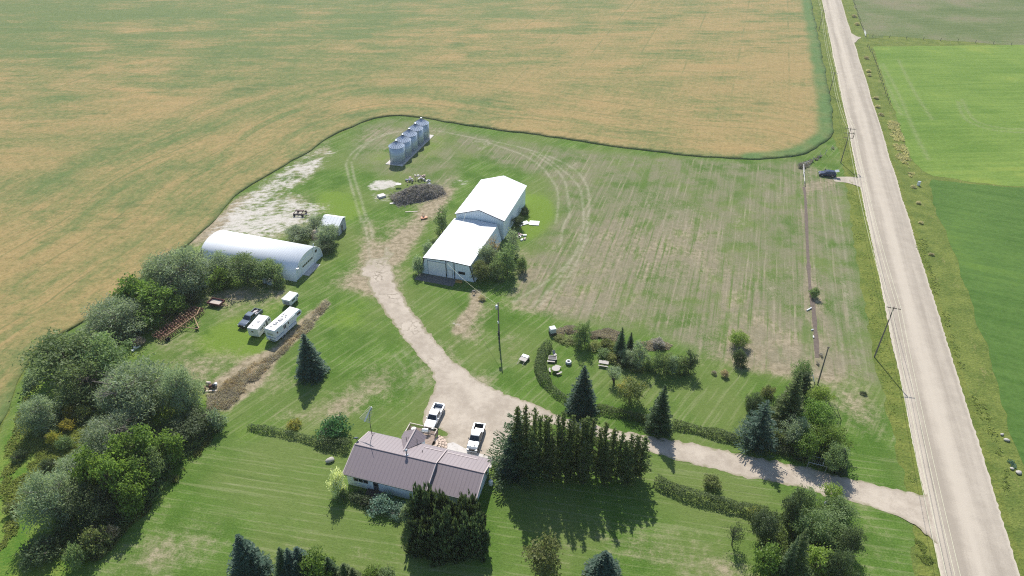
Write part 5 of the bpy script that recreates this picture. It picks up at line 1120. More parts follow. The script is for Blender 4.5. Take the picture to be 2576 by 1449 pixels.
mb = MB(); mb.tube((CL*.42, -CW, .85), (CL*.42, -CW-.7, 1.0), .08); mb.tube((1.0, -CW-.2, 1.2), (CL*.78, -CW-.75, 1.5), .075, n=6); mb.tube((CL*.78, -CW-.75, 1.5), (CL-.2, -CW+.7, 1.3), .075, n=6); mb.tube((1.0, -CW-.2, 1.2), (.6, -CW+.3, .85), .06); mb.build('wing_bar', RUST_TAN, cu)
mb = MB(); mb.tube((CL*.42, -CW, .75), (CL*.52, -CW-3.6, .5), .09, n=6); mb.tube((CL*.75, -CW, .75), (CL*.54, -CW-3.6, .5), .09, n=6); mb.tube((CL*.52, -CW-2.0, .6), (CL*.7, -CW-2.3, .6), .06); mb.build('drawbar', RUST_TAN, cu)
for i, (x, y) in enumerate([(.5, -CW-.35), (1.0, -CW-.4), (CL-.4, .35), (CL*.53, -CW-3.0)]):
    mb = MB(); mb.torus((0, 0, 0), .27, .12, 'x', 18, 8); mb.tube((-.09, 0, 0), (.09, 0, 0), .25, n=14); o = mb.build('wheel', RUBBER, cu, True); o.location = (x, y, .39); o.rotation_euler = (0, 0, .3*i)
pp = G(416.6, 812.8)[:2]; p2 = G(452, 783.6)[:2]
sp = tag(MB().tube((pp[0], pp[1], .5), (p2[0], p2[1], .8), .07, n=6).build('steel_bar', RUST_TAN), 'long tan steel bar lying in the weeds behind the cultivator', 'bar')
# ---- dark old harrow / wagon frame on the chalky ground
hq = G(757, 540)[:2]
hr = empty('wagon_frame', (hq[0], hq[1], 0), R(-8), 'dark rusted wagon frame with drawbar on the bare chalky ground', 'wagon')
mb = MB(); mb.b2((-1.7, -1.0, .55), (1.5, -.85, .72)); mb.b2((-1.7, .85, .55), (1.5, 1.0, .72)); [mb.b2((x, -.85, .58), (x+.14, .85, .7)) for x in (-1.7, -.6, .4, 1.36)]; mb.build('frame', mat('dark_rust', (0.09, 0.055, 0.05), 0.8, 0.4), hr)
mb = MB(); mb.b2((-1.6, .3, .74), (.6, .95, .95)); mb.build('plank_deck', mat('dark_rust', (0.09, 0.055, 0.05)), hr)
mb = MB(); mb.tube((1.5, -.9, .6), (2.9, -.5, .4), .07); mb.tube((1.5, .9, .6), (2.2, .2, .5), .06); mb.build('drawbar', GREY_WOOD, hr)
for x in (-1.3, 1.0):
    for y in (-1.2, 1.2):
        mb = MB(); mb.torus((0, 0, 0), .27, .1, 'y', 18, 6); mb.tube((0, -.07, 0), (0, .07, 0), .25, n=12); o = mb.build('wheel', RUBBER, hr, True); o.location = (x, y, .37)
# ---- small orange mower deck on the track
oq = G(1066, 549)[:2]
om = empty('mower_deck', (oq[0], oq[1], 0), R(25), 'faded orange rotary mower lying on the dirt track', 'mower')
mb = MB(); mb.prism([(-.9, -.5), (-.3, -.75), (.9, -.6), (1.0, .2), (.4, .6), (-.7, .5)], 'z', .15, .38); mb.build('deck', mat('faded_orange', (0.55, 0.24, 0.12), 0.6, 0.25, 2.0), om, bevel=.05)
mb = MB(); mb.lathe([(.28, .39), (.25, .6), (.1, .65)], n=12); mb.build('gearbox', DARK_STEEL, om)
mb = MB(); mb.tube((-.3, .3, .4), (-.1, .6, 1.15), .05); mb.tube((.4, .35, .4), (.1, .65, 1.15), .05); mb.tube((-.1, .6, 1.15), (.1, .65, 1.15), .05); mb.build('hitch_frame', mat('faded_orange', (0.55, 0.24, 0.12)), om)
mb = MB(); mb.torus((-.9, -.65, .2), .14, .07, 'x', 14, 6); mb.build('wheel', RUBBER, om)
# ---- old boat under the bushes by the quonset
bq = G(812*.83854+0, 712)[:2]; bq = G(683, 718)[:2]
bo = empty('old_boat', (bq[0], bq[1], 0), R(35), 'pale blue white boat hull tipped under the bushes beside the quonset hut', 'boat')
secs = []
for i, y in enumerate(np.linspace(0, 3.4, 9)):
    w = .75*math.sqrt(max(0.02, 1-(y/3.45)**3)); secs.append([(-w, y, .62), (-w*.95, y, .58), (-w*.5, y, .12+.1*(y/3.4)**2), (0, y, .05+.25*(y/3.4)**3), (w*.5, y, .12+.1*(y/3.4)**2), (w*.95, y, .58), (w, y, .62), (w*.85, y, .6), (0, y, .3+.2*(y/3.4)**3), (-w*.85, y, .6)])
MB().loft(secs).build('hull', mat('boat_white', (0.55, 0.62, 0.66), 0.5, 0.1), bo, True)
mb = MB(); mb.b2((-.62, .9, .5), (.62, 1.2, .55)); mb.b2((-.6, 2.0, .5), (.6, 2.25, .55)); mb.build('seat', GREY_WOOD, bo)
tq = G(668, 713)[:2]
tk = empty('fuel_tank', (tq[0], tq[1], 0), R(20), 'pale grey round tank half hidden in bush shade beside the old boat', 'tank')
MB().lathe([(0, .2), (.45, .22), (.55, .45), (.55, 1.2), (.45, 1.42), (0, 1.45)], n=18).build('shell', mat('tank_grey', (0.42, 0.45, 0.47), 0.5, 0.15), tk, True)
mb = MB(); [mb.b2((x-.05, y-.05, 0), (x+.05, y+.05, .3)) for x in (-.35, .35) for y in (-.35, .35)]; mb.build('leg', DARK_STEEL, tk)
# ---------------------------------------------------------------- vegetation
def unit(v): return v/(np.linalg.norm(v, axis=1, keepdims=True)+1e-9)
def rhomb(P, D, S, ln, wd):
    ln = np.broadcast_to(np.asarray(ln, float), (len(P),))[:, None]; wd = np.broadcast_to(np.asarray(wd, float), (len(P),))[:, None]
    V = np.stack([P-D*ln/2, P+S*wd/2, P+D*ln/2, P-S*wd/2], 1); return V
def cards_mesh(name, V, rnd):
    n = len(V); return np_mesh(name, V.reshape(-1, 3), np.arange(n*4).reshape(n, 4), {'rnd': np.repeat(np.clip(rnd, 0, 1), 4)})
def rand_dirs(r, n): return unit(r.normal(size=(n, 3)))
def leaves(r, P, out, ln, wd, rnd, spread=0.8):
    """leaf-sized rhombs at P, roughly facing out"""
    n = len(P); N = unit(out+r.normal(size=(n, 3))*spread); T = unit(np.cross(N, rand_dirs(r, n))); S = np.cross(N, T)
    return rhomb(P, T, S, ln*r.uniform(.7, 1.3, n), wd*r.uniform(.7, 1.3, n)), rnd
def limbs_mesh(r, h, rad, n_l, spread, r0, lean=0.0, stems=1, bare=0.0):
    mb = MB(); rr = random.Random(int(r.integers(1e9)))
    for s in range(stems):
        a0 = rr.uniform(0, 2*PI); off = (0.25*math.cos(a0)*(stems > 1), 0.25*math.sin(a0)*(stems > 1))
        top = Vector((off[0]+spread*.35*math.cos(a0)*(stems > 1), off[1]+spread*.35*math.sin(a0)*(stems > 1), h*.8))
        base = Vector((off[0], off[1], -0.1)); p1 = base.lerp(top, .35)+Vector((rr.uniform(-.15, .15), rr.uniform(-.15, .15), 0)); p2 = base.lerp(top, .7)+Vector((rr.uniform(-.25, .25), rr.uniform(-.25, .25), 0))
        pts = [base, p1, p2, top]; mb.path(pts, r0, 7, r0*.2)
        for k in range(n_l):
            t = rr.uniform(.25, .85); i = min(2, int(t*3)); b = pts[i].lerp(pts[i+1], t*3-i)
            a = rr.uniform(0, 2*PI); L = spread*rr.uniform(.5, .95)*(1.1-.5*t)
            L *= rr.choice((.8, 1.0, 1.25)); e = b+Vector((L*math.cos(a), L*math.sin(a), L*rr.uniform(.3, 1.0))); m = b.lerp(e, .5)+Vector((0, 0, .12*L))
            q = r0*(1-t)*.55+.025; mb.path([b, m, e], q, 5, .015)
            for j in range(2):
                a2 = a+rr.uniform(-.9, .9); e2 = m+Vector((.5*L*math.cos(a2), .5*L*math.sin(a2), .4*L*rr.uniform(0, 1))); mb.tube(m, e2, q*.5, .012, 4, False)
    return mb.mesh('trunk')
def proto_spruce(seed, h=10.0, R0=3.0, levels=30, dens=1.0, droop=.25, irregular=.12, gap=0.0):
    r = np.random.default_rng(seed); P = []; D = []; S = []; ln = []; rn = []
    mb = MB(); mb.path([(0, 0, -.1), (0, 0, h*.5), (0, 0, h*.97)], .2, 7, .03)
    zs = np.linspace(.25, h*.985, levels)
    for z in zs:
        t = z/h; L0 = R0*((1-t)**.82)*(.93+.07*math.sin(z*7)); nb = max(4, int((5+11*(1-t))*dens))
        a0 = r.uniform(0, 6.28)
        for k in range(nb):
            if r.random() < gap: continue
            a = a0+2*PI*k/nb+r.normal()*.15; L = L0*(1+r.normal()*irregular)+.12
            zz = z+r.normal()*.1; m = max(2, int(L/.24)); ts = (np.arange(m)+.6)/m
            c = r.random()*.7
            for tt in ts:
                s_ = tt*L; pz = zz-droop*L*tt+ .22*L*tt*tt
                base = np.array([s_*math.cos(a), s_*math.sin(a), pz])
                for q in range(3):
                    side = (q-1)*.75+r.normal()*.25; aa = a+side; w = .18*(1-tt*.4)*L
                    off = np.array([-math.sin(a), math.cos(a), 0])*(q-1)*w*r.uniform(.5, 1.1)
                    d = np.array([math.cos(aa), math.sin(aa), r.uniform(-.25, .35)]); d /= np.linalg.norm(d)
                    sd_ = np.cross(d, np.array([r.normal()*.4, r.normal()*.4, 1.0])); sd_ /= np.linalg.norm(sd_)
                    P.append(base+off); D.append(d); S.append(sd_); ln.append(r.uniform(.34, .6)); rn.append(.15+.35*c+.5*r.random()*(.4+.6*tt))
    P = np.array(P); D = np.array(D); S = np.array(S); ln = np.array(ln)
    V = rhomb(P, D, S, ln, ln*.42)
    # leader
    return mb.mesh('trunk'), cards_mesh('crown', V, np.array(rn)), h, R0
def proto_row(seed, h=10.0, R0=1.25):
    """close-grown spruce: bare lower stem showing, short clumpy upswept branches"""
    r = np.random.default_rng(seed); P = []; D = []; S = []; ln = []; rn = []
    mb = MB(); mb.path([(0, 0, -.1), (.1*r.normal(), .1*r.normal(), h*.5), (0, 0, h*.97)], .14, 6, .03)
    z = .4
    while z < h*.98:
        t = z/h; L0 = R0*(1-t)**.55*(.6+.4*math.sin(min(1, z/2.5)*1.57)); nb = 4 if t < .85 else 3
        for k in range(nb):
            if r.random() < .16: continue
            a = r.uniform(0, 2*PI); L = L0*r.uniform(.45, 1.25)+.1; c = r.random()
            m = max(2, int(L/.2))
            for tt in (np.arange(m)+.5)/m:
                base = np.array([tt*L*math.cos(a), tt*L*math.sin(a), z+.25*L*tt+.2*L*tt*tt])
                for q in range(4):
                    d = np.array([math.cos(a)+r.normal()*.7, math.sin(a)+r.normal()*.7, .45+r.normal()*.4]); d /= np.linalg.norm(d)
                    sd_ = np.cross(d, r.normal(size=3)); sd_ /= np.linalg.norm(sd_)
                    P.append(base+r.normal(size=3)*.11); D.append(d); S.append(sd_); ln.append(r.uniform(.26, .5)); rn.append(.2+.4*c+.4*r.random())
        z += .2+.12*r.random()
    P = np.array(P); V = rhomb(P, np.array(D), np.array(S), np.array(ln), np.array(ln)*.42)
    return mb.mesh('trunk'), cards_mesh('crown', V, np.array(rn)), h, R0
def blob_cards(r, blobs, dens, ln, wd, clump=9, cs=.32, up=.25, thin=.12, strand=0.0):
    """clumps of leaves through the outer part of a set of ellipsoids (cx,cy,cz,rx,ry,rz)"""
    Vs = []; Rn = []
    B = np.array(blobs)
    for (cx, cy, cz, rx, ry, rz) in blobs:
        area = 4*PI*((rx*ry)**1.6/3+(rx*rz)**1.6/3+(ry*rz)**1.6/3)**(1/1.6)
        n = int(area*dens); d = rand_dirs(r, n); d = d[(d[:, 2] > -.75) | (r.random(n) < .3)]; n = len(d)
        rad = 1-.42*r.random(n)**1.6; rad *= 1+.10*r.normal(size=n); rad = rad*np.where(r.random(n) < .14, r.uniform(1.05, 1.5, n), 1)
        C = np.array([cx, cy, cz])+d*np.array([rx, ry, rz])*rad[:, None]
        keep = (r.random(n) > thin) & (C[:, 2] > .05)
        # drop clumps buried deep inside another blob
        for (bx, by, bz, ax, ay, az) in blobs:
            if (bx, by, bz) == (cx, cy, cz): continue
            keep &= (((C-np.array([bx, by, bz]))/np.array([ax, ay, az]))**2).sum(1) > .35
        C = C[keep]; d = d[keep]; n = len(C); tone = r.random()*.45
        ct = tone+.4*r.random(n)
        P = np.repeat(C, clump, 0)+r.normal(size=(n*clump, 3))*cs*np.array([1, 1, .8]); out = np.repeat(unit(d+np.array([0, 0, up])), clump, 0)
        rn = np.repeat(ct, clump)+.25*r.random(n*clump)
        if strand > 0:
            N = len(P); D = unit(out+r.normal(size=(N, 3))*.55); S = unit(np.cross(D, r.normal(size=(N, 3)))); Vs.append(rhomb(P, D, S, ln*r.uniform(.7, 1.4, N), wd*r.uniform(.7, 1.3, N)))
        else: Vs.append(leaves(r, P, out, ln, wd, rn)[0])
        Rn.append(rn)
    return np.concatenate(Vs), np.concatenate(Rn)
def proto_leafy(seed, h=8.0, R0=3.5, nb=18, dens=1.9, ln=.3, wd=.2, clump=17, low=.28, stems=1, thin=.2, strand=0, shape='round', cs=.4, nl=9, r0=.17):
    r = np.random.default_rng(seed); blobs = []
    for i in range(nb):
        t = (i+.5)/nb; z = h*(low+(.86-low)*t)
        env = {'round': math.sin(PI*min(1, .18+.72*t))**.8, 'oval': math.sin(PI*min(.97, .22+.66*t))**.6, 'dome': math.cos(t*1.3)**.6, 'vase': .45+.55*t if t < .8 else .8}[shape]
        a = i*2.4+r.normal()*.4; q = R0*env; br = R0*r.uniform(.2, .46)*(1.1-.4*t); rad = max(0, q-br*.8)*r.uniform(.5, 1.15)
        blobs.append((rad*math.cos(a), rad*math.sin(a), min(z+r.normal()*.1*h*.3, h-br*.75), br, br, br*r.uniform(.65, .95)*(1 if h > R0 else .7)))
    blobs.append((0, 0, h*(low+.42*(1-low)), R0*.55, R0*.55, h*.3*(1-low)+.2))
    V, rn = blob_cards(r, blobs, dens, ln, wd, clump, cs, thin=thin, strand=strand)
    return limbs_mesh(r, h*.9, R0, nl, R0*.8, r0, stems=stems), cards_mesh('crown', V, rn), h, R0
def proto_mugo(seed, h=6.0, R0=2.6):
    """dense many-headed pine: upright candles over a dome that reaches the ground"""
    r = np.random.default_rng(seed); Vs = []; Rn = []
    n = 1500; d = rand_dirs(r, n); d = d[d[:, 2] > -.25]; n = len(d)
    rad = (1-.28*r.random(n)**1.5)*(1+.06*r.normal(size=n)); rz = h*(.86+.0*rad)
    lump = .95+.24*np.sin(4*np.arctan2(d[:, 1], d[:, 0])+seed)*np.cos(5*d[:, 2]+seed)+.1*np.sin(9*d[:, 0]+7*d[:, 1]+seed)
    C = np.stack([d[:, 0]*R0*rad*lump, d[:, 1]*R0*rad*lump, np.maximum(.15, h*.12+d[:, 2]*h*.8*rad*lump)], 1)
    for k in range(6):
        D = unit(d*.35+np.array([0, 0, 1.0])+r.normal(size=(n, 3))*.22); S = unit(np.cross(D, r.normal(size=(n, 3))))
        P = C+r.normal(size=(n, 3))*.10; Vs.append(rhomb(P, D, S, r.uniform(.5, 1.0, n), r.uniform(.16, .3, n))); Rn.append(r.random(n)*.55+.45*(k > 3)*r.random(n))
    mb = MB(); [mb.path([(0, 0, -.1), (.5*math.cos(a), .5*math.sin(a), h*.4), (.9*math.cos(a), .9*math.sin(a), h*.75)], .14, 6, .04) for a in (0.3, 2.4, 4.4)]
    return mb.mesh('trunk'), cards_mesh('crown', np.concatenate(Vs), np.concatenate(Rn)), h, R0
PROTO = {}
for k, s in enumerate((11, 12, 13)): PROTO['spruce%d' % k] = proto_spruce(s)
PROTO['spruce_wide'] = proto_spruce(14, 12, 4.4, 24, .75, .12, .28, .12)
PROTO['spruce_open'] = proto_spruce(15, 11, 3.6, 22, .8, .1, .25, .1)
for k, s in enumerate((21, 22, 23, 24)): PROTO['row%d' % k] = proto_row(s)
for k, s in enumerate((31, 32, 33)): PROTO['mugo%d' % k] = proto_mugo(s)
for k, s in enumerate((41, 42, 43)): PROTO['round%d' % k] = proto_leafy(s)
for k, s in enumerate((51, 52, 53)): PROTO['willow%d' % k] = proto_leafy(s, 8, 4.2, 24, 1.75, .46, .12, 18, .1, 4, .22, 1, 'round', .42, 12)
for k, s in enumerate((61, 62)): PROTO['oval%d' % k] = proto_leafy(s, 8, 2.2, 16, 2.6, .36, .2, 11, .05, 1, .15, 0, 'oval', .33)
for k, s in enumerate((71, 72, 73)): PROTO['shrub%d' % k] = proto_leafy(s, 2.6, 1.9, 11, 6.5, .26, .15, 8, .12, 3, .12, 0, 'dome', .2, 6, .05)
for k, s in enumerate((81, 82)): PROTO['maple%d' % k] = proto_leafy(s, 7.5, 2.6, 20, 2.4, .42, .28, 10, .12, 3, .25, 0, 'oval', .34)
PROTO['sparse'] = proto_leafy(91, 7, 3.2, 12, 1.3, .36, .2, 8, .3, 2, .35, 0, 'round', .4, 16)
PROTO['vase'] = proto_leafy(92, 6, 2.8, 10, 2.6, .34, .2, 9, .5, 3, .2, 0, 'vase', .35, 8)
_TM = {}
def plant(name, pk, leaf, loc, r, h, label, cat='tree', group=None, bark=None, rz=None):
    tr, cr, h0, r0 = PROTO[pk]; e = empty(name, (loc[0], loc[1], 0), random.uniform(0, 6.28) if rz is None else rz, label, cat, group)
    key = (pk, leaf.name, (bark or BARK).name)
    if key not in _TM:
        a = tr.copy(); a.materials.clear(); a.materials.append(bark or BARK); b = cr.copy(); b.materials.clear(); b.materials.append(leaf); _TM[key] = (a, b)
    a, b = _TM[key]
    for nm, me in (('trunk', a), ('crown', b)):
        o = bpy.data.objects.new(nm if cat == 'tree' else {'trunk': 'stem', 'crown': 'foliage'}[nm], me); COL.objects.link(o); o.parent = e
    e.scale = (r/r0, r/r0, h/h0); return e
def stand(u, vb, vt, wpx, fr=.7, ut=None):
    """ground point, radius and height of a plant whose foliage spans vb..vt in the raster at column u, wpx wide"""
    r = wpx/2*m_per_px(u, (vb+vt)/2)*1.0
    b = G(u, vb)[:2]; b = b+np.array([0, r*fr]); h, x = top_height(b[1]+0.0, u if ut is None else ut, vt)
    return b, r, max(h, .5)
def put(name, pk, leaf, u, vb, vt, w, label, cat='tree', group=None, fr=.7, bark=None, ut=None, rz=None):
    b, r, h = stand(u, vb, vt, w, fr, ut); return plant(name, pk, leaf, b, r, h, label, cat, group, bark, rz)

# ---- conifers
put('spruce_tree', 'spruce0', L_BLUE, 778, 961, 840, 82, 'blue green spruce standing alone on the lawn between trailers and driveway')
put('spruce_tree', 'spruce1', L_BLUE, 1465, 1052, 921, 82, 'broad blue spruce inside the curved hedge beside the bend of the driveway')
put('spruce_tree', 'spruce2', L_SPRUCE, 1659, 1098, 969, 72, 'dark green spruce growing out of the hedge midway along the driveway')
put('spruce_tree', 'spruce_open', L_BLUE, 1908, 1140, 1006, 104, 'open branched blue spruce at the end of the driveway hedge', fr=.55)
put('spruce_tree', 'spruce0', L_ROW, 1982, 1090, 934, 84, 'tallest green spruce in the thicket north of the driveway')
put('spruce_tree', 'row2', L_DARK, 2022, 1005, 938, 46, 'dark narrow evergreen behind the tallest spruce of the thicket')
put('spruce_tree', 'spruce1', L_DARK, 2112, 1195, 1128, 50, 'small dark spruce at the outer edge of the thicket near the metal frame')
# close-grown row beside the driveway, with the big spreading one at its house end
plant('spruce_tree', 'spruce_wide', L_SPRUCE, (-0.3+1.2, 74.9), 5.0, 13.9, 'big spreading dark spruce at the house end of the spruce row')
put('spruce_tree', 'spruce1', L_BLUE, 1284, 1212, 1096, 66, 'blue tinted spruce in front of the big spreading spruce by the garage')
ROW = [(1303, 1018), (1325, 1025), (1346, 1028), (1362, 1048), (1374, 1044), (1383, 1047), (1406, 1040), (1418, 1042), (1433, 1054), (1445, 1043), (1453, 1062), (1468, 1059), (1482, 1049), (1494, 1052), (1514, 1066), (1528, 1067), (1547, 1082), (1567, 1090), (1580, 1102), (1592, 1090), (1607, 1095), (1626, 1100)]
pA = np.array([2.6, 74.4]); pB = np.array([21.1, 73.2])
for k, (u, v) in enumerate(ROW):
    d = ray(u, v); t_ = k/(len(ROW)-1); Y = pA[1]+(pB[1]-pA[1])*t_+random.uniform(-.8, .8); h, x = top_height(Y, u, v)
    plant('row_spruce', 'row%d' % (k % 4), L_ROW, (x+random.uniform(-.1, .1), Y), random.uniform(1.15, 1.65), h*random.uniform(.94, 1.03), 'narrow close grown spruce in the tight row along the driveway', group='spruces in the tight row')
for k, (u, v) in enumerate([(1340, 1085), (1390, 1100), (1430, 1105), (1475, 1110), (1530, 1115), (1585, 1128)]):
    t_ = (k+.5)/6; Y = 72.6+random.uniform(-.5, .5); h, x = top_height(Y, u, v)
    plant('row_spruce', 'row%d' % ((k+1) % 4), L_ROW, (x, Y), 1.7, h, 'short shaded spruce on the lawn side of the tight row', group='short spruces before the row')
# dense pines against the front of the house
for k, (u, vb, vt, w, lab) in enumerate([(1066, 1340, 1222, 72, 'dense dark pine nearest the middle of the house front'), (1118, 1345, 1238, 62, 'dense dark pine between two others under the garage eave'), (1178, 1352, 1252, 80, 'dense dark pine at the garage corner of the pine clump'),
                                         (1070, 1395, 1300, 84, 'front pine of the clump on its lawn and shrub side'), (1122, 1408, 1288, 92, 'largest broad headed pine in the middle front of the clump'), (1185, 1402, 1300, 84, 'front pine of the clump on the side toward the spruce row')]):
    put('pine_tree', 'mugo%d' % (k % 3), L_PINE, u, vb, vt, w, lab, fr=.6)
# along the lower edge
put('spruce_tree', 'spruce0', L_BLUE, 618, 1490, 1346, 106, 'large blue spruce at the lower edge of the front lawn', fr=.9)
for k, (pk, lf, u, vb, vt, w, lab) in enumerate([('spruce1', L_SPRUCE, 716, 1480, 1378, 46, 'dark spruce next to the large blue spruce'), ('spruce2', L_BLUE, 735, 1490, 1381, 54, 'bluish spruce, second beyond the large blue spruce'), ('spruce0', L_BLUE, 756, 1485, 1376, 58, 'spiky spruce top just behind the small pale blue one'),
     ('spruce1', L_BLUE, 753, 1500, 1411, 44, 'small pale blue spruce in front of the group at the lower edge'), ('maple0', L_MAPLE, 794, 1500, 1386, 56, 'yellow green leafy top among the spruces at the lower edge'), ('spruce2', L_SPRUCE, 832, 1490, 1402, 42, 'dark green spruce just past the yellow green tree'),
     ('spruce0', L_ROW, 868, 1495, 1417, 44, 'small green spruce two past the yellow green tree'), ('spruce1', L_ROW, 890, 1500, 1429, 40, 'lowest green spruce closing the group at the lower edge'), ('shrub0', L_MAPLE, 932, 1480, 1434, 40, 'bright green shrub top between lower spruces and pine clump'), ('shrub1', L_MID, 966, 1478, 1435, 38, 'mid green shrub top nearest below the pine clump')]):
    put('spruce_tree' if 'spruce' in pk else ('leafy_tree' if 'maple' in pk else 'shrub'), pk, lf, u, vb, vt, w*1.5, lab, cat='shrub' if 'shrub' in pk else 'tree', fr=.9)
put('olive_tree', 'oval0', L_OLIVE, 1370, 1478, 1348, 96, 'olive green cone shaped leafy tree alone at the lower edge', fr=.8)
put('spruce_tree', 'spruce2', L_BLUE, 1522, 1490, 1388, 98, 'pale blue spruce tip alone at the lower edge', fr=.9)
put('shrub', 'sparse', L_DARK, 1848, 1386, 1313, 52, 'dark half dead shrub alone on the dry lawn', 'shrub', bark=DARK_STEEL)

# ---- shelterbelt on the field side
W = 'willow'
for (pk, lf, u, vb, vt, w, lab) in [
    ('willow0', L_WILLOW, 452, 764, 622, 150, 'tall grey green willow nearest the quonset hut'), ('willow1', L_WILLOW, 395, 735, 640, 80, 'grey willow half behind the willow nearest the quonset hut'),
    ('maple0', L_MAPLE, 335, 800, 690, 84, 'bright green maple between two grey willows on the crop edge'), ('maple1', L_MAPLE, 392, 812, 712, 90, 'bright green maple behind the far end of the cultivator'), ('maple0', L_MAPLE, 440, 800, 742, 60, 'small bright maple between willow and cultivator'), ('maple1', L_MAPLE, 368, 838, 770, 70, 'low bright maple beside the steel bar'),
    ('willow2', L_WILLOW, 288, 868, 752, 150, 'round grey willow in the middle of the shelterbelt'), ('willow0', L_WILLOW, 250, 850, 785, 70, 'small grey willow on the crop side of the round one'),
    ('round1', L_MID, 150, 1000, 845, 190, 'very large dark green tree on the crop side of the shelterbelt'), ('round0', L_MID, 255, 985, 850, 140, 'large dark green tree beside the very large one'), ('willow1', L_MID, 195, 1030, 905, 150, 'full green tree in front of the very large one'),
    ('willow2', L_WILLOW, 98, 1098, 997, 96, 'round pale willow standing apart at the crop side'),
    ('willow1', L_WILLOW, 345, 1078, 912, 195, 'broadest grey willow leaning over the trailer yard'), ('willow2', L_WILLOW, 465, 1056, 915, 92, 'tall thin grey willow beside the rusty barrels'), ('willow0', L_WILLOW, 290, 1060, 955, 110, 'grey willow on the shady side of the broadest willow'),
    ('round2', L_DARK, 478, 1120, 1045, 120, 'dark low tree at the corner of the lawn below the dead weeds'),
    ('willow1', L_WILLOW, 262, 1165, 1050, 150, 'pale grey willow above the bright maples'),
    ('maple1', L_MAPLE, 324, 1215, 1085, 66, 'bright maple, topmost of the lower shelterbelt group'), ('maple0', L_MAPLE, 372, 1200, 1070, 84, 'bright maple with the tallest head at the lawn edge'), ('maple1', L_MAPLE, 426, 1180, 1085, 70, 'bright maple nearest the hedge end at the lawn edge'),
    ('maple0', L_MAPLE, 250, 1275, 1120, 74, 'bright maple on the weedy side of the lower group'), ('maple1', L_MAPLE, 300, 1290, 1140, 84, 'bright maple in the middle of the lower group'), ('maple0', L_MAPLE, 350, 1262, 1150, 78, 'bright maple at the mown edge of the lower group'), ('round0', L_MID, 392, 1222, 1130, 70, 'mid green tree at the mown edge between bright maples'), ('maple1', L_MAPLE, 330, 1310, 1195, 70, 'bright maple lowest at the mown edge'),
    ('willow2', L_WILLOW, 195, 1250, 1140, 110, 'thin grey willow beside the weedy strip'), ('willow0', L_WILLOW, 130, 1345, 1190, 130, 'grey willow with bare dead limbs at the lower corner'), ('round2', L_DARK, 235, 1340, 1225, 110, 'dark tree between the lower willow and the maples'), ('sparse', L_WILLOW, 165, 1300, 1185, 90, 'half dead willow with pale bare branches')]:
    put('willow_tree' if 'willow' in pk or pk == 'sparse' else ('maple_tree' if 'maple' in pk else 'leafy_tree'), pk, lf, u, vb, vt, w, lab, bark=PALE_BARK if lf is L_WILLOW else None)
for (pk, lf, u, vb, vt, w, lab, nm) in [
    ('shrub0', L_GOLD, 176, 1060, 1022, 46, 'golden flowering weed clump nearest the very large tree', 'flower_clump'), ('shrub1', L_GOLD, 163, 1092, 1058, 44, 'golden flowering weed clump beside the round pale willow', 'flower_clump'), ('shrub2', L_GOLD, 134, 1125, 1085, 40, 'golden flowering weed clump farthest down the weedy strip', 'flower_clump'), ('shrub0', L_YGREEN, 205, 1062, 1025, 50, 'yellow green weed clump under the shade trees', 'weed_clump'),
    ('shrub1', L_MID, 160, 1135, 1100, 46, 'green shrub touching the golden weeds', 'shrub'), ('shrub2', L_DARK, 45, 1165, 1135, 40, 'dark low shrub in the rough grass strip, upper of two', 'shrub'), ('shrub0', L_DARK, 115, 1190, 1158, 44, 'dark low shrub in the rough grass strip, lower of two', 'shrub'), ('shrub1', L_OLIVE, 30, 1300, 1265, 50, 'olive low shrub near the crop at the lower corner', 'shrub'),
    ('shrub2', L_OLIVE, 240, 1405, 1330, 70, 'olive weedy bush at the mown edge below the maples', 'shrub'), ('shrub0', L_MID, 190, 1440, 1375, 60, 'green weedy bush lowest at the mown edge', 'shrub'), ('shrub1', L_TAN, 275, 1365, 1325, 44, 'tan dry bush at the mown edge', 'shrub'), ('shrub0', L_DARK, 85, 1440, 1370, 110, 'dark thicket bush in the lower corner', 'shrub'),
    ('shrub2', L_WILLOW, 540, 1090, 1030, 60, 'grey low bush at the end of the dead weed strip', 'shrub'), ('shrub0', L_BROWN, 345, 875, 850, 36, 'brown dead bush by the near end of the cultivator', 'shrub'), ('shrub1', L_DARK, 485, 770, 735, 44, 'dark low bush between willow and rusty trailer', 'shrub')]:
    put(nm, pk, lf, u, vb, vt, w, lab, 'shrub' if nm == 'shrub' else 'weeds')
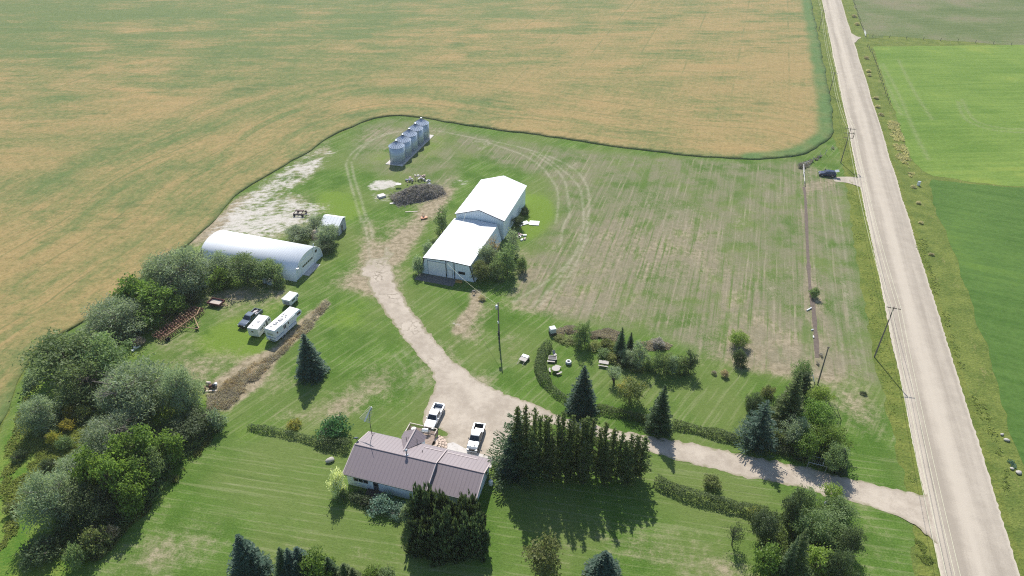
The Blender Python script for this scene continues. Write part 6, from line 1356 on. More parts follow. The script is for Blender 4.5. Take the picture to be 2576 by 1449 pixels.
# ---- bushes around the outbuildings
for (pk, lf, u, vb, vt, w, lab) in [
    ('round0', L_WILLOW, 552, 716, 636, 84, 'grey green bush at the far end before the quonset hut'), ('round1', L_MID, 612, 728, 640, 96, 'largest green bush along the quonset hut wall'), ('round2', L_MID, 665, 726, 652, 82, 'green bush above the old boat'), ('shrub0', L_MAPLE, 560, 735, 675, 56, 'bright low bush in front of the quonset bushes'), ('shrub1', L_MID, 702, 730, 690, 40, 'last low bush before the quonset hut corner'),
    ('round0', L_WILLOW, 794, 592, 545, 56, 'round bush behind the shed on the chalky ground'), ('round2', L_WILLOW, 824, 625, 562, 64, 'round bush leaning on the grey shed'), ('round1', L_WILLOW, 746, 618, 570, 74, 'round bush behind the roof of the quonset hut'), ('round0', L_WILLOW, 796, 642, 605, 44, 'low bush before the old granary'), ('round2', L_DARK, 822, 642, 605, 46, 'dark bush in shade by the quonset hut corner'),
    ('oval0', L_MID, 1112, 596, 517, 42, 'tall oval green tree on the driveway side of the shed'), ('shrub0', L_WILLOW, 1076, 648, 608, 36, 'grey green bush along the workshop side wall, farther one'), ('shrub1', L_WILLOW, 1054, 694, 645, 38, 'grey green bush at the workshop front corner'), ('shrub2', L_MID, 1092, 620, 600, 26, 'small bush between the two side wall bushes and tree'),
    ('round1', L_OLIVE, 1208, 714, 656, 58, 'olive bush at the front corner of the workshop'), ('oval1', L_MID, 1250, 712, 640, 44, 'pointed green tree in front of the workshop bushes'), ('round0', L_WILLOW, 1230, 690, 612, 52, 'grey green bush against the leaning workshop wall'), ('oval0', L_MID, 1276, 700, 605, 52, 'tall oval green tree at the outside of the workshop bushes'), ('oval1', L_WILLOW, 1290, 652, 562, 36, 'tall grey green tree by the joint of workshop and shed'), ('round2', L_DARK, 1303, 578, 542, 32, 'dark bush against the tall shed wall'), ('shrub0', L_MID, 1312, 690, 645, 32, 'small green bush at the edge of the stubble beside the workshop'), ('sparse', L_TAN, 1240, 660, 585, 34, 'bare twiggy tree rising above the workshop roof edge'), ('shrub1', L_DARK, 1320, 545, 520, 26, 'dark bush at the rear corner of the tall shed'), ('shrub1', L_STRAW, 1213, 758, 744, 22, 'straw coloured weedy bush in the sun below the workshop bushes')]:
    put('leafy_tree' if 'oval' in pk else ('bare_tree' if pk == 'sparse' else 'bush'), pk, lf, u, vb, vt, w, lab, 'tree' if ('oval' in pk or pk == 'sparse') else 'bush')
# ---- garden inside the curved hedge
for (pk, lf, u, vb, vt, w, lab, nm) in [
    ('oval1', L_MID, 1455, 880, 806, 30, 'slender green tree by the brown brush, nearer the tank', 'leafy_tree'), ('oval0', L_MID, 1472, 875, 800, 32, 'slender green tree by the brown brush, taller one', 'leafy_tree'),
    ('spruce1', L_SPRUCE, 1560, 905, 824, 40, 'young dark spruce with a thin leader in the garden', 'spruce_tree'), ('spruce2', L_SPRUCE, 1584, 895, 836, 30, 'smaller young spruce just past the dark one', 'spruce_tree'), ('oval1', L_WILLOW, 1607, 935, 850, 46, 'grey green columnar tree in the garden', 'leafy_tree'), ('round0', L_WILLOW, 1578, 925, 880, 46, 'grey low tree under the young spruces', 'leafy_tree'),
    ('oval0', L_MID, 1651, 945, 884, 34, 'first of the columnar trees standing in a clump on the lawn', 'leafy_tree'), ('oval1', L_MID, 1672, 946, 877, 36, 'second columnar tree of the clump, a taller one', 'leafy_tree'), ('oval0', L_WILLOW, 1692, 945, 889, 36, 'third columnar tree of the clump, greyish', 'leafy_tree'), ('oval1', L_MID, 1712, 946, 888, 36, 'fourth columnar tree of the clump', 'leafy_tree'), ('oval0', L_DARK, 1734, 947, 880, 40, 'last dark columnar tree of the clump toward the stubble lot', 'leafy_tree'),
    ('apple', L_APPLE, 0, 0, 0, 0, '', ''), ('vase', L_WILLOW, 1548, 974, 925, 52, 'small grey green tree left of the yellowing apple tree', 'leafy_tree'),
    ('round1', L_LIME, 1861, 880, 836, 56, 'light green round headed tree at the stubble edge', 'leafy_tree'), ('shrub0', L_DARK, 1860, 925, 880, 42, 'dark undergrowth round the foot of the light green tree', 'shrub'),
    ('shrub1', L_TAN, 1825, 952, 932, 24, 'low tan tuft near the light green tree', 'shrub'), ('shrub2', L_BROWN, 1797, 944, 932, 14, 'tiny brown shrub on the mown grass', 'shrub'), ('shrub0', L_MID, 2050, 754, 724, 30, 'single round green bush on the trench line', 'bush'),
    ('shrub1', L_GREYDEAD, 1655, 880, 852, 40, 'brown leafless bush behind the columnar trees', 'shrub'), ('shrub2', L_DARK, 2174, 996, 985, 18, 'small dark tuft on the roadside lawn', 'shrub')]:
    if pk == 'apple': put('apple_tree', 'round2', L_APPLE, 1588, 1032, 950, 76, 'yellowing apple tree in the middle of the garden lawn'); continue
    put(nm, pk, lf, u, vb, vt, w, lab, 'tree' if 'tree' in nm else 'shrub')
for k, (u, vb, vt, w) in enumerate([(1500, 885, 862, 44), (1525, 880, 855, 40), (1545, 888, 862, 36), (1520, 905, 880, 44), (1545, 915, 892, 44), (1575, 930, 905, 50), (1605, 940, 920, 40), (1635, 935, 905, 36), (1430, 868, 850, 44), (1450, 872, 856, 36), (1410, 860, 845, 34)]):
    put('weed_clump', 'shrub%d' % (k % 3), (L_YGREEN, L_OLIVE, L_YGREEN, L_MID)[k % 4], u, vb, vt, w, 'knee high yellow green weed clump in the overgrown garden bed', 'weeds', 'weed clumps in the garden bed')
# ---- thicket north of the driveway mouth and the one south of it
for (pk, lf, u, vb, vt, w, lab) in [
    ('round0', L_LIME, 2062, 1040, 970, 58, 'lime green leafy tree behind the leaning dead stick'), ('round1', L_MID, 2012, 985, 905, 52, 'pale leafy tree behind the narrow dark evergreen'), ('sparse', L_MID, 2080, 1075, 1005, 60, 'thin half bare tree above the leaning dead stick'), ('round2', L_MAPLE, 2050, 1110, 1015, 88, 'bright leafy tree in the middle of the north thicket'), ('round0', L_MAPLE, 2085, 1160, 1070, 96, 'bright leafy tree on the road side of the north thicket'), ('round1', L_MAPLE, 2035, 1170, 1085, 84, 'bright leafy tree behind the metal frame'), ('round2', L_MID, 2100, 1200, 1120, 64, 'green tree at the driveway corner of the north thicket'),
    ('round0', L_DARK, 1897, 1050, 990, 48, 'dark leafy bush behind the open branched spruce'), ('shrub0', L_LIME, 1885, 1030, 1000, 28, 'lime green bush tip beside the dark leafy bush'), ('shrub1', L_OLIVE, 1935, 1010, 975, 44, 'olive brown bush left of the tallest spruce'), ('shrub2', L_APPLE, 1960, 1130, 1085, 54, 'yellowish bush between the two spruces of the thicket'), ('round1', L_WILLOW, 2000, 1140, 1050, 70, 'grey bush under the tallest spruce'),
    ('oval0', L_DARK, 1984, 1340, 1222, 52, 'dark pointed tree at the driveway side of the south thicket'), ('round0', L_MID, 2018, 1320, 1226, 70, 'green leafy tree behind the dark pointed tree'), ('vase', L_LIME, 2090, 1290, 1222, 60, 'flat topped lime green tree at the driveway edge'), ('round1', L_MID, 2112, 1335, 1258, 84, 'green tree on the road side of the south thicket'), ('round2', L_MID, 2096, 1385, 1300, 110, 'broad green tree in the middle of the south thicket'), ('round0', L_DARK, 2134, 1415, 1325, 60, 'dark tree at the outer road side of the south thicket'),
    ('round1', L_DARK, 1926, 1378, 1290, 78, 'dark leafy tree on the lawn side of the south thicket'), ('shrub0', L_APPLE, 1902, 1322, 1275, 42, 'yellowish bush where the south hedge meets the thicket'), ('round2', L_MID, 2035, 1390, 1285, 86, 'green tree in shade at the heart of the south thicket'), ('spruce1', L_ROW, 1990, 1490, 1330, 84, 'pale tipped spruce in front of the south thicket'), ('spruce2', L_SPRUCE, 1965, 1500, 1350, 56, 'dark spruce tight beside the pale tipped one'), ('maple0', L_MAPLE, 1926, 1475, 1370, 76, 'bright leafy tree at the lawn corner of the south thicket'), ('maple1', L_LIME, 2050, 1480, 1375, 70, 'yellow green tree at the lower edge of the south thicket'), ('round0', L_DARK, 2098, 1500, 1380, 76, 'dark leafy tree at the lower edge of the south thicket'), ('shrub1', L_MAPLE, 2150, 1475, 1430, 60, 'bright shrub at the lower edge beside the mown strip'), ('round1', L_MID, 2010, 1500, 1420, 80, 'green bush in front of the pale tipped spruce')]:
    nm = 'spruce_tree' if 'spruce' in pk else ('bush' if 'shrub' in pk else 'leafy_tree'); put(nm, pk, lf, u, vb, vt, w, lab, 'bush' if nm == 'bush' else 'tree')
# ---- shrubs round the house
for (pk, lf, u, vb, vt, w, lab) in [('shrub0', L_SHRUB, 842, 1108, 1058, 88, 'dense rounded dark green shrub behind the house hedge'), ('shrub1', L_VARIEG, 853, 1254, 1185, 50, 'pale variegated shrub at the house corner'), ('shrub2', L_MID, 862, 1262, 1232, 36, 'green lower shrub beside the variegated one'), ('shrub0', L_JUNIPER, 962, 1295, 1256, 78, 'spreading blue green juniper below the front stoop'), ('shrub2', L_JUNIPER, 1002, 1302, 1272, 60, 'blue green juniper nearest the pine clump'), ('shrub1', L_DARK, 900, 1264, 1240, 50, 'dark shaded shrub under the front windows'), ('shrub2', L_DARK, 920, 1277, 1252, 46, 'dark shaded shrub before the front stoop'), ('shrub0', L_WILLOW, 1024, 1325, 1270, 34, 'wispy pale shrub at the edge of the pine clump'), ('shrub2', L_GOLD, 738, 1082, 1058, 40, 'yellowing weedy bush on the lawn behind the hedge'), ('shrub1', L_OLIVE, 1790, 1235, 1200, 56, 'yellowish bush on the hedge south of the driveway')]:
    put('shrub', pk, lf, u, vb, vt, w, lab, 'shrub', fr=.5)

# ---- hedges
def hedge(pts, w, h, leaf, label, dens=95, ln=.24, wd=.13, seed=1, name='hedge', cat='hedge', group=None, z0=0.02):
    r = np.random.default_rng(seed); P = smooth_poly(GP(pts), .4, False); L = np.r_[0, np.cumsum(np.linalg.norm(np.diff(P, axis=0), axis=1))]
    n = int(L[-1]*dens*(w*h+.5)); s = r.uniform(0, L[-1], n); x = np.interp(s, L, P[:, 0]); y = np.interp(s, L, P[:, 1])
    i = np.clip(np.searchsorted(L, s), 1, len(L)-1); T = P[i]-P[i-1]; T /= np.linalg.norm(T, axis=1)[:, None]+1e-9; N = np.c_[-T[:, 1], T[:, 0]]
    hh = h*(.78+.4*vnoise(np.c_[s, s*0], 1.6, seed)+.12*r.normal(size=n)*.3); ww = w*(.8+.4*vnoise(np.c_[s, s*0+9], 2.3, seed+1))
    th = r.uniform(0, PI, n); rr = 1-.4*r.random(n)**2
    a = np.cos(th)*rr; b = np.sin(th)*rr
    gap = vnoise(np.c_[s*1.0, th*2.2], 1.1, seed+5) < .78
    C = np.c_[x+N[:, 0]*a*ww/2, y+N[:, 1]*a*ww/2, z0+b**.8*hh]; out = np.c_[N[:, 0]*a, N[:, 1]*a, b*.9+.2]
    C = C[gap]; out = unit(out[gap]); rn = .15+.5*vnoise(np.c_[s, th*3], .8, seed+7)[gap]+.35*r.random(len(C))
    V, _ = leaves(r, C+r.normal(size=C.shape)*.06, out, ln, wd, rn)
    c = P.mean(0); V = V-np.array([c[0], c[1], 0])
    e = empty(name, (c[0], c[1], 0), 0, label, cat, group); link('foliage', cards_mesh('foliage', V, rn), leaf, e)
    mb = MB()
    for k in range(0, len(P)-1, 2):
        p = P[k]-c; mb.tube((p[0], p[1], -.05), (p[0]+random.uniform(-.15, .15), p[1]+random.uniform(-.15, .15), h*.75), .03, .01, 4, False)
    mb.build('stem', BARK, e); return e
hedge([(626, 1076), (690, 1087), (750, 1101), (800, 1113)], 1.3, .95, L_HEDGE, 'thin low end of the clipped hedge left of the house', seed=2)
hedge([(800, 1112), (845, 1122), (880, 1128)], 2.6, 1.5, L_HEDGE, 'thick tall end of the hedge meeting the house corner', seed=3)
hedge([(1380, 868), (1366, 890), (1359, 921), (1366, 950), (1376, 968)], 2.3, 1.3, L_HEDGE, 'broad curved end of the garden hedge beside the fire pit', seed=4)
hedge([(1376, 968), (1392, 986), (1422, 1008), (1450, 1022)], 1.5, 1.05, L_HEDGE, 'narrow stretch of garden hedge on the bend of the driveway', seed=5)
hedge([(1500, 1030), (1545, 1040), (1590, 1051), (1630, 1060)], 1.9, 1.2, L_HEDGE, 'hedge stretch between the two lone spruces by the driveway', seed=6)
hedge([(1690, 1070), (1740, 1080), (1790, 1092), (1850, 1108)], 1.9, 1.2, L_HEDGE, 'hedge stretch from the dark spruce to the open branched one', seed=7)
hedge([(1940, 1128), (1985, 1143), (2030, 1155)], 2.0, 1.3, L_DARK, 'dark hedge end in front of the north thicket', seed=8)
hedge([(1648, 1212), (1690, 1234), (1750, 1254), (1820, 1272), (1885, 1288), (1930, 1296)], 2.2, 1.4, L_HEDGE, 'ragged hedge on the lawn south of the driveway', seed=9)
# ---- stuff nobody could count: dead weeds, tall grass, brush
def tufts(name, area, n, h, w, leaf, seed, label=None, cards=5, mound=0.0, hv=.4, fill=None, cat=None, flat=.7, thr=.5):
    r = np.random.default_rng(seed); P = GP(area) if fill is None else fill; lo = P.min(0); hi = P.max(0); X = r.uniform(lo, hi, (n*5, 2)); X = X[inside(X, P)]; X = X[(vnoise(X, 3.5, seed+40)*.7+vnoise(X, 1.1, seed+41)*.5 > thr+.3*sstep(seg_dist(X, P, True), 1.2, 0))][:n]
    z = mound*np.clip(seg_dist(X, P, True)/1.6, 0, 1)*(.5+vnoise(X, 2.0, seed)) if mound else np.zeros(len(X))
    m = len(X); C = np.repeat(np.c_[X, z], cards, 0)+np.c_[r.normal(size=(m*cards, 2))*w*.6, np.zeros(m*cards)]
    H = h*(.6+.8*np.repeat(vnoise(X, 2.5, seed+2), cards))*r.uniform(1-hv, 1+hv, m*cards)
    D = unit(np.c_[r.normal(size=(m*cards, 2))*flat, np.ones(m*cards)]); S = unit(np.cross(D, r.normal(size=(m*cards, 3))))
    V = rhomb(C+D*(H/2)[:, None], D, S, H, w*r.uniform(.6, 1.4, m*cards)); rn = np.repeat(vnoise(X, 1.2, seed+3)*.6, cards)+.4*r.random(m*cards)
    o = link(name, cards_mesh(name, V, rn), leaf); o['kind'] = 'stuff'
    if label: o['label'] = label; o['category'] = cat or name.replace('_', ' ')
    return o
tufts('dead_weeds', [(522, 992), (606, 928), (696, 882), (765, 805), (820, 756), (829, 765), (780, 828), (704, 898), (640, 974), (577, 1030), (524, 1032)], 4200, .5, .075, L_BROWN, 1, 'strip of flattened brown dead weeds beside the trailers', 5, .2, cat='weeds', flat=2.2, thr=.45)
tufts('dry_grass', [(522, 992), (606, 928), (696, 882), (765, 805), (820, 756), (829, 765), (780, 828), (704, 898), (640, 974), (577, 1030), (524, 1032)], 1800, .5, .06, L_TAN, 2, 'tan dry stalks standing in the dead weed strip', 5, .2, cat='grass', flat=1.6)
tufts('rough_grass', [(0, 1150), (60, 1000), (150, 1010), (230, 1010), (230, 1100), (180, 1180), (120, 1260), (60, 1330), (0, 1400)], 5500, .35, .16, L_YGREEN, 3, 'rough yellow green grass below the shelterbelt', 5, cat='grass')
tufts('tall_weeds', [(235, 1449), (170, 1449), (250, 1360), (330, 1290), (420, 1220), (480, 1150), (540, 1075), (560, 1060), (560, 1075), (500, 1150), (440, 1225), (350, 1310), (280, 1390)], 2600, .6, .14, L_OLIVE, 4, 'tall weeds along the mown edge of the shelterbelt', 5, cat='weeds')
ROADV = [(2098, 345), (2110, 380), (2122, 437), (2150, 600), (2200, 900), (2250, 1116), (2284, 1235), (2310, 1235), (2277, 1050), (2240, 880), (2185, 600), (2160, 470), (2135, 345)]
tufts('verge_grass', ROADV, 5000, .2, .12, L_YGREEN, 5, 'tall yellow green grass on the verge next to the power poles', 4, cat='grass')
tufts('verge_grass', [(2300, 1330), (2306, 1449), (2365, 1449), (2330, 1360)], 800, .2, .12, L_YGREEN, 6, 'tall grass on the verge below the driveway mouth', 4, cat='grass')
RV = [(2290, 590), (2330, 600), (2420, 900), (2520, 1100), (2560, 1200), (2530, 1250), (2470, 1100), (2380, 830)]
tufts('ditch_grass', RV, 2600, .26, .15, L_YGREEN, 7, 'lush yellow green grass clumps in the ditch across the road', 5, cat='grass')
tufts('ditch_weeds', [(2520, 1100), (2560, 1110), (2576, 1230), (2576, 1330), (2545, 1250)], 500, .4, .22, L_JUNIPER, 8, 'blue green weeds in the ditch across the road', 6, cat='weeds')
tufts('ditch_straw', [(2230, 300), (2262, 310), (2290, 400), (2300, 440), (2285, 450), (2250, 390)], 1200, .45, .2, L_STRAW, 9, 'straw coloured grass in the ditch across the road', 5, cat='grass')
for k, (u, v) in enumerate([(2181, 145), (2186, 178), (2188, 188), (2206, 246), (2210, 268), (2218, 288), (2150, 40), (2158, 60), (2300, 470), (2312, 510), (2318, 560), (2345, 640)]):
    put('straw_clump', 'shrub%d' % (k % 3), L_STRAW, u, v+4, v-4, 15, 'straw coloured grass clump in the ditch across the road', 'grass', 'straw grass clumps')
tufts('edge_weeds', None, 2600, .24, .15, L_MAPLE, 10, 'green weed fringe along the foot of the crop', 4, cat='weeds',
      fill=np.r_[CE[:ia+10], (CE+np.array([0, 0]))[:ia+10][::-1]+np.c_[np.zeros(ia+10), -np.ones(ia+10)*.9+.0]])
tufts('brush_heap', [(1372, 835), (1425, 818), (1455, 822), (1455, 842), (1410, 850)], 900, .35, .12, L_BROWN, 11, 'flattened brown brush beside the white tank', 6, .25, cat='brush', flat=1.8, thr=.3)
tufts('brush_heap', [(1482, 838), (1530, 828), (1565, 838), (1556, 862), (1500, 862), (1478, 852)], 1300, .4, .12, L_BROWN, 12, 'larger flattened brown brush between slender trees', 6, .3, cat='brush', flat=1.8, thr=.3)
tufts('brush_heap', [(1610, 862), (1650, 855), (1690, 868), (1680, 880), (1630, 882)], 700, .4, .12, L_BROWN, 13, 'flattened brown brush behind the columnar trees', 6, .25, cat='brush', flat=1.8, thr=.3)
tufts('trench_weeds', [(2046, 905), (2066, 890), (2072, 930), (2058, 945), (2046, 930)], 260, .45, .14, L_GREYDEAD, 14, 'dark dead weeds at the near end of the trench', 5, cat='weeds')
tufts('fence_brush', [(2008, 420), (2020, 408), (2050, 398), (2095, 370), (2100, 376), (2062, 402), (2030, 424), (2012, 428)], 900, .7, .16, L_GREYDEAD, 15, 'grey dead brush tangled along the short fence by the dark blue car', 6, .2, cat='brush')
# ---- pile of cut branches with rubble
bp_ = G(1052, 492)[:2]
bpile = empty('branch_pile', (bp_[0], bp_[1], 0), R(28), 'large heap of grey cut branches between bins and shed', 'brush pile')
r = np.random.default_rng(44); n = 9500
t = r.uniform(-1, 1, n); s2 = r.normal(size=n)*.42; prof = np.clip(1-t**2*.75-(s2/1.0)**2*.9, .03, 1)
Zt = prof*2.5*(.75+.5*vnoise(np.c_[t*7, s2*4], 1.0, 8)); C = np.c_[t*7.4, s2*4.1, Zt*(1-.45*r.random(n)**2)]
D = unit(np.c_[r.normal(size=(n, 2)), r.normal(size=n)*.35]); S = unit(np.cross(D, r.normal(size=(n, 3))))
link('branches', cards_mesh('branches', rhomb(C, D, S, r.uniform(.5, 2.0, n), r.uniform(.05, .14, n)), r.random(n)*.75+.25*vnoise(C[:, :2], 1.5, 3)), L_GREYDEAD, bpile)
mb = MB(); rg = random.Random(9)
for k in range(260):
    t = rg.uniform(-1, 1); s2 = rg.gauss(0, .4); z = max(.1, (1-t*t*.75-s2*s2*.9))*1.9*rg.uniform(.6, 1.0); a = rg.uniform(0, 6.28); L = rg.uniform(.8, 2.2); e = rg.uniform(-.3, .9)
    p = Vector((t*7.2, s2*4, z)); mb.tube(p, p+Vector((L*math.cos(a), L*math.sin(a), L*e)), .05, .02, 5, False)
mb.build('twigs', TWIG, bpile)
mb = MB(); 
N_ = 26; vs = []; fs = []
for i in range(N_):
    for j in range(N_):
        t = -1+2*i/(N_-1); s2 = -1.1+2.2*j/(N_-1); vs.append((t*7, s2*3.9, max(-.05, (1-t*t*.8-s2*s2*.9))*1.75))
for i in range(N_-1):
    for j in range(N_-1): fs.append((i*N_+j, (i+1)*N_+j, (i+1)*N_+j+1, i*N_+j+1))
mb.add(vs, fs); mb.build('core', mat('dark_pile_core', (0.10, 0.085, 0.075), 0.95, 0.4, 3.0), bpile)  # dark mound filling the inside of the heap
RUB = mat('pale_rubble', (0.62, 0.58, 0.54), 0.8, 0.2, 2.0)
def debris(u, v, dims, rz, label, m=None, name='concrete_block', cat='block', z=0.0, group=None, tilt=(0, 0)):
    p = G(u, v)[:2]; e = MB().box((0, 0, dims[2]/2), dims).build(name, m or RUB, None, bevel=.03); e.location = (p[0], p[1], z); e.rotation_euler = (tilt[0], tilt[1], rz)
    return tag(e, label, cat, group)
debris(960, 495, (2.0, 1.7, .55), .6, 'white square slab block on the grass left of the branch pile')
debris(1003, 471, (1.6, 1.2, .15), .1, 'white table like slab standing behind the branch pile end', z=.9, name='slab_table', cat='slab')
for k in range(26):
    a = rg.uniform(0, 1); u = 1012+86*a+rg.uniform(-8, 8); v = 474-24*math.sin(a*PI)+rg.uniform(-5, 5)
    debris(u, v, (rg.uniform(.3, 1.0), rg.uniform(.2, .8), rg.uniform(.15, .5)), rg.uniform(0, 3), 'broken pale rubble piece along the back of the branch pile', mat('rubble%d' % (k % 3), [(0.62, 0.58, 0.54), (0.45, 0.33, 0.27), (0.30, 0.31, 0.36)][k % 3], 0.8, 0.2), 'rubble', 'rubble', z=rg.uniform(0, 1.0), group='rubble behind the branch pile', tilt=(rg.uniform(-.4, .4), rg.uniform(-.4, .4)))
debris(1035, 533, (3.3, .3, .12), .1, 'pale plank lying on the grass in front of the branch pile', PALE_WOOD, 'plank', 'plank')
debris(987, 512, (1.4, .7, .15), .3, 'flat grey stone slab between square block and branch pile')

tufts('undergrowth', [(250, 1400), (330, 1320), (430, 1215), (520, 1100), (500, 1040), (430, 1060), (380, 1080), (300, 1120), (210, 1190), (140, 1290), (120, 1400)], 3000, 1.1, .2, L_MID, 21, 'leafy undergrowth between the lower shelterbelt trees', 6, cat='undergrowth', thr=.35)
tufts('undergrowth', [(60, 1000), (150, 910), (260, 880), (330, 860), (380, 830), (480, 760), (520, 720), (500, 660), (430, 680), (330, 750), (240, 810), (130, 870), (70, 930)], 3000, 1.2, .2, L_WILLOW, 22, 'leafy undergrowth along the crop side of the shelterbelt', 6, cat='undergrowth', thr=.35)
tufts('undergrowth', [(70, 1050), (200, 1010), (330, 1000), (420, 1040), (330, 1090), (230, 1075), (130, 1110)], 1500, .8, .18, L_MID, 23, 'leafy undergrowth in the shade of the large shelterbelt trees', 6, cat='undergrowth', thr=.4)
tufts('undergrowth', [(1880, 1040), (1960, 1000), (2050, 1010), (2110, 1080), (2120, 1180), (2060, 1185), (1960, 1130), (1890, 1110)], 1800, .9, .18, L_MID, 24, 'leafy undergrowth inside the thicket north of the driveway', 6, cat='undergrowth', thr=.4)
tufts('undergrowth', [(1900, 1300), (2000, 1270), (2090, 1270), (2130, 1340), (2140, 1449), (1930, 1449), (1910, 1360)], 1600, .9, .18, L_MID, 25, 'leafy undergrowth inside the thicket south of the driveway', 6, cat='undergrowth', thr=.4)
# ---------------------------------------------------------------- poles, wires, fences, garden things
CROSS = mat('crossarm_wood', (0.13, 0.105, 0.085), 0.9, 0.3, 5.0)
INSUL = mat('insulator', (0.35, 0.36, 0.36), 0.3, 0.1)
def pole(name, base, h, label, arms, group='power poles along the road', lean=0.0):
    e = empty(name, (base[0], base[1], 0), ROAD_DIR-PI/2, label, 'power pole', group)
    mb = MB(); mb.tube((0, 0, -.3), (lean, 0, h), .15, .09, 10); mb.build('pole', WOOD_POLE, e)
    for (z, w) in arms:
        mb = MB(); mb.b2((-w, -.2, z-.06), (w, -.1, z+.06)); a = mb.build('crossarm', CROSS, e)
        mb = MB(); [mb.tube((x, -.15, z+.07), (x, -.15, z+.24), .045, n=6) for x in (-w+.08, -w*.42, w*.42, w-.08)]; mb.build('insulator', INSUL, a)
        mb = MB(); mb.tube((-w*.5, -.15, z-.06), (0, -.13, z-.6), .02, n=4); mb.tube((w*.5, -.15, z-.06), (0, -.13, z-.6), .02, n=4); mb.build('brace', GALV, a)
    return e
s = 0.83854
PB = [G(2456*s, 93*s), G(2487*s, 283*s), G(2521.8*s, 489*s), G(2623*s, 1071*s)]
PT = [(2470*s, 31*s), (2503*s, 216.6*s), (2549.6*s, 383.6*s), (2666*s, 920*s)]
HP = [top_height(b[1], *t)[0] for b, t in zip(PB, PT)]
print('pole heights', HP)
labs = ['farthest roadside power pole, near the top of the road', 'roadside power pole beside the curve of the crop strip', 'double arm power pole with equipment frame near the dark blue car', 'nearest roadside power pole, by the stubble lot']
for k in range(4):
    arms = [(HP[k]-.25, 1.25)] if k != 2 else [(HP[k]-.3, 1.5), (HP[k]-1.7, 1.4), (HP[k]-3.1, 1.3)]
    if k == 0: arms = [(HP[k]-.2, 1.0)]
    pole('power_pole', PB[k], HP[k], labs[k], arms)
e2 = bpy.data.objects[[o.name for o in COL.objects if o.get('label') == labs[2]][0]]
mb = MB(); mb.b2((1.25, -.25, HP[2]-3.1), (1.4, -.1, HP[2]-1.7)); mb.b2((.9, -.3, HP[2]-1.65), (1.3, -.05, HP[2]-1.3)); mb.build('switch_frame', DARK_STEEL, e2)
# wires between poles (and on to the next pole out of the view)
nxt = PB[3]+(PB[3]-PB[2])
prev = PB[0]+(PB[0]-PB[1])*1.1
chain = [prev]+PB+[nxt]; HH = [HP[0]]+HP+[HP[3]]
WIRE = mat('bright_wire', (0.6, 0.58, 0.4), 0.6, 0.05)
ax_ = np.array([math.cos(ROAD_DIR-PI/2), math.sin(ROAD_DIR-PI/2)])
for wi, (offx, dz, nm) in enumerate([(-1.15, -.02, 'outermost field side wire of the roadside power line'), (-.5, -.02, 'inner field side wire of the roadside power line'), (.5, -.02, 'inner road side wire of the roadside power line'), (1.15, -.02, 'outermost road side wire of the roadside power line')]):
    pts = []
    for k in range(len(chain)-1):
        a = chain[k][:2]+ax_*offx; b = chain[k+1][:2]+ax_*offx; za = HH[k]+dz; zb = HH[k+1]+dz
        for j in range(16):
            t = j/16; pts.append((*(a+(b-a)*t), za+(zb-za)*t-1.5*4*t*(1-t)))
    mb = MB()
    for k in range(len(pts)-1): mb.tube(pts[k], pts[k+1], 0.026, n=5, cap=False)
    o = mb.build('power_wire', WIRE)
    tag(o, nm, 'wire', 'wires of the roadside power line')
# yard pole with transformer and a service wire to the workshop
yb_ = G(1498*s, 1026*s); yh, yx = top_height(yb_[1], 1492*s, 908*s)
print('yard pole', yh)
yp = empty('power_pole', (yb_[0], yb_[1], 0), 0, 'tall yard power pole with transformer, standing alone on the grass', 'power pole')
mb = MB(); mb.tube((0, 0, -.3), (-.15, 0, yh), .18, .11, 10); mb.build('pole', WOOD_POLE, yp)
mb = MB(); mb.lathe([(.28, 0), (.3, .1), (.3, .85), (.2, .95)], (-.42, .05, yh-1.6), 14); mb.build('transformer', GALV, yp, True)
mb = MB(); mb.b2((-.3, -.3, yh-4.9), (.0, -.1, yh-4.4)); mb.build('meter_box', WHITE_PAINT, yp); mb = MB(); mb.b2((-.3, -.32, 1.9), (.12, -.12, 2.6)); mb.b2((-.2, -.3, .8), (.1, -.12, 1.5)); mb.build('switch_box', DARK_STEEL, yp)
def wire(name, p0, p1, sag, label, r=.02, m=None):
    P_ = [Vector(p0).lerp(Vector(p1), i/20)-Vector((0, 0, sag*4*(i/20)*(1-i/20))) for i in range(21)]
    mb = MB(); [mb.tube(P_[i], P_[i+1], r, n=5, cap=False) for i in range(20)]
    return tag(mb.build(name, m or WIRE), label, 'wire')
w1 = sw(6.6, -.15, hl-.1)
wire('service_wire', (yb_[0]-.15, yb_[1], yh-.5), w1, .8, 'service wire from the yard pole down to the workshop front')
p_sh = Vector((E0[0], E0[1], 0)); ang = TD
wire('service_wire', (sw(6.9, 1.2, hl+.5)), (E0[0]+math.cos(ang)*3.2, E0[1]+math.sin(ang)*3.2, 6.4), .15, 'short wire from workshop roof to the gable of the tall shed')
nb = G(2453*s, 1153*s); nh, _x = top_height(nb[1], 2483*s, 1041*s)
np_ = empty('power_pole', (nb[0], nb[1], 0), 0, 'shorter wooden pole at the trench end behind the north thicket', 'power pole')
mb = MB(); mb.tube((0, 0, -.2), (-.35, 0, nh), .15, .1, 8); mb.build('pole', WOOD_POLE, np_); mb = MB(); mb.b2((-.55, -.06, nh-.2), (-.1, .06, nh-.08)); mb.build('crossarm', CROSS, np_)
st_ = G(2102, 1040)[:2]; a_ = G(2116, 1057)
tag(MB().tube((a_[0], a_[1], 0), (a_[0]-1.6, a_[1]+.6, 3.2), .07, .03, 6).build('leaning_stick', DARK_STEEL), 'dark dead stick leaning out of the north thicket', 'stick')
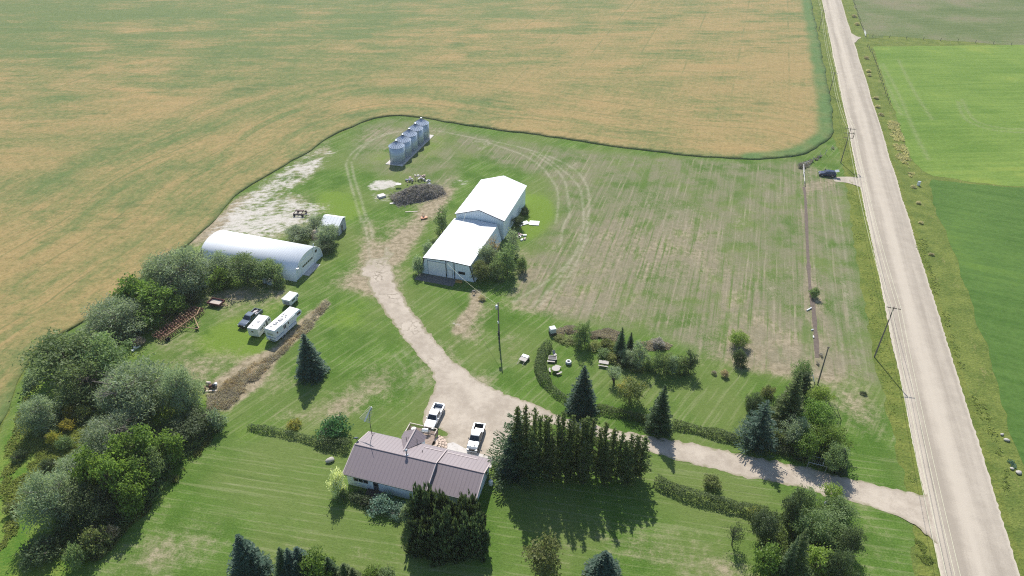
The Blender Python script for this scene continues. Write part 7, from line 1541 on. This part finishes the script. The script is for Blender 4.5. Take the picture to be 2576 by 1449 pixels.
# marker post with white guard
mp = G(2455*s*1.0, 1140*s); gq = G(2049, 972)
gd = empty('guard_post', (gq[0], gq[1], 0), 0, 'white topped guy wire guard beside the shorter wooden pole', 'guy guard')
mb = MB(); mb.tube((0, 0, 0), (-.25, .2, 1.0), .04); mb.tube((.35, -.1, 0), (-.25, .2, 1.0), .04); mb.build('stay', DARK_STEEL, gd); mb = MB(); mb.tube((-.25, .2, 1.0), (-.9, .8, 2.9), .09, n=8); mb.build('sleeve', WHITE_PAINT, gd)
# ---- fences
def posts(pts_world, h, r, label, group, m=None, name='fence_post'):
    me = MB().tube((0, 0, -.2), (0, 0, h), r, n=6).mesh(name)
    for i, p in enumerate(pts_world):
        o = link(name, me, m or WOOD_POLE, None, (p[0], p[1], 0)); o.rotation_euler = (random.uniform(-.06, .06), random.uniform(-.06, .06), 0); tag(o, label, 'fence post', group)
def along(pts, step):
    P = smooth_poly(GP(pts), .5, False); L = np.r_[0, np.cumsum(np.linalg.norm(np.diff(P, axis=0), axis=1))]; s_ = np.arange(0, L[-1], step)
    return np.c_[np.interp(s_, L, P[:, 0]), np.interp(s_, L, P[:, 1])]
posts(along([(2182, 118), (2197, 145), (2217, 207), (2238, 262)], 4.2), 1.4, .11, 'wooden fence post in the line beside the hay field and road ditch', 'posts of the hay field fence')
posts(along([(2146, 2), (2160, 45), (2172, 80)], 5.0), 1.4, .11, 'wooden fence post in the line between pasture and road', 'posts of the pasture roadside fence')
posts(along([(2195, 93), (2300, 99), (2420, 106), (2576, 116)], 7.5), 1.4, .11, 'wooden fence post in the line between pasture and hay field', 'posts of the pasture cross fence')
posts(along([(2027, 417), (2050, 404), (2070, 392), (2098, 374)], 4.2), 1.7, .08, 'weathered fence post in the short brushy fence by the dark blue car', 'posts of the short brushy fence', GREY_WOOD)
gt = empty('field_gate', (*G(2177, 92)[:2], 0), ROAD_DIR, 'pale metal field gate at the pasture corner by the road', 'gate')
mb = MB(); [mb.tube((0, 0, z), (7.5, 0, z), .05, n=6) for z in (.3, .65, 1.0, 1.35)]; [mb.tube((x, 0, .3), (x, 0, 1.35), .05, n=6) for x in (0, 3.75, 7.5)]; mb.build('bars', WHITE_PAINT, gt); mb = MB(); mb.tube((-.2, 0, -.2), (-.2, 0, 1.7), .1, n=8); mb.tube((7.7, 0, -.2), (7.7, 0, 1.7), .1, n=8); mb.build('gate_post', GREY_WOOD, gt)
gt2 = empty('field_gate', (*G(2185, 96)[:2], 0), R(-3), 'second gate panel standing at right angles to the pale metal gate', 'gate')
mb = MB(); [mb.tube((0, 0, z), (6.5, 0, z), .05, n=6) for z in (.3, .65, 1.0, 1.35)]; [mb.tube((x, 0, .3), (x, 0, 1.35), .05, n=6) for x in (0, 3.2, 6.5)]; mb.build('bars', GALV, gt2)
a = G(2019.5, 422); b = G(2022, 466)
gp_ = empty('rail_fence', (a[0], a[1], 0), math.atan2((b-a)[1], (b-a)[0]), 'bleached rail fence across the track by the dark blue car', 'fence'); Lr = float(np.linalg.norm((b-a)[:2]))
mb = MB(); mb.tube((0, 0, 1.2), (Lr*.5, .1, 1.0), .08); mb.tube((Lr*.45, 0, 1.0), (Lr, .1, .9), .09); mb.tube((0, 0, .5), (Lr*.5, 0, .5), .06); mb.build('rail', mat('bleached_rail', (0.6, 0.57, 0.53), 0.8, 0.1), gp_)
mb = MB(); [mb.tube((x, 0, -.2), (x, 0, h_), .09, n=7) for x, h_ in ((0, 1.6), (Lr*.48, 1.3), (Lr, 1.3))]; mb.build('fence_post', GREY_WOOD, gp_)
mb = MB(); mb.tube((0, 0, 1.5), (-.4, 1.6, 2.3), .07); mb.build('brace', mat('bleached_rail', (0.6, 0.57, 0.53)), gp_)
ux = G(2310, 466)
ub = empty('utility_pedestal', (ux[0], ux[1], 0), .2, 'white utility box standing in the ditch across the road', 'utility box')
mb = MB(); mb.b2((-.35, -.25, .0), (.35, .25, 1.1)); mb.build('cabinet', WHITE_PAINT, ub, bevel=.04); mb = MB(); mb.b2((-.4, -.3, 1.105), (.4, .3, 1.18)); mb.build('lid', GALV, ub)
for (u, v, L, rz, lab) in [(2035, 779, 1.6, .6, 'white plastic pipe piece lying on the trench line'), (2043, 831, .5, .2, 'small white scrap on the trench, farther one'), (2046, 849, .5, 1.4, 'small white scrap on the trench, nearer one')]:
    p = G(u, v); tag(MB().tube((p[0]-L/2*math.cos(rz), p[1]-L/2*math.sin(rz), .15), (p[0]+L/2*math.cos(rz), p[1]+L/2*math.sin(rz), .2), .14, n=8).build('plastic_pipe', WHITE_PAINT), lab, 'pipe')
# ---- metal frame by the driveway mouth (old swing frame)
fa = G(2029, 1178); fb = G(2074, 1190)
fr = empty('metal_frame', (fa[0], fa[1], 0), math.atan2((fb-fa)[1], (fb-fa)[0]), 'pale open metal frame standing by the driveway under the north thicket', 'metal frame'); Lf = float(np.linalg.norm((fb-fa)[:2]))
mb = MB()
for y in (0, 1.6):
    mb.tube((0, y, 0), (0, y, 1.5), .045, n=6); mb.tube((Lf, y, 0), (Lf, y, 1.5), .045, n=6); mb.tube((0, y, 1.5), (Lf, y, 1.5), .045, n=6)
for x in (0, Lf): mb.tube((x, 0, 1.5), (x, 1.6, 1.5), .045, n=6)
mb.tube((Lf, 1.6, 1.5), (Lf-.5, 1.2, 2.1), .045); mb.tube((Lf-.5, 1.2, 2.1), (Lf-.6, 0, 1.5), .045); mb.build('tube_frame', GALV, fr)
mb = MB(); [mb.tube((Lf*.25+.3*k, .8, 1.5), (Lf*.25+.3*k, .8, .6), .03, n=5) for k in range(6)]; mb.build('hanging_bars', GALV, fr)
# ---- garden things
tk_ = G(1390, 842); wt = empty('water_tank', (tk_[0], tk_[1]+.3, 0), .3, 'white cube water tank in a cage on dark blocks at the garden corner', 'tank')
mb = MB(); mb.b2((-.6, -.6, .5), (.6, .6, 1.65)); mb.build('tank', WHITE_PAINT, wt, bevel=.12)
mb = MB()
for k in range(6):
    t = -.6+.24*k
    for q_ in ((t, -.63), (t, .63), (-.63, t), (.63, t)): mb.tube((q_[0], q_[1], .45), (q_[0], q_[1], 1.6), .02, n=4)
mb.build('cage', GALV, wt); mb = MB(); mb.b2((-.65, -.65, 0), (.65, .65, .45)); mb.build('pallet', DECK_DARK, wt)
def picnic(name, u, v, rz, label):
    p = G(u, v); e = empty(name, (p[0], p[1], 0), rz, label, 'picnic table')
    mb = MB(); [mb.b2((-.95, -.38+.26*k, .72), (.95, -.14+.26*k, .77)) for k in range(3)]; mb.build('table_top', GREY_WOOD, e)
    for y in (-.85, .6): mb = MB(); mb.b2((-.95, y, .43), (.95, y+.26, .48)); mb.build('seat', GREY_WOOD, e)
    for x in (-.7, .7): mb = MB(); mb.tube((x, -.75, 0), (x, -.2, .72), .05, n=4); mb.tube((x, .75, 0), (x, .2, .72), .05, n=4); mb.tube((x, -.72, .4), (x, .72, .4), .05, n=4); mb.build('leg', GREY_WOOD, e)
    return e
picnic('picnic_table', 1518, 919, -.25, 'grey picnic table by the weeds in the middle of the garden')
tag(MB().tube((*G(1508, 909)[:2], .25), (*G(1525, 916)[:2], .9), .04, n=5).build('leaning_pole', GREY_WOOD), 'thin grey pole leaning on the garden picnic table', 'pole')
rt = G(1398, 934); rtb = empty('round_table', (rt[0], rt[1], 0), .4, 'round grey table with attached curved benches beside the hedge', 'table')
mb = MB(); mb.lathe([(.78, .7), (.8, .74), (.78, .77)], n=24); mb.build('table_top', GREY_WOOD, rtb)
mb = MB(); [mb.tube((.75*math.cos(a), .75*math.sin(a), 0), (.15*math.cos(a), .15*math.sin(a), .7), .05, n=5) for a in (0.3, 2.4, 4.5)]; mb.build('leg', DARK_STEEL, rtb)
for a0 in (.2, 2.3, 4.4):
    pts = [(1.05*math.cos(a0+k*.2), 1.05*math.sin(a0+k*.2)) for k in range(6)]+[(1.38*math.cos(a0+k*.2), 1.38*math.sin(a0+k*.2)) for k in range(5, -1, -1)]; mb = MB(); mb.prism(pts, 'z', .4, .45); mb.build('seat', GREY_WOOD, rtb)
tp = G(1430, 915); tr_ = empty('tyre_planter', (tp[0], tp[1], 0), 0, 'white painted tyre planter on the garden grass', 'planter')
mb = MB(); mb.torus((0, 0, .55), .42, .16, 'z', 22, 8); mb.build('tyre', WHITE_PAINT, tr_, True); mb = MB(); mb.torus((0, 0, .25), .42, .2, 'z', 22, 8); mb.build('lower_tyre', mat('grey_tyre', (0.3, 0.3, 0.31), 0.8), tr_, True); mb = MB(); mb.lathe([(.36, .3), (0, .4)], n=16); mb.build('soil', DARK_STEEL, tr_)
fp = G(1390, 905); fpt = empty('fire_pit', (fp[0], fp[1], 0), -.15, 'square dark fire box framed in pale metal beside the hedge', 'fire pit')
mb = MB(); mb.b2((-.75, -.5, .1), (.75, .5, .5)); mb.build('box', DARK_STEEL, fpt); mb = MB(); mb.b2((-.8, -.6, .5), (.8, -.5, .6)); mb.b2((-.8, .5, .5), (.8, .6, .6)); mb.b2((-.8, -.5, .5), (-.7, .5, .6)); mb.b2((.7, -.5, .5), (.8, .5, .6)); mb.build('rim', GREY_WOOD, fpt)
pb = G(1386, 912); bnch = empty('bench', (pb[0], pb[1], 0), -.1, 'pale low bench just below the fire box', 'bench'); mb = MB(); mb.b2((-.75, -.25, .3), (.75, .2, .38)); mb.build('seat', GREY_WOOD, bnch); mb = MB(); [mb.b2((x-.06, -.2, 0), (x+.06, .15, .3)) for x in (-.55, .55)]; mb.build('leg', GREY_WOOD, bnch)
cb_ = G(1396, 895); ch_ = empty('garden_chair', (cb_[0], cb_[1], 0), .5, 'pale garden chair tipped beside the fire box', 'chair'); mb = MB(); mb.b2((-.3, -.3, .35), (.3, .3, .4)); mb.build('seat', GREY_WOOD, ch_); mb = MB(); mb.slab((-.3, .3, .4), (.3, .3, .4), (.3, .6, 1.0), (-.3, .6, 1.0), .05); mb.build('backrest', GREY_WOOD, ch_); mb = MB(); [mb.b2((x-.03, y-.03, 0), (x+.03, y+.03, .35)) for x in (-.27, .27) for y in (-.27, .27)]; mb.build('leg', GREY_WOOD, ch_)
wb = G(1319, 905); wg = empty('garden_cart', (wb[0], wb[1], 0), -.5, 'small grey flat cart with white board on the grass by the yard pole', 'cart')
mb = MB(); mb.b2((-.75, -1.0, .45), (.75, .9, .55)); mb.build('deck', GREY_WOOD, wg); mb = MB(); mb.b2((-.7, .1, .56), (.6, .85, .66)); mb.build('board', WHITE_PAINT, wg); mb = MB(); [mb.tube((x, -1.0, .5), (x*.9, -1.9, .15), .04, n=5) for x in (-.6, .6)]; mb.build('handle', GREY_WOOD, wg)
for x in (-.85, .85): mb = MB(); mb.torus((0, 0, 0), .22, .08, 'x', 16, 6); o = mb.build('wheel', RUBBER, wg, True); o.location = (x, .2, .3)
rk = G(831, 1160); ro = empty('stone_trough', (rk[0], rk[1], 0), .5, 'pale rounded stone with dry grass on the lawn left of the house', 'stone')
mb = MB(); 
for i in range(1):
    vs = []; fs = []; n_, m_ = 14, 8
    for j in range(m_+1):
        for i2 in range(n_):
            ph = PI*j/m_-PI/2; t = 2*PI*i2/n_; q_ = 1+.12*math.sin(3*t+j); vs.append((.75*q_*math.cos(ph)*math.cos(t), .5*q_*math.cos(ph)*math.sin(t), .3+.38*math.sin(ph)))
    for j in range(m_):
        for i2 in range(n_): fs.append((j*n_+i2, j*n_+(i2+1) % n_, (j+1)*n_+(i2+1) % n_, (j+1)*n_+i2))
    mb.add(vs, fs)
mb.build('stone', mat('pale_stone', (0.42, 0.39, 0.34), 0.9, 0.25, 3.0), ro, True)
# barrels and scrap by the dead weeds
for k, (u, v, rz, tl, lab, m) in enumerate([(544, 968, .3, 1.2, 'rusty white drum lying among the dead weeds', WHITE_PAINT), (521, 966, 1.2, 1.35, 'smaller pale drum lying beside the rusty white one', PALE_WOOD), (538, 976, .8, 0.5, 'dark scrap drum at the front of the drum heap', DARK_STEEL), (527, 977, 2.0, 1.3, 'maroon scrap drum in the drum heap', RUST), (515, 977, .4, 1.4, 'rusty drum at the willow end of the drum heap', RUST)]):
    p = G(u, v); o = MB().lathe([(.0, 0), (.29, .0), (.29, .28), (.31, .3), (.29, .32), (.29, .58), (.31, .6), (.29, .62), (.29, .88), (0, .88)], n=16).build('oil_drum', m, None, True); o.location = (p[0], p[1], .32); o.rotation_euler = (tl, 0, rz); tag(o, lab, 'drum', 'drum heap')
p = G(533, 985); tag(MB().box((p[0], p[1], .2), (2.2, .25, .12), .1).build('scrap_board', PALE_WOOD), 'pale scrap board below the drum heap', 'board')
p = G(340, 878); sc_ = tag(MB().box((p[0], p[1], .3), (.5, .4, .5), .4).box((p[0]+.5, p[1]+.4, .2), (.9, .12, .3), 1.0).box((p[0]-.1, p[1]-.7, .2), (.4, .5, .3), .2).build('white_scrap', WHITE_PAINT), 'white scrap pieces by the willow roots near the cultivator', 'scrap')
# panels and junk beside the tall shed
WP = mat('white_board', (0.8, 0.8, 0.78), 0.6, 0.04)
for (u, v, a, b, rz, lab) in [(1320, 562, 2.2, 1.6, .5, 'white board lying on the grass nearest the tall shed'), (1344, 562, 2.6, 2.2, -.15, 'larger square white board on the bright grass'), (1311, 566, 1.6, .9, 1.0, 'small white board tucked under the dark bush')]:
    p = G(u, v); tag(MB().box((p[0], p[1], .12), (a, b, .12), rz).build('white_board', WP), lab, 'board', None)
for k in range(9):
    p = G(1312+rg.uniform(-7, 9), 597+rg.uniform(-8, 8)); tag(MB().box((p[0], p[1], .15), (rg.uniform(.3, .9), rg.uniform(.3, .7), .3), rg.uniform(0, 3)).build('scrap_piece', (WP, PALE_WOOD, mat('pinkish_scrap', (0.5, 0.38, 0.34), 0.8))[k % 3]), 'scrap piece in the junk beside the workshop bushes', 'scrap', 'junk beside the workshop bushes')
tr3 = G(1192, 739); tp3 = empty('sawhorse', (tr3[0], tr3[1], 0), 0, 'dark little stand at the edge of the workshop shadow', 'stand'); mb = MB(); mb.tube((-.4, 0, 0), (0, 0, .8), .05); mb.tube((.4, .1, 0), (0, 0, .8), .05); mb.tube((0, .4, 0), (0, 0, .8), .05); mb.b2((-.3, -.15, .78), (.3, .15, .9)); mb.build('frame', DARK_STEEL, tp3)
tr4 = G(1252, 840); tp4 = empty('ground_stake', (tr4[0], tr4[1], 0), 0, 'small dark stake with a cross piece in the lawn', 'stake'); mb = MB(); mb.tube((0, 0, 0), (.1, 0, .7), .05); mb.tube((-.3, 0, .5), (.4, .1, .6), .04); mb.build('stake', DARK_STEEL, tp4)
wh_ = G(2073, 1281); tag(MB().lathe([(0, 0), (.3, .02), (.36, .3), (.3, .55), (0, .6)], (wh_[0], wh_[1], 1.2), 12).build('white_pail', WHITE_PAINT, None, True), 'white pail hung in the south thicket', 'pail')

for k, (u, v, sz) in enumerate([(2532, 1108, .5), (2545, 1180, .35), (2562, 1190, .55), (2520, 1094, .35)]):
    p = G(u, v); vs = []; fs = []; n_, m_ = 10, 6
    for j in range(m_+1):
        for i2 in range(n_):
            ph = PI*j/m_-PI/2; t = 2*PI*i2/n_; q_ = 1+.2*math.sin(2*t+k+j); vs.append((p[0]+sz*q_*math.cos(ph)*math.cos(t), p[1]+sz*.7*q_*math.cos(ph)*math.sin(t), .15+sz*.4*math.sin(ph)))
    for j in range(m_):
        for i2 in range(n_): fs.append((j*n_+i2, j*n_+(i2+1) % n_, (j+1)*n_+(i2+1) % n_, (j+1)*n_+i2))
    tag(MB().add(vs, fs).build('field_stone', mat('pale_stone', (0.42, 0.39, 0.34), 0.9, 0.25, 3.0), None, True), 'pale stone lying in the weedy ditch across the road', 'stone', 'stones in the ditch')
# ---------------------------------------------------------------- camera, sun, sky, air
cd = bpy.data.cameras.new('camera'); cam = bpy.data.objects.new('camera', cd); COL.objects.link(cam)
cd.sensor_width = 36.0; cd.lens = F/2576*36.0; cd.clip_end = 9000; cd.clip_start = 0.5
cam.location = (0, 0, HC); cam.rotation_euler = (PI/2-PITCH, 0, 0)
SC.camera = cam
sunv = Vector((-0.09, 0.96, 1.0)).normalized()
ld_ = bpy.data.lights.new('sun', 'SUN'); ld_.energy = 5.0; ld_.angle = R(0.53); ld_.color = (1.0, 0.955, 0.88)
so = bpy.data.objects.new('sun', ld_); COL.objects.link(so); so.rotation_euler = sunv.to_track_quat('Z', 'Y').to_euler()
w = bpy.data.worlds.new('World'); SC.world = w; w.use_nodes = True; nt = w.node_tree
sk = nt.nodes.new('ShaderNodeTexSky'); sk.sky_type = 'NISHITA'; sk.sun_disc = False; sk.sun_elevation = math.asin(sunv.z); sk.sun_rotation = math.atan2(sunv.x, sunv.y); sk.altitude = 600; sk.air_density = 1.0; sk.dust_density = 0.8
nt.links.new(sk.outputs[0], nt.nodes['Background'].inputs[0]); nt.nodes['Background'].inputs[1].default_value = 0.135
HAZE = 0.00012
if HAZE:
    mb = MB(); mb.b2((-900, -300, -1.2), (900, 1100, HC+2)); o = mb.build('haze', None) if False else link('haze', mb.mesh('haze'))
    t = NT('haze'); v = t.n('ShaderNodeVolumePrincipled'); v.inputs['Color'].default_value = (0.92, 0.96, 1.0, 1); v.inputs['Density'].default_value = HAZE; v.inputs['Anisotropy'].default_value = 0.35
    t.t.links.new(v.outputs[0], t.out.inputs['Volume']); o.data.materials.append(t.m); o['kind'] = 'stuff'
SC.view_settings.view_transform = 'Standard'; SC.view_settings.look = 'None'; SC.view_settings.exposure = 0.28; SC.view_settings.gamma = 1.0
SC.cycles.use_denoising = False; SC.cycles.filter_width = 1.15; SC.cycles.max_bounces = 6; SC.cycles.volume_bounces = 1; SC.cycles.transparent_max_bounces = 8
